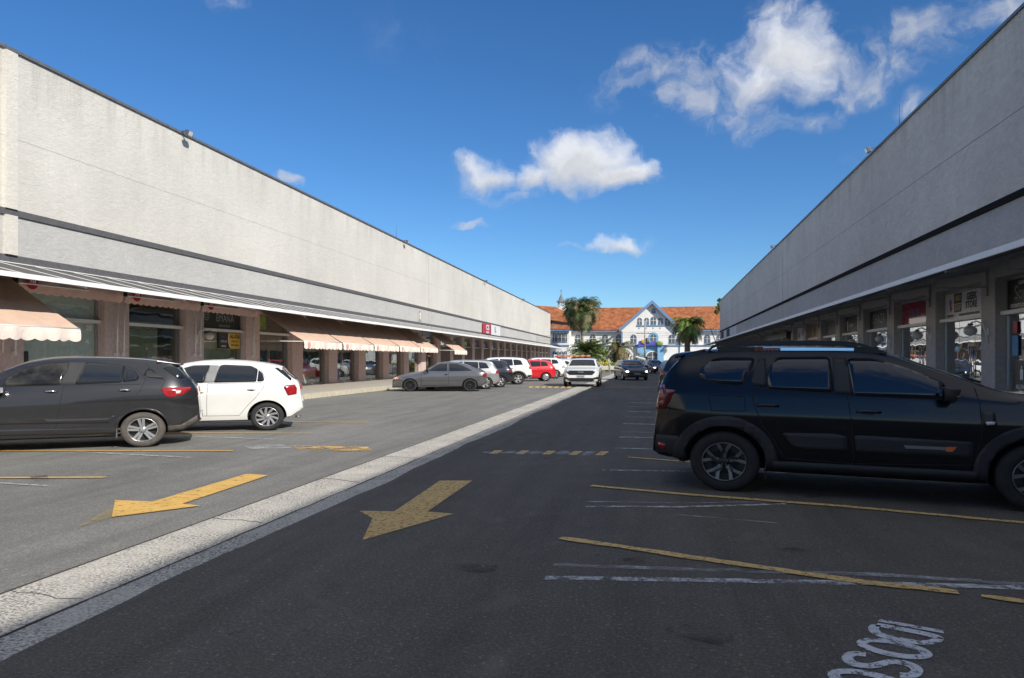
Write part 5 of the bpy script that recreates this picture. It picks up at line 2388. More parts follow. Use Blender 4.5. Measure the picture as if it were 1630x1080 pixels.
def wheel(name, parent, x, side, R, RR, width, sx, style, W, tyre='tyre', rimz=None, detail=2):
    """tyre mesh with rim as a sub-part; side +1 = left"""
    seg = 44 if detail > 1 else 26
    n = seg
    y = side * (W - .012)
    o = empty(name, (x, y - side * .0, R)) if False else None
    prof = [(RR * .99, -.02), (RR + (R - RR) * .12, -.004), (RR + (R - RR) * .45, .004), (R - .028, -.006), (R - .006, -.028), (R, -.055), (R, -width + .055), (R - .01, -width + .02), (RR, -width)]
    mb = MB()
    mb.lathe([(r, h) for r, h in prof], (0, 0, 0), n, sx=sx, axis='y')
    # tread blocks
    o = mb.build(name, tyre, parent, smooth=True)
    o.location = (x, y, R)
    if side < 0:
        o.rotation_euler = (0, 0, 0)
        o.scale = (1, -1, 1)
    bm = bmesh.new()
    mb2 = MB()
    mb2.bm.free()
    mb2.bm = bm
    # dish and barrel
    al, dk = (0, 1)
    mb2.lathe([(RR * 1.0, -.016), (RR * .985, -.002), (RR * .955, -.004), (RR * .93, -.02), (RR * .91, -.11)], (0, 0, 0), n, mi=al if style != 'mesh' else 1, sx=sx, axis='y')
    mb2.lathe([(RR * .91, -.10), (0.001, -.10)], (0, 0, 0), n, mi=2, sx=sx, axis='y')
    mb2.lathe([(RR * .62, -.085), (RR * .62, -.095), (.001, -.085)], (0, 0, 0), n, mi=3, sx=sx, axis='y')
    y1 = -.012
    if style == 'double5':
        for k in range(5):
            a = 2 * pi * k / 5 + pi / 2 - .12
            for q in (-1, 1):
                spoke(bm, a, [(RR * .20, q * .42), (RR * .5, q * .20), (RR * .94, q * .155)], .030, .042, y1, y1, sx, 0, R=RR)
    elif style == 'swirl':
        for k in range(10):
            a = 2 * pi * k / 10 + .15
            wid = .040 if k % 2 == 0 else .034
            spoke(bm, a, [(RR * .18, -.30), (RR * .5, -.10), (RR * .94, .10)], wid, .044, y1, y1, sx, 0, R=RR)
    elif style == 'y5':
        for k in range(5):
            a = 2 * pi * k / 5 + pi / 2 + .0
            for q in (-1, 1):
                spoke(bm, a, [(RR * .20, q * .34), (RR * .46, q * .13), (RR * .62, q * .17), (RR * .95, q * .30)], .022, .038, y1, y1, sx, 0, R=RR)
                spoke(bm, a, [(RR * .16, q * .30), (RR * .60, q * .16)], .034, .034, y1 - .006, y1, sx, 1, R=RR)
    elif style == 'mesh':
        for k in range(12):
            a = 2 * pi * k / 12
            spoke(bm, a, [(RR * .18, 0), (RR * .6, .16), (RR * .94, .20)], .022, .024, y1, y1, sx, 1, R=RR)
            spoke(bm, a, [(RR * .18, 0), (RR * .6, -.16), (RR * .94, -.20)], .022, .024, y1, y1, sx, 1, R=RR)
    elif style == 'five':
        for k in range(5):
            a = 2 * pi * k / 5 + pi / 2
            spoke(bm, a, [(RR * .15, 0), (RR * .5, 0), (RR * .94, 0)], .075, .11, y1, y1, sx, 0, R=RR)
    else:       # cover
        mb2.lathe([(RR * .93, -.015), (RR * .8, -.004), (RR * .5, .0), (.001, .004)], (0, 0, 0), n, mi=0, sx=sx, axis='y')
        for k in range(12):
            a = 2 * pi * k / 12
            spoke(bm, a, [(RR * .66, 0), (RR * .84, 0)], .03, .035, .02, .02, sx, 1, R=RR)
    # hub
    mb2.lathe([(RR * .24, -.035), (RR * .23, -.006), (RR * .15, .002), (.001, .003)], (0, 0, 0), 20, mi=1 if style in ('mesh', 'y5') else 0, sx=sx, axis='y')
    for k in range(5):
        a = 2 * pi * k / 5 + .3
        mb2.lathe([(.011, -.002), (.011, .006), (.001, .007)], (RR * .17 * cos(a) * sx, 0, RR * .17 * sin(a)), 6, mi=3, axis='y')
    bmesh.ops.recalc_face_normals(bm, faces=bm.faces[:])
    rim = from_bm('rim', bm, ['alloy_bitone' if style == 'y5' else 'alloy', 'alloy_dark', 'plastic_black', 'disc'], o)
    return o


def finish_body(car, wheels, Rw, sx, paint, root, flare=1.10):
    """wheel openings by boolean, dark inside"""
    me = bpy.data.meshes.new('body')
    car.bm.to_mesh(me)
    me.materials.append(M[paint])
    me.materials.append(M['well'])
    for p in me.polygons:
        p.use_smooth = True
    ob = bpy.data.objects.new('body', me)
    COL.objects.link(ob)
    cb = bmesh.new()
    W = car.W
    rr_ = Rw * flare
    for x in wheels:
        for sg in (-1, 1):
            ring = []
            for k in range(40):
                a = 2 * pi * k / 40
                ring.append((x + rr_ * sx * cos(a), Rw + .01 + rr_ * sin(a)))
            y0, y1 = sg * (W - .33), sg * (W + .4)
            a_ = [cb.verts.new((q[0], y0, q[1])) for q in ring]
            b_ = [cb.verts.new((q[0], y1, q[1])) for q in ring]
            cb.faces.new(a_)
            cb.faces.new(b_[::-1])
            for k in range(40):
                cb.faces.new((a_[k], b_[k], b_[(k + 1) % 40], a_[(k + 1) % 40]))
    bmesh.ops.recalc_face_normals(cb, faces=cb.faces[:])
    cm = bpy.data.meshes.new('cut')
    cb.to_mesh(cm)
    cb.free()
    co = bpy.data.objects.new('cut', cm)
    COL.objects.link(co)
    md = ob.modifiers.new('b', 'BOOLEAN')
    md.operation = 'DIFFERENCE'
    md.object = co
    for att in range(8):
        md.solver = 'EXACT' if att < 6 else 'FAST'
        co.location = (.0013 * att, .0007 * att, .0011 * att)
        dg = bpy.context.evaluated_depsgraph_get()
        dg.update()
        m2 = bpy.data.meshes.new_from_object(ob.evaluated_get(dg))
        ext = max(abs(v.co.y) for v in m2.vertices)
        if ext < W + .1 and len(m2.vertices) > len(me.vertices) * .6 and any(len(p.vertices) for p in m2.polygons if abs(p.center.y) < W - .3 and abs(abs(p.normal.y) - 1) < .01 and abs(abs(p.center.y) - (W - .33)) < .02):
            break
        print('boolean retry', att)
    bpy.data.objects.remove(ob)
    bpy.data.objects.remove(co)
    m2.name = 'body'
    nwell = 0
    for p in m2.polygons:
        c = p.center
        p.material_index = 0
        for x in wheels:
            d = sqrt(((c.x - x) / sx) ** 2 + (c.z - Rw - .01) ** 2)
            if d < rr_ * 1.003 and abs(c.y) < W - .0 and (d < rr_ * .99 or abs((Vector((p.normal.x, p.normal.z))).length) > .9):
                inside = abs(c.y) > W - .34
                if inside:
                    p.material_index = 1
                    nwell += 1
                    p.use_smooth = False
    o = bpy.data.objects.new('body', m2)
    COL.objects.link(o)
    o.parent = root
    # sharp edges where normals break
    try:
        m2.set_sharp_from_angle(angle=radians(35))
    except Exception:
        pass
    if nwell < 10:
        print('WELL?', nwell, len(m2.polygons))
    return o


def sidewin(car, root, polys, glass, surround=.02, names='side_window', only=None, blk='plastic_black'):
    """polys: list of (outline, r). Both sides."""
    for sd in ('L', 'R'):
        for (poly, r) in polys:
            pr = rounded(poly, r)
            bm = car.patch(sd, pr, .0048)
            w = from_bm(names, bm, glass, root)
            if surround:
                bm = car.patch(sd, rounded(inflate(poly, surround), r + surround), .0022)
                from_bm('window_frame', bm, blk, w)


def mirrorpart(car, root, x, z, mat, s=1.0, strip=None):
    for sg, ax in ((1, 'L'), (-1, 'R')):
        h = car.cast(ax, x, z)
        if not h:
            continue
        p = h[0]
        mb = MB()
        c = (p.x + .02, p.y + sg * .15 * s, p.z + .05)
        mb.hexa([(c[0] - .06 * s, c[1] - .10 * s, c[2] - .06 * s), (c[0] + .03 * s, c[1] - .10 * s, c[2] - .06 * s), (c[0] + .03 * s, c[1] + .10 * s, c[2] - .06 * s), (c[0] - .06 * s, c[1] + .10 * s, c[2] - .06 * s),
                 (c[0] - .07 * s, c[1] - .11 * s, c[2] + .07 * s), (c[0] + .07 * s, c[1] - .09 * s, c[2] + .05 * s), (c[0] + .07 * s, c[1] + .08 * s, c[2] + .05 * s), (c[0] - .07 * s, c[1] + .11 * s, c[2] + .07 * s)])
        mb.hexa([(p.x - .02, p.y - sg * .03, p.z - .03), (p.x + .05, p.y - sg * .03, p.z - .03), (p.x + .05, p.y + sg * .1, p.z - .02), (p.x - .02, p.y + sg * .1, p.z - .02),
                 (p.x - .02, p.y - sg * .03, p.z + .02), (p.x + .05, p.y - sg * .03, p.z + .02), (p.x + .05, p.y + sg * .1, p.z + .03), (p.x - .02, p.y + sg * .1, p.z + .03)])
        m = mb.build('mirror', mat, root, smooth=True, bevel=.022)
        mb = MB()
        mb.poly([(c[0] - .080 * s, c[1] - .08 * s, c[2] - .045 * s), (c[0] - .080 * s, c[1] + .08 * s, c[2] - .045 * s), (c[0] - .076 * s, c[1] + .08 * s, c[2] + .045 * s), (c[0] - .076 * s, c[1] - .08 * s, c[2] + .045 * s)])
        mb.build('mirror_glass', 'chrome', m)
        if strip:
            mb = MB()
            mb.tube([(c[0] + .05, c[1] - .09 * sg, c[2] - .012), (c[0] + .078, c[1], c[2] - .018), (c[0] + .04, c[1] + sg * .11, c[2] - .012)], .008, 5)
            mb.build('mirror_stripe', strip, m)


def handles(car, root, spots, mat, L=.17):
    for (x, z) in spots:
        for sg, ax in ((1, 'L'), (-1, 'R')):
            h = car.cast(ax, x, z)
            if not h:
                continue
            p = h[0]
            mb = MB()
            pts = []
            for k in range(9):
                f = k / 8
                pts.append((p.x - L / 2 + L * f, p.y + sg * (.004 + .034 * sin(pi * f) ** .5), p.z + .01 * sin(pi * f)))
            mb.tube(pts, .014, 8)
            o = mb.build('door_handle', mat, root, smooth=True)
            bm = car.patch(ax, [(x + .062 * cos(2 * pi * k / 14), z - .004 + .03 * sin(2 * pi * k / 14)) for k in range(14)], .0025, edge=False)
            from_bm('handle_recess', bm, 'plastic_black', o)


def seams(car, root, paths, w=.010):
    for ax, p in paths:
        for a in (('L', 'R') if ax == 'S' else (ax,)):
            bm = car.ribbon(a, p, w)
            if bm.faces:
                from_bm('panel_seam', bm, 'seam', root)
            else:
                bm.free()


def arch_poly(x, z, r0, r1, sx, a0=-12, a1=192, n=26, zmin=.2):
    out = []
    for k in range(n + 1):
        a = radians(a0 + (a1 - a0) * k / n)
        out.append((x + r1 * sx * cos(a), max(zmin, z + r1 * sin(a))))
    inn = []
    for k in range(n + 1):
        a = radians(a1 + (a0 - a1) * k / n)
        inn.append((x + r0 * sx * cos(a), max(zmin, z + r0 * sin(a))))
    return out + inn


def plate(car, root, axis, z, txt, w=.40, h=.13, sx=1.0):
    h0 = car.cast(axis, 0, z)
    p, n = h0
    sg = 1 if axis == 'F' else -1
    m = frame_mat(p + Vector((sg * .02, 0, 0)), (0, sg, 0), (0, 0, 1))
    bm = bmesh.new()
    quad(bm, m, -w / 2, w / 2, -h / 2, h / 2, 0)
    quad(bm, m, -w / 2, w / 2, h / 2 - .03, h / 2, 2, .001)
    text_bm(txt, .085, bm, m @ Matrix.Translation((0, -.012, .002)), mi=1, bold=.003, sx=1.1)
    g = bmesh.ops.extrude_face_region(bm, geom=[f for f in bm.faces[:1]])
    bmesh.ops.translate(bm, verts=[v for v in g['geom'] if isinstance(v, bmesh.types.BMVert)], vec=Vector((-sg * .018, 0, 0)))
    o = from_bm('licence_plate', bm, ['plate_grey', 'sign_black', 'sign_blue'], root)
    return o


def place(root, P, front_dir):
    """root local x -> front_dir (world 2d), local rear-wheel contact handled by caller"""
    root.location = (P[0], P[1], 0)
    root.rotation_euler = (0, 0, atan2(front_dir[1], front_dir[0]))


def camdir(x, z):
    """direction given in camera terms (right, forward) -> world"""
    return (x * CA - z * SA, x * SA + z * CA)


class Tracer:
    """plane through the near wheels of a parked car: turns outlines seen in the photograph into
    real metres along (x) and above the ground (z) of that plane"""

    def __init__(s, px, py, psi, xr):
        s.Z0 = EYE * FPX / (py - HOR)
        s.X0 = (px - 815) / FPX * s.Z0
        s.c, s.s = cos(psi), sin(psi)
        s.psi = psi
        s.xr = xr

    def at(s, px, py, d=0.0, nose=-1):
        """d: how far behind the plane; nose -1: the car faces left in the picture"""
        u = (px - 815) / FPX
        X0 = s.X0 - s.s * d
        Z0 = s.Z0 + s.c * d
        q = (u * Z0 - X0) / (s.c - u * s.s)
        Z = Z0 + s.s * q
        z = EYE + (HOR - py) / FPX * Z
        return (s.xr + nose * q, z)

    def origin(s, nose, W):
        """world position of the car's local origin (rear bumper on the centre line)"""
        # near side plane passes the contact; centre line is W further away
        q = -s.xr * nose
        X = s.X0 + s.c * q - s.s * W
        Z = s.Z0 + s.s * q + s.c * W
        return camdir(X, Z)

    def front(s, nose):
        return camdir(nose * s.c, nose * s.s)


# ============================================================ black off-road car on the right
def build_suv():
    T = Tracer(1152, 783.5, radians(-23), .92)
    K = 1.0

    def z5(x, y, d=0.0): return T.at(1020 + x / 2.672, 520 + y / 2.672, d, 1)
    W = .91
    R = .345
    sx = 1.13
    root = empty('parked_car', label='black off-road car with roof rails parked nose right on the shaded dark asphalt', cat='car')
    o = T.origin(1, W)
    place(root, o, T.front(1))
    top = [z5(60, 530, .35)]
    x0 = top[0][0]
    top = [(.085, .44), (.085, .58), (.10, .78)]
    for (a, b, d) in ((68, 335, .15), (82, 270, .15), (98, 225, .35), (128, 180, .4), (165, 140, .45), (205, 112, .45), (260, 98, .45), (380, 88, .45), (560, 82, .45), (760, 84, .45), (930, 92, .45), (1060, 112, .45),
                      (1200, 160, .4), (1350, 212, .4), (1460, 250, .35), (1530, 268, .3), (1630, 283, .3)):
        top.append(z5(a, b, d))
    xs = [p[0] for p in top]
    base = min(xs[4:])
    # keep the sequence increasing
    clean = [top[0]]
    for p in top[1:]:
        if p[0] > clean[-1][0] + .004 or p[1] > clean[-1][1] + .03:
            clean.append((max(p[0], clean[-1][0] + .006), p[1]))
    top = clean
    xl, zl = top[-1]
    xn = .92 + 3.02 + .98
    top += [(xl + (xn - xl) * .5, zl - .03), (xn - .22, zl - .10), (xn - .07, zl - .22), (xn - .02, .72), (xn, .50), (xn - .03, .36)]
    wb = [.92, .92 + 3.02]
    car = Car(dict(W=W, top=top, bottom=[(.03, .42), (.12, .37), (.5, .30), (.9, .25), (4, .25), (4.4, .24), (xn, .30)],
                   belt=[(0, 1.16), (1.2, 1.14), (4, 1.10), (xn, .98)], tumble=.76, sh=.955, kr=.16, rr=.45, kf=.2, rf=.8))
    print('SUV top', [(round(a, 2), round(b, 2)) for a, b in top][:30], car.x0, car.x1)
    body = finish_body(car, wb, R, sx, 'paint_black_suv', root, flare=1.16)
    D = .11
    quarter = [z5(a, b, D) for a, b in ((250, 205), (262, 172), (300, 143), (345, 136), (478, 137), (474, 160), (440, 225), (428, 246), (340, 238), (268, 224))]
    rear = [z5(a, b, D) for a, b in ((545, 262), (541, 215), (562, 150), (585, 134), (800, 132), (818, 278))]
    front = [z5(a, b, D) for a, b in ((906, 290), (880, 138), (985, 140), (1100, 166), (1200, 203), (1292, 246), (1278, 305))]
    sidewin(car, root, [(quarter, .03), (rear, .04), (front, .04)], 'car_glass_blue', surround=.016)
    # matt pillar panels between the side windows
    for pts in (((815, 130), (875, 132), (903, 292), (824, 282)), ((495, 138), (530, 136), (538, 255), (515, 258), (470, 238))):
        for sd in 'LR':
            from_bm('pillar_trim', car.patch(sd, [z5(a, b, D) for a, b in pts], .003), 'plastic', root)
    # cladding over the arches, sill and lower doors
    for i, x in enumerate(wb):
        for sd in 'LR':
            pl = arch_poly(x, R + .01, R * 1.165, R * 1.165 + .115, sx, -20, 200, zmin=.27)
            from_bm('arch_cladding', car.patch(sd, pl, .018), 'plastic', root)
    for sd in 'LR':
        from_bm('sill_cladding', car.patch(sd, [(1.45, .275), (3.42, .275), (3.42, .385), (1.45, .385)], .022), 'plastic', root)
    dp1 = [z5(a, b) for a, b in ((600, 452), (820, 456), (880, 470), (880, 532), (700, 528), (640, 505))]
    dp2 = [z5(a, b) for a, b in ((908, 462), (1415, 492), (1410, 562), (915, 538))]
    for sd in 'LR':
        a = from_bm('door_cladding', car.patch(sd, rounded(dp1, .03), .013), 'plastic', root)
        a = from_bm('door_cladding', car.patch(sd, rounded(dp2, .03), .013), 'plastic', root)
        dz = [z5(x, y) for x, y in ((1128, 505), (1345, 515), (1330, 533), (1140, 520))]
        bm = bmesh.new()
        n = 22
        for k in range(n):
            f0, f1 = k / n, (k + .55) / n
            x0_, x1_ = dz[0][0] + (dz[1][0] - dz[0][0]) * f0 * .86, dz[0][0] + (dz[1][0] - dz[0][0]) * f1 * .86
            z0_, z1_ = dz[3][1] + .002, dz[0][1] - (dz[0][1] - dz[1][1]) * f0
            car.patch(sd, [(x0_, z0_), (x1_, z0_), (x1_ - .02, z1_), (x0_ - .02, z1_)], .0155, bm=bm, mi=0, edge=False)
        xe = dz[1][0]
        car.patch(sd, [(xe - .10, dz[2][1] + .0), (xe - .04, dz[2][1]), (xe, dz[1][1] + .005), (xe - .085, dz[1][1] + .005)], .0155, bm=bm, mi=1, edge=False)
        from_bm('stripe_mark', bm, ['alu', 'orange_paint'], a)
    # indicator housing on the wing
    for sd in 'LR':
        f = from_bm('side_vent', car.patch(sd, rounded([z5(a, b) for a, b in ((1452, 362), (1505, 366), (1516, 418), (1500, 430), (1458, 425))], .015), .016), 'plastic_black', root)
        from_bm('marker_lamp', car.patch(sd, [z5(a, b) for a, b in ((1466, 405), (1508, 405), (1502, 418), (1470, 420))], .020), 'clear_lens', f)
    seams(car, root, [('S', [z5(838, 130, D), z5(862, 240, D), z5(885, 330), z5(902, 450), z5(905, 560), z5(900, 585)]),
                      ('S', [z5(1420, 262, .1), z5(1445, 330), z5(1452, 460), z5(1420, 590)]),
                      ('S', [z5(900, 585), z5(1420, 592)]), ('S', [z5(610, 560), z5(900, 585)]),
                      ('S', [z5(470, 262, .05), z5(480, 330), z5(520, 420), z5(580, 510), z5(610, 560)]),
                      ('S', [z5(285, 290), z5(440, 300), z5(445, 360), z5(300, 358), z5(285, 290)]),
                      ('S', [z5(470, 262, .05), z5(860, 290, .05), z5(1290, 312, .05)])], .010)
    handles(car, root, [z5(540, 338), z5(970, 365)], 'plastic_black', .23)
    mx, mz = z5(1310, 300)
    mirrorpart(car, root, mx - .02, mz - .02, 'plastic_black', 1.15, 'orange_paint')
    # roof rails
    for sg in (1, -1):
        pts = [z5(278, 112, .30), z5(305, 84, .30), z5(370, 68, .30), z5(600, 62, .30), z5(880, 66, .30), z5(960, 82, .30), z5(1045, 112, .30)]
        mb = MB()
        y = W * .70
        q = cr(pts, .08)
        for a, b in zip(q, q[1:]):
            mb.hexa([(a.x, sg * (y - .025), a.y - .028), (b.x, sg * (y - .025), b.y - .028), (b.x, sg * (y + .025), b.y - .028), (a.x, sg * (y + .025), a.y - .028),
                     (a.x, sg * (y - .022), a.y + .006), (b.x, sg * (y - .022), b.y + .006), (b.x, sg * (y + .022), b.y + .006), (a.x, sg * (y + .022), a.y + .006)])
        r_ = mb.build('roof_rail', 'plastic', root)
        mb = MB()
        for (a, b) in ((330, 520), (905, 1010)):
            p0, p1 = z5(a, 95, .3), z5(b, 95, .3)
            mb.hexa([(p0[0], sg * (y - .02), p0[1] - .08), (p1[0], sg * (y - .02), p1[1] - .08), (p1[0], sg * (y + .02), p1[1] - .08), (p0[0], sg * (y + .02), p0[1] - .08),
                     (p0[0], sg * (y - .02), p0[1] + .02), (p1[0], sg * (y - .02), p1[1] + .02), (p1[0], sg * (y + .02), p1[1] + .02), (p0[0], sg * (y + .02), p0[1] + .02)])
        mb.build('rail_foot', 'plastic', r_)
        p0 = z5(535, 92, .3)
        mt_ = frame_mat((p0[0], sg * (y + .027), p0[1] - .02), (1, 0, 0) if sg < 0 else (-1, 0, 0), (0, 0, 1))
        from_bm('lettering', text_bm('D U S T E R', .05, None, mt_, bold=.002), 'orange_dull', r_)
        p0, p1 = z5(595, 97, .3), z5(905, 97, .3)
        mb = MB()
        mb.hexa([(p0[0], sg * (y + .028), p0[1] - .016), (p1[0], sg * (y + .028), p1[1] - .016), (p1[0], sg * (y + .012), p1[1] - .016), (p0[0], sg * (y + .012), p0[1] - .016),
                 (p0[0], sg * (y + .026), p0[1] + .016), (p1[0], sg * (y + .026), p1[1] + .012), (p1[0], sg * (y + .012), p1[1] + .012), (p0[0], sg * (y + .012), p0[1] + .016)])
        mb.build('rail_insert', 'chrome', r_)
    # rear lamp, bumper reflector, tailgate window
    for sd, sg in (('L', 1), ('R', -1)):
        lp = [(.0, .86), (.17, .90), (.155, 1.12), (.12, 1.18), (.0, 1.16)]
        lp = [(-.01, .88), (.16, .93), (.15, 1.10), (.10, 1.18), (-.01, 1.18)]
        l = from_bm('tail_lamp', car.patch(sd, [z5(a, b, .12) for a, b in ((66, 340), (100, 345), (112, 290), (104, 250), (88, 245), (70, 270))], .012), 'red_lens_dark', root)
        from_bm('tail_lamp', car.patch('B', rounded([(sg * .60, .92), (sg * .86, .92), (sg * .86, 1.16), (sg * .66, 1.16)], .03), .010), 'red_lens_dark', root)
        from_bm('bumper_cladding', car.patch(sd, [(.02, .37), (.50, .37), (.40, .62), (.02, .62)], .014), 'plastic', root)
        from_bm('reflector', car.patch(sd, [z5(a, b, .05) for a, b in ((72, 492), (105, 500), (105, 522), (75, 515))], .018), 'red_lens', root)
    from_bm('rear_window', car.patch('B', rounded([(-.60, 1.22), (.60, 1.22), (.52, 1.56), (-.52, 1.56)], .06), .008), 'car_glass_blue', root)
    from_bm('rear_bumper', car.patch('B', rounded([(-.8, .37), (.8, .37), (.8, .62), (-.8, .62)], .03), .014), 'plastic', root)
    plate(car, root, 'B', .80, 'BRA 2E19')
    # spoiler
    mb = MB()
    p0 = z5(190, 125, .4)
    mb.hexa([(p0[0] - .12, -.60, p0[1] - .03), (p0[0] + .25, -.62, p0[1] + .05), (p0[0] + .25, .62, p0[1] + .05), (p0[0] - .12, .60, p0[1] - .03),
             (p0[0] - .12, -.60, p0[1] + .0), (p0[0] + .25, -.62, p0[1] + .085), (p0[0] + .25, .62, p0[1] + .085), (p0[0] - .12, .60, p0[1] + .0)])
    mb.build('roof_spoiler', 'paint_black_suv', root, bevel=.012)
    # windscreen
    a, b = z5(1090, 125, .4), z5(1455, 250, .35)
    from_bm('windscreen', car.patch('T', rounded([(a[0], -.60), (b[0] - .02, -.74), (b[0] - .02, .74), (a[0], .60)], .05), .006), 'car_glass_blue', root)
    mb = MB()
    for sg in (-1, 1):
        h = car.cast('T', b[0] - .02, sg * .35)[0]
        h2 = car.cast('T', b[0] - .16, sg * .35 + .5)[0]
        mb.tube([h + Vector((.03, 0, .02)), h.lerp(h2, .5) + Vector((0, 0, .035)), h2 + Vector((0, 0, .02))], .012, 5)
    mb.build('wiper', 'plastic_black', root)
    # antenna
    q = z5(300, 70, .45)
    e = z5(262, -15, .45)
    mb = MB()
    h = car.cast('T', q[0] + .03, 0)[0]
    mb.tube([h, h + Vector((-.10, 0, .26))], .007, 5, taper=.004)
    mb.lathe([(.03, 0), (.02, .03), (.0, .035)], (h.x, 0, h.z), 10)
    mb.build('antenna', 'plastic_black', root)
    # front: grille, lamps, bumper
    from_bm('grille', car.patch('F', rounded([(-.62, .70), (.62, .70), (.66, .90), (-.66, .90)], .04), .008), 'plastic_black', root)
    for sg in (-1, 1):
        from_bm('headlight', car.patch('F', rounded([(sg * .60, .70), (sg * .86, .74), (sg * .84, .92), (sg * .62, .90)], .03), .012), 'clear_lens', root)
    from_bm('front_bumper', car.patch('F', rounded([(-.84, .34), (.84, .34), (.84, .60), (-.84, .60)], .04), .014), 'plastic', root)
    # wheels
    for x in wb:
        for sg in (1, -1):
            wheel('wheel', root, x, sg, R, .222, .215, sx, 'y5', W, 'tyre')
    # mud flaps
    mb = MB()
    for sg in (-1, 1):
        mb.box(wb[0] + R * sx * 1.14, wb[0] + R * sx * 1.14 + .012, sg * (W - .03), sg * (W - .22), .16, .36)
    mb.build('mud_flap', 'plastic_black', root)
    return root


# ============================================================ generic traced hatchbacks on the left
def build_black_hatch():
    T = Tracer(227, 712.5, radians(22), .72)

    def z6(x, y, d=0.0): return T.at(x / 3.26, 540 + y / 3.26, d, -1)
    W, R, sx = .86, .302, 1.17
    root = empty('parked_car', label='dusty black hatchback parked nose left, nearest the camera on the sunlit asphalt', cat='car')
    place(root, T.origin(-1, W), T.front(-1))
    wbx = 2.521 * 1.15
    wb = [.72, .72 + wbx]
    top = [(-.195, .44), (-.185, .50), (-.175, .66), (-.155, .84), (-.13, 1.0)]
    for a, b, d in ((1005, 222, .4), (985, 200, .4), (960, 175, .45), (915, 133, .45), (850, 112, .45), (760, 100, .45), (620, 91, .45), (430, 87, .45), (280, 92, .45), (150, 112, .45), (60, 146, .45), (-10, 176, .45), (-150, 235, .4)):
        top.append(z6(a, b, d))
    clean = [top[0]]
    for p in top[1:]:
        clean.append((max(p[0], clean[-1][0] + .006), p[1]))
    top = clean
    xl, zl = top[-1]
    xn = wb[1] + .80 * 1.13
    top += [(xl + (xn - xl) * .45, zl - .08), (xn - .25, zl - .24), (xn - .08, .66), (xn - .01, .50), (xn, .34), (xn - .04, .22)]
    print('ARGO top', [(round(a, 2), round(b, 2)) for a, b in top])
    car = Car(dict(W=W, top=top, bottom=[(-.19, .42), (-.06, .33), (.14, .25), (.5, .21), (1, .19), (4, .19), (xn, .22)],
                   belt=[(-.15, 1.02), (.4, 1.06), (1.0, 1.06), (2.2, .99), (3.2, .95), (4.2, .85), (xn, .70)], tumble=.72, sh=.95, kr=.26, rr=.6, kf=.24, rf=.9))
    finish_body(car, wb, R, sx, 'paint_black', root, flare=1.12)
    D = .12
    fr = [z6(a, b, D) for a, b in ((20, 243), (38, 200), (130, 152), (250, 127), (348, 122), (354, 140), (310, 235))]
    rr1 = [z6(a, b, D) for a, b in ((395, 234), (440, 128), (455, 124), (645, 140), (632, 222))]
    rr2 = [z6(a, b, D) for a, b in ((642, 221), (654, 142), (690, 160), (720, 200), (712, 212))]
    sidewin(car, root, [(fr, .02)], 'car_glass_front', surround=.014)
    sidewin(car, root, [(rr1, .025), (rr2, .015)], 'car_glass_sky', surround=.014)
    for pts in (((352, 120), (440, 122), (392, 234), (312, 236)),):
        for sd in 'LR':
            from_bm('pillar_trim', car.patch(sd, [z6(a, b, D) for a, b in pts], .0025), 'pillar_grey2', root)
    for sd in 'LR':
        from_bm('rear_quarter_trim', car.patch(sd, rounded([z6(a, b, .2) for a, b in ((770, 150), (800, 165), (855, 208), (775, 200), (745, 185))], .01), .003), 'plastic_black', root)
    # steering wheel and seats seen through the front window are on the far side: dark shapes
    seams(car, root, [('S', [z6(352, 122, D), z6(330, 240, .05), z6(318, 300), z6(292, 440), z6(286, 470)]),
                      ('S', [z6(286, 470), z6(570, 440), z6(600, 410), z6(680, 320), z6(730, 262), z6(756, 205, .1), z6(700, 150, D)]),
                      ('S', [z6(0, 250, .05), z6(330, 240, .05), z6(730, 235, .05)]),
                      ('S', [z6(0, 470), z6(286, 472)]),
                      ('S', [z6(865, 455), z6(960, 430), z6(1005, 395), z6(1030, 370, .2)]),
                      ('S', [z6(760, 128, .4), z6(860, 215, .25), z6(835, 262, .1)])], .009)
    for sd in 'LR':
        from_bm('rear_window', car.patch(sd, rounded([z6(a, b, .4) for a, b in ((850, 150), (900, 140), (935, 160), (962, 200), (935, 206), (895, 182))], .01), .004), 'car_glass', root)
        from_bm('arch_lip', car.patch(sd, arch_poly(wb[0], R + .01, R * 1.12, R * 1.12 + .035, sx, -10, 190, zmin=.26), .006), 'paint_black', root)
        from_bm('arch_lip', car.patch(sd, arch_poly(wb[1], R + .01, R * 1.12, R * 1.12 + .035, sx, -10, 190, zmin=.26), .006), 'paint_black', root)
        from_bm('door_crease', car.patch(sd, [z6(a, b) for a, b in ((-200, 424), (560, 410), (600, 392), (560, 436), (-200, 446))], .006), 'paint_black', root)
    # lower crease and sill
    for sd in 'LR':
        from_bm('sill', car.patch(sd, [z6(a, b) for a, b in ((-250, 474), (600, 462), (600, 492), (-250, 500))], .012), 'paint_black', root)
    handles(car, root, [z6(262, 274), z6(648, 266)], 'chrome', .17)
    mirrorpart(car, root, z6(-5, 235)[0], .98, 'paint_black', 1.0)
    for sd in 'LR':
        l = from_bm('tail_lamp', car.patch(sd, rounded([z6(a, b, .06) for a, b in ((836, 262), (850, 252), (990, 250), (988, 262), (945, 292), (880, 302), (860, 294))], .012), .010), 'red_lens', root)
        from_bm('lamp_insert', car.patch(sd, rounded([z6(a, b, .08) for a, b in ((912, 268), (940, 266), (936, 281), (914, 283))], .008), .014), 'clear_lens', l)
        from_bm('bumper_trim', car.patch(sd, [z6(a, b, .05) for a, b in ((870, 478), (872, 450), (940, 445), (1010, 405), (1040, 385), (1040, 420), (1000, 450), (930, 480))], .008), 'plastic_dusty', root)
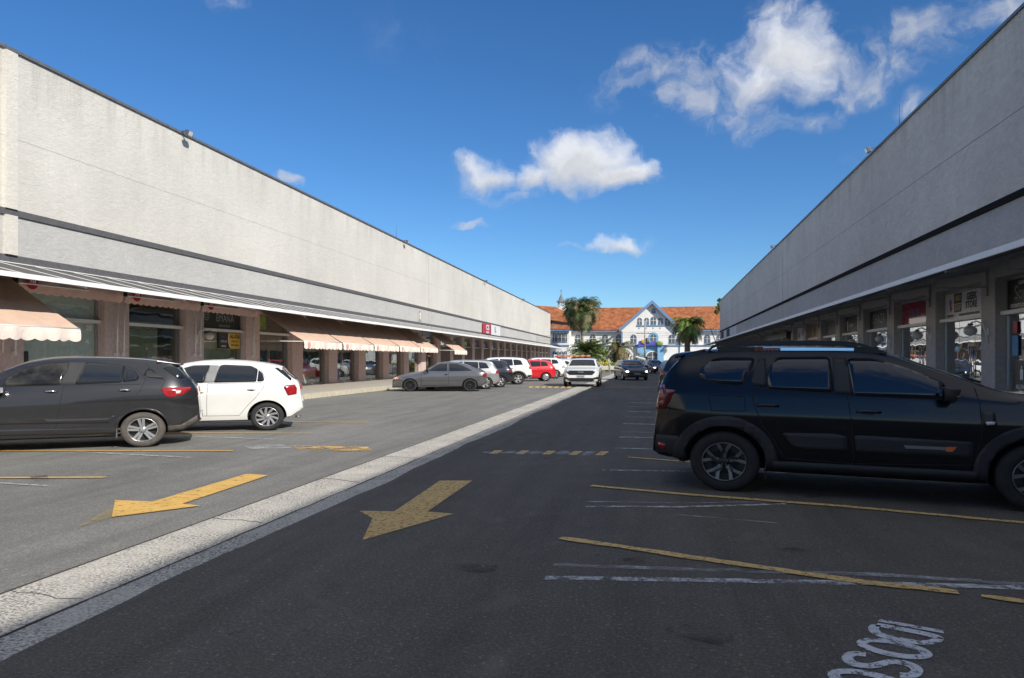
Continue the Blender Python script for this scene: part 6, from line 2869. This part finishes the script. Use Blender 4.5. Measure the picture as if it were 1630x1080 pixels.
    from_bm('tail_lamp', car.patch('B', rounded([(-.66, .88), (-.45, .90), (-.48, 1.0), (-.66, 1.0)], .02), .01), 'red_lens', root)
    from_bm('tail_lamp', car.patch('B', rounded([(.66, .88), (.45, .90), (.48, 1.0), (.66, 1.0)], .02), .01), 'red_lens', root)
    from_bm('rear_window', car.patch('B', rounded([(-.58, 1.12), (.58, 1.12), (.48, 1.42), (-.48, 1.42)], .06), .008), 'car_glass', root)
    plate(car, root, 'B', .50, 'BBV 4J72')
    # spoiler lip
    p0 = z6(912, 126, .45)
    mb = MB()
    mb.hexa([(p0[0] - .07, -.57, p0[1] - .045), (p0[0] + .3, -.62, p0[1] - .02), (p0[0] + .3, .62, p0[1] - .02), (p0[0] - .07, .57, p0[1] - .045),
             (p0[0] - .10, -.57, p0[1] - .01), (p0[0] + .3, -.62, p0[1] + .052), (p0[0] + .3, .62, p0[1] + .052), (p0[0] - .10, .57, p0[1] - .01)])
    mb.build('roof_spoiler', 'paint_black', root, bevel=.012)
    a, b = z6(40, 150, .45), z6(-150, 235, .4)
    from_bm('windscreen', car.patch('T', rounded([(a[0], -.52), (b[0], -.66), (b[0], .66), (a[0], .52)], .05), .006), 'car_glass', root)
    h = car.cast('T', z6(745, 95, .45)[0], 0)[0]
    mb = MB()
    mb.tube([h, h + Vector((-.04, 0, .05))], .006, 5)
    mb.build('antenna', 'plastic_black', root)
    for sg in (-1, 1):
        from_bm('headlight', car.patch('F', rounded([(sg * .45, .58), (sg * .80, .60), (sg * .80, .72), (sg * .5, .68)], .03), .01), 'clear_lens', root)
    from_bm('grille', car.patch('F', rounded([(-.4, .36), (.4, .36), (.45, .52), (-.45, .52)], .03), .008), 'plastic_black', root)
    mb = MB()
    for sg in (-1, 1):
        x = wb[0] + R * sx * 1.10
        mb.box(x, x + .02, sg * (W - .02), sg * (W - .06), .18, .34)
        mb.tube([(x, sg * (W - .04), .33), (x - .12, sg * (W - .08), .30)], .012, 5)
        mb.tube([(x, sg * (W - .04), .25), (x - .12, sg * (W - .08), .27)], .012, 5)
    mb.build('arch_bracket', 'plastic_dusty', root)
    for x in wb:
        for sg in (1, -1):
            wheel('wheel', root, x, sg, R, .205, .185, sx, 'double5', W, 'tyre_dusty')
    return root


simple('pillar_grey2', (.05, .05, .053), .8, spec=.2, var=.1)
simple('plastic_dusty', (.10, .088, .078), .85, var=.3, vs=7)
tinted('car_glass_sky', (.014, .017, .02), .6, 1.6)


def frontglass():
    t = MT('car_glass_front')
    n = t.noise(3, 4)
    t.set(col=t.ramp(n, [(.4, (.01, .01, .01)), (.65, (.05, .048, .042))]), rough=.06, ior=1.45)


frontglass()


def build_white_hatch():
    T = Tracer(425, 685.8, radians(15), .66)

    def z6(x, y, d=0.0): return T.at(x / 3.26, 540 + y / 3.26, d, -1)
    W, R, sx = .83, .297, 1.16
    root = empty('parked_car', label='white hatchback parked nose left behind the dusty black hatchback', cat='car')
    place(root, T.origin(-1, W), T.front(-1))
    wbx = 2.466 * 1.13
    wb = [.66, .66 + wbx]
    top = [(-.08, .46), (-.07, .52), (-.05, .66), (-.03, .8)]
    for a, b, d in ((1558, 245, .35), (1545, 215, .35), (1500, 180, .4), (1455, 138, .42), (1400, 124, .42), (1300, 111, .42), (1180, 105, .42), (1060, 108, .42), (960, 122, .42), (905, 135, .42), (820, 165, .42), (740, 215, .4)):
        top.append(z6(a, b, d))
    clean = [top[0]]
    for p in top[1:]:
        clean.append((max(p[0], clean[-1][0] + .006), p[1]))
    top = clean
    xl, zl = top[-1]
    xn = wb[1] + .80 * 1.1
    top += [(xl + (xn - xl) * .45, zl - .06), (xn - .25, zl - .2), (xn - .08, .66), (xn - .01, .50), (xn, .34), (xn - .04, .22)]
    print('GOL top', [(round(a, 2), round(b, 2)) for a, b in top])
    car = Car(dict(W=W, top=top, bottom=[(-.07, .43), (-.01, .38), (.2, .26), (.5, .23), (1, .21), (4, .2), (xn, .22)],
                   belt=[(-.05, .95), (.0, 1.0), (.4, 1.03), (1.0, 1.03), (2.2, .98), (3.2, .95), (xn, .70)], tumble=.72, sh=.95, kr=.24, rr=.55, kf=.24, rf=.9))
    finish_body(car, wb, R, sx, 'paint_white', root, flare=1.16)
    D = .12
    fr = [z6(a, b, D) for a, b in ((880, 228), (925, 160), (1000, 140), (1085, 137), (1058, 226))]
    r1 = [z6(a, b, D) for a, b in ((1112, 225), (1140, 140), (1160, 136), (1300, 142), (1335, 158), (1330, 220))]
    r2 = [z6(a, b, D) for a, b in ((1338, 219), (1342, 162), (1360, 180), (1370, 210), (1364, 217))]
    sidewin(car, root, [(fr, .02), (r1, .025), (r2, .012)], 'car_glass_sky', surround=.012)
    for sd in 'LR':
        from_bm('pillar_trim', car.patch(sd, [z6(a, b, D) for a, b in ((1086, 136), (1136, 138), (1112, 226), (1060, 227))], .0025), 'pillar_mid', root)
    seams(car, root, [('S', [z6(1100, 135, D), z6(1078, 240, .05), z6(1072, 330), z6(1072, 400)]),
                      ('S', [z6(1072, 400), z6(1240, 398), z6(1285, 345), z6(1330, 300), z6(1365, 255), z6(1382, 210, .1), z6(1350, 155, D)]),
                      ('S', [z6(960, 400), z6(1072, 400)]), ('S', [z6(1082, 232, .03), z6(1360, 226, .03)])], .007)
    handles(car, root, [z6(1035, 276), z6(1305, 262)], 'paint_white', .16)
    mirrorpart(car, root, z6(890, 220)[0], .96, 'paint_white')
    for sd in 'LR':
        l = from_bm('tail_lamp', car.patch(sd, rounded([z6(a, b, .08) for a, b in ((1472, 250), (1480, 240), (1528, 236), (1540, 255), (1538, 285), (1495, 292), (1488, 280))], .012), .010), 'red_lens', root)
        from_bm('rear_window_edge', car.patch(sd, [z6(a, b, .3) for a, b in ((1426, 150), (1455, 146), (1525, 205), (1510, 215))], .004), 'car_glass', root)
    for sg in (-1, 1):
        from_bm('tail_lamp', car.patch('B', rounded([(sg * .64, .82), (sg * .44, .84), (sg * .46, .96), (sg * .64, .96)], .02), .01), 'red_lens', root)
        from_bm('headlight', car.patch('F', rounded([(sg * .45, .58), (sg * .78, .60), (sg * .78, .72), (sg * .5, .68)], .03), .01), 'clear_lens', root)
    from_bm('rear_window', car.patch('B', rounded([(-.56, 1.08), (.56, 1.08), (.48, 1.38), (-.48, 1.38)], .06), .008), 'car_glass', root)
    plate(car, root, 'B', .66, 'AYU 7D30')
    p0 = z6(1460, 138, .42)
    mb = MB()
    mb.hexa([(p0[0] - .02, -.52, p0[1] - .05), (p0[0] + .28, -.56, p0[1] - .02), (p0[0] + .28, .56, p0[1] - .02), (p0[0] - .02, .52, p0[1] - .05),
             (p0[0] - .04, -.52, p0[1] - .015), (p0[0] + .28, -.56, p0[1] + .03), (p0[0] + .28, .56, p0[1] + .03), (p0[0] - .04, .52, p0[1] - .015)])
    mb.build('roof_spoiler', 'paint_white', root, bevel=.012)
    a, b = z6(905, 135, .42), z6(740, 215, .4)
    from_bm('windscreen', car.patch('T', rounded([(a[0] + .05, -.52), (b[0], -.64), (b[0], .64), (a[0] + .05, .52)], .05), .006), 'car_glass', root)
    h = car.cast('T', z6(1325, 112, .42)[0], 0)[0]
    mb = MB()
    mb.tube([h, h + Vector((-.08, 0, .10))], .006, 5)
    mb.build('antenna', 'plastic_black', root)
    mb = MB()
    mb.tube([(.10, .35, .26), (-.02, .35, .25)], .03, 10)
    mb.build('exhaust', 'chrome', root)
    for x in wb:
        for sg in (1, -1):
            wheel('wheel', root, x, sg, R, .205, .185, sx, 'swirl', W, 'tyre')
    return root


simple('pillar_mid', (.22, .22, .22), .7, var=.1)

# ============================================================ library of simpler cars (metres)
# outline from the rear bumper over the roof to the nose; scaled in x by kx
KIND = {
    'hatch': dict(L=3.95, W=.86, R=.30, wb=(.66, 3.14), RR=.195,
                  top=[(.0, .44), (.01, .58), (.04, .80), (.10, 1.02), (.30, 1.34), (.42, 1.44), (.9, 1.49), (1.6, 1.50), (2.2, 1.45), (2.75, 1.18), (3.10, 1.0), (3.6, .90), (3.85, .76), (3.93, .60), (3.95, .40), (3.90, .24)],
                  belt=[(0, 1.0), (1.5, .97), (3, .92), (3.95, .7)], bottom=[(0, .42), (.08, .34), (.22, .26), (.6, .22), (3.4, .2), (3.95, .22)],
                  wins=[[(.50, 1.08), (.62, 1.32), (.78, 1.36), (.95, 1.37), (.93, 1.05)], [(.98, 1.04), (1.0, 1.38), (1.62, 1.40), (1.55, 1.02)], [(1.63, 1.01), (1.70, 1.40), (2.15, 1.36), (2.55, 1.14), (2.72, 1.0)]],
                  ws=(2.28, 2.86), rw=(1.08, 1.36)),
    'suv': dict(L=4.25, W=.90, R=.34, wb=(.78, 3.42), RR=.215,
                top=[(.0, .50), (.01, .70), (.05, .95), (.12, 1.15), (.30, 1.50), (.45, 1.60), (1.0, 1.66), (1.9, 1.66), (2.35, 1.60), (2.95, 1.25), (3.25, 1.12), (3.8, 1.05), (4.12, .92), (4.22, .72), (4.25, .48), (4.2, .32)],
                belt=[(0, 1.14), (1.5, 1.08), (3, 1.04), (4.25, .85)], bottom=[(0, .48), (.08, .40), (.25, .34), (.6, .28), (3.6, .26), (4.25, .3)],
                wins=[[(.52, 1.20), (.62, 1.45), (.80, 1.50), (1.02, 1.51), (1.0, 1.17)], [(1.06, 1.16), (1.08, 1.52), (1.75, 1.54), (1.70, 1.13)], [(1.78, 1.12), (1.84, 1.54), (2.28, 1.50), (2.72, 1.26), (2.88, 1.11)]],
                ws=(2.42, 3.02), rw=(1.22, 1.50)),
    'coupe': dict(L=4.0, W=.83, R=.29, wb=(.72, 3.24), RR=.20,
                  top=[(.0, .42), (.01, .55), (.03, .78), (.06, .93), (.35, 1.06), (.80, 1.25), (1.15, 1.36), (1.6, 1.41), (2.0, 1.38), (2.2, 1.30), (2.62, 1.03), (2.85, .94), (3.4, .84), (3.8, .73), (3.95, .62), (4.0, .45), (3.95, .2)],
                  belt=[(0, .90), (1.0, .93), (2.4, .90), (4, .62)], bottom=[(0, .40), (.08, .34), (.22, .26), (.6, .22), (3.4, .17), (4, .17)],
                  wins=[[(.62, .99), (1.0, 1.20), (1.30, 1.30), (1.60, 1.31), (1.58, .97)], [(1.68, .97), (1.70, 1.31), (1.98, 1.29), (2.18, 1.20), (2.46, .98)]],
                  ws=(2.14, 2.68), rw=(.98, 1.2)),
}


def lib_car(kind, paint, label, rim='five', kx=1.13, ky=1.0, glass='car_glass_sky', clad=False, lamp='red_lens', head='clear_lens', detail=1, group=None, face=None, rails=False, txt='AXR 5B27', kz=1.0):
    k = dict(KIND[kind])
    if kz != 1.0:
        for q in ('top', 'belt', 'bottom'):
            k[q] = [(a, b * kz) for a, b in k[q]]
        k['wins'] = [[(a, b * kz) for a, b in w] for w in k['wins']]
        k['rw'] = tuple(b * kz for b in k['rw'])
    sx = kx

    def S(p): return (p[0] * kx, p[1])
    W = k['W'] * ky
    root = empty('parked_car' if face is None else 'moving_car', label=label, cat='car', group=group)
    car = Car(dict(W=W, top=[S(p) for p in k['top']], belt=[S(p) for p in k['belt']], bottom=[S(p) for p in k['bottom']], tumble=.74, sh=.95,
                   kr=.18, rr=.5, kf=.22, rf=.85))
    wb = [k['wb'][0] * kx, k['wb'][1] * kx]
    R = k['R']
    finish_body(car, wb, R, sx, paint, root, flare=1.13)
    sidewin(car, root, [([S(p) for p in w], .02) for w in k['wins']], glass, surround=.012)
    a, b = k['ws']
    from_bm('windscreen', car.patch('T', rounded([(a * kx, -.56 * ky), (b * kx, -.68 * ky), (b * kx, .68 * ky), (a * kx, .56 * ky)], .05), .006, grid=.1), glass if face is None else 'car_glass', root)
    a, b = k['rw']
    from_bm('rear_window', car.patch('B', rounded([(-.56 * ky, a), (.56 * ky, a), (.48 * ky, b), (-.48 * ky, b)], .06), .008, grid=.1), 'car_glass', root)
    zl = k['belt'][0][1] - .20
    for sd, sg in (('L', 1), ('R', -1)):
        from_bm('tail_lamp', car.patch(sd, rounded([(.02, zl), (.20 * kx, zl + .02), (.17 * kx, zl + .17), (.05, zl + .17)], .02), .01), lamp, root)
        from_bm('tail_lamp', car.patch('B', rounded([(sg * W * .68, zl), (sg * W * .92, zl), (sg * W * .9, zl + .17), (sg * W * .7, zl + .17)], .02), .01), lamp, root)
        if face is None:
            zh = k['top'][-4][1] - .02 if kind != 'coupe' else .60
            from_bm('headlight', car.patch('F', rounded([(sg * W * .5, zh - .06), (sg * W * .86, zh - .04), (sg * W * .84, zh + .07), (sg * W * .55, zh + .05)], .03), .01), head, root)
            x1 = car.x1
            from_bm('headlight', car.patch(sd, rounded([(x1 - .07, zh - .06), (x1 - .30, zh - .02), (x1 - .30, zh + .06), (x1 - .12, zh + .06)], .02), .008), 'amber_lens' if kind == 'coupe' else head, root)
        if clad:
            for x in wb:
                from_bm('arch_cladding', car.patch(sd, arch_poly(x, R + .01, R * 1.14, R * 1.14 + .10, sx, -18, 198, zmin=.28), .014), 'plastic', root)
            from_bm('sill_cladding', car.patch(sd, [(wb[0] + .45, .30), (wb[1] - .45, .30), (wb[1] - .45, .44), (wb[0] + .45, .44)], .014), 'plastic', root)
            from_bm('bumper_cladding', car.patch(sd, [(.02, .37), (.36, .37), (.30, .58), (.02, .58)], .012), 'plastic', root)
    zb_ = k['belt'][1][1]
    if kind == 'coupe':
        seams(car, root, [('S', [(1.62 * kx, 1.34), (1.62 * kx, .3), (2.75 * kx, .28), (2.78 * kx, .85), (2.5 * kx, 1.0)]), ('S', [(.3 * kx, .52), (3.7 * kx, .50)])], .012)
        handles(car, root, [(1.72 * kx, .80)], 'plastic_black', .15)
    else:
        seams(car, root, [('S', [(1.60 * kx, zb_ + .42), (1.60 * kx, .34), (2.75 * kx, .32), (2.80 * kx, zb_ - .1), (2.7 * kx, zb_ + .02)]),
                          ('S', [(1.60 * kx, .34), (1.2 * kx, .34), (.96 * kx, .75), (.92 * kx, zb_ + .1)])], .012)
        handles(car, root, [(1.12 * kx, zb_ - .1), (1.78 * kx, zb_ - .12)], paint if paint != 'paint_white' else 'chrome', .15)
    mirrorpart(car, root, (k['ws'][1] - .18) * kx, zb_ + .02, paint if kind != 'coupe' else 'plastic_black', .95)
    plate(car, root, 'B', .55 if kind != 'suv' else .72, txt)
    if rails:
        for sg in (-1, 1):
            mb = MB()
            zr = car.H + .03
            mb.tube([(.75 * kx, sg * W * .66, zr - .05), (.85 * kx, sg * W * .66, zr), (2.0 * kx, sg * W * .66, zr), (2.15 * kx, sg * W * .66, zr - .05)], .018, 6)
            mb.build('roof_rail', 'plastic_black', root)
    if face == 'white':
        g = from_bm('grille', car.patch('F', [(-.58 * ky, .90), (-.74 * ky, .83), (-.56 * ky, .66), (.56 * ky, .66), (.74 * ky, .83), (.58 * ky, .90)], .010), 'plastic_black', root)
        bm = text_bm('HAVAL', .10, None, frame_mat((car.cast('F', 0, .82)[0].x + .04, 0, .82), (0, 1, 0), (0, 0, 1)), bold=.004)
        from_bm('emblem', bm, 'chrome', g)
        for sg in (-1, 1):
            from_bm('headlight', car.patch('F', [(sg * W * .70, .89), (sg * W * .93, .93), (sg * W * .95, .88), (sg * W * .70, .84)], .014), 'clear_lens', root)
            from_bm('fog_recess', car.patch('F', [(sg * W * .55, .40), (sg * W * .95, .44), (sg * W * .95, .56), (sg * W * .75, .54)], .010), 'plastic_black', root)
        from_bm('lower_grille', car.patch('F', [(-.72 * ky, .30), (.72 * ky, .30), (.60 * ky, .50), (-.60 * ky, .50)], .008), 'plastic_black', root)
        plate(car, root, 'F', .57, 'SEF 3A46', .46, .13)
    elif face == 'dark':
        g = from_bm('grille', car.patch('F', rounded([(-.5 * ky, .60), (.5 * ky, .60), (.5 * ky, .68), (-.5 * ky, .68)], .01), .010), 'plastic_black', root)
        for sg in (-1, 1):
            h = from_bm('headlight', car.patch('F', rounded([(sg * W * .55, .58), (sg * W * .93, .58), (sg * W * .93, .72), (sg * W * .6, .69)], .02), .010), 'clear_lens', root)
            from_bm('lit_lamp', car.patch('F', rounded([(sg * W * .66, .60), (sg * W * .84, .60), (sg * W * .84, .69), (sg * W * .66, .68)], .02), .018), 'lamp_lit', h)
        from_bm('lower_grille', car.patch('F', rounded([(-.6 * ky, .26), (.6 * ky, .26), (.55 * ky, .40), (-.55 * ky, .40)], .02), .008), 'plastic_black', root)
        plate(car, root, 'F', .50, 'BEM 6C81', .42, .12)
    if face or kind in ('hatch', 'suv'):
        a = k['ws'][1] * kx
        mb = MB()
        for sg in (-1, 1):
            h = car.cast('T', a, sg * .3)
            h2 = car.cast('T', a - .12, sg * .3 + .4)
            if h and h2:
                mb.tube([h[0] + Vector((.02, 0, .015)), h2[0] + Vector((0, 0, .018))], .01, 4)
        if mb.bm.faces:
            mb.build('wiper', 'plastic_black', root)
    for x in wb:
        for sg in (1, -1):
            wheel('wheel', root, x, sg, R, k['RR'], .19, sx, rim, W, 'tyre', detail=1)
    return root, car, wb, W


def lamp_lit():
    t = MT('lamp_lit')
    t.set(col=(1, 1, .95), em=(1, .97, .9), ems=4.0)


lamp_lit()


def park(kind, paint, label, px, py, psi, nose, wheelpart='rear', **kw):
    """near wheel contact at the pixel; psi: the side plane's angle to the picture plane; nose -1 left, +1 right"""
    root, car, wb, W = lib_car(kind, paint, label, **kw)
    T = Tracer(px, py, psi, wb[0] if wheelpart == 'rear' else wb[1])
    o = T.origin(nose, W)
    place(root, o, T.front(nose))
    return root


def face_on(kind, paint, label, px, py, turn, **kw):
    """a car coming towards the camera, its nose's ground point at the pixel"""
    root, car, wb, W = lib_car(kind, paint, label, **kw)
    g = G(px, py)
    Z = EYE * FPX / (py - HOR)
    X = (px - 815) / FPX * Z
    d = Vector((-X, -Z)).normalized()
    d = Vector((d.x * cos(turn) - d.y * sin(turn), d.x * sin(turn) + d.y * cos(turn)))
    w = Vector(camdir(d.x, d.y))
    o = Vector((g.x, g.y)) - w * (wb[1])
    place(root, o, w)
    return root


build_suv()
build_black_hatch()
build_white_hatch()
rowL = 'cars parked along the left shops'
park('coupe', 'paint_grey', 'old dark grey three door hatchback with black mesh wheels, nose left', 748, 623.4, radians(1), -1, rim='mesh', kx=1.13, group=rowL, detail=2, head='clear_lens', txt='LXN 8104')
park('hatch', 'paint_silver', 'silver white hatchback just behind the old grey three door car', 773, 620, radians(8), -1, rim='five', group=rowL)
park('hatch', 'paint_dark', 'black hatchback with red tail lamp between two white cars', 796.5, 617, radians(8), -1, rim='double5', group=rowL)
park('suv', 'paint_white', 'white crossover with black wheel arch cladding beside the red hatchback', 825, 612.4, radians(8), -1, rim='five', clad=True, group=rowL, rails=True)
park('hatch', 'paint_red', 'bright red hatchback parked in the left row', 869, 607.2, radians(8), -1, rim='cover', group=rowL)
park('suv', 'paint_white', 'white crossover just beyond the red hatchback', 884, 603.0, radians(8), -1, rim='five', group=rowL)
park('hatch', 'paint_white', 'farthest white car of the left row, half hidden by the white moving car', 905, 598.5, radians(8), -1, rim='cover', group=rowL)
park('hatch', 'paint_silver', 'far pale car of the left row seen over the roof of the red one', 893, 600.5, radians(8), -1, rim='cover', group=rowL)
face_on('suv', 'paint_white', 'white crossover driving towards the camera beside the gutter', 926, 615.5, radians(-4), ky=1.12, kx=1.0, kz=.96, face='white', rim='five', glass='car_glass', clad=True)
face_on('hatch', 'paint_dark', 'dark saloon with lit headlamps driving towards the camera on the dark asphalt', 1010, 605.6, radians(14), ky=1.08, kx=1.0, face='dark', rim='five', glass='car_glass')
face_on('hatch', 'paint_navy', 'dark blue car with lit headlamp waiting behind the dark saloon', 1047, 595, radians(24), ky=1.05, kx=1.05, face='dark', rim='five', glass='car_glass', txt='QIB 2D55')
rowR = 'cars parked along the right shops'
park('suv', 'paint_dark', 'dark crossover parked behind the black off-road car', 1095, 657, radians(-20), 1, kz=1.07, rim='five', group=rowR, glass='car_glass')
park('hatch', 'paint_silver', 'pale car with red tail lamp in the right row', 1062, 602.5, radians(-18), 1, rim='cover', group=rowR)
park('hatch', 'paint_dark', 'dark car in the right row behind the pale one', 1066, 596.5, radians(-18), 1, rim='cover', group=rowR)
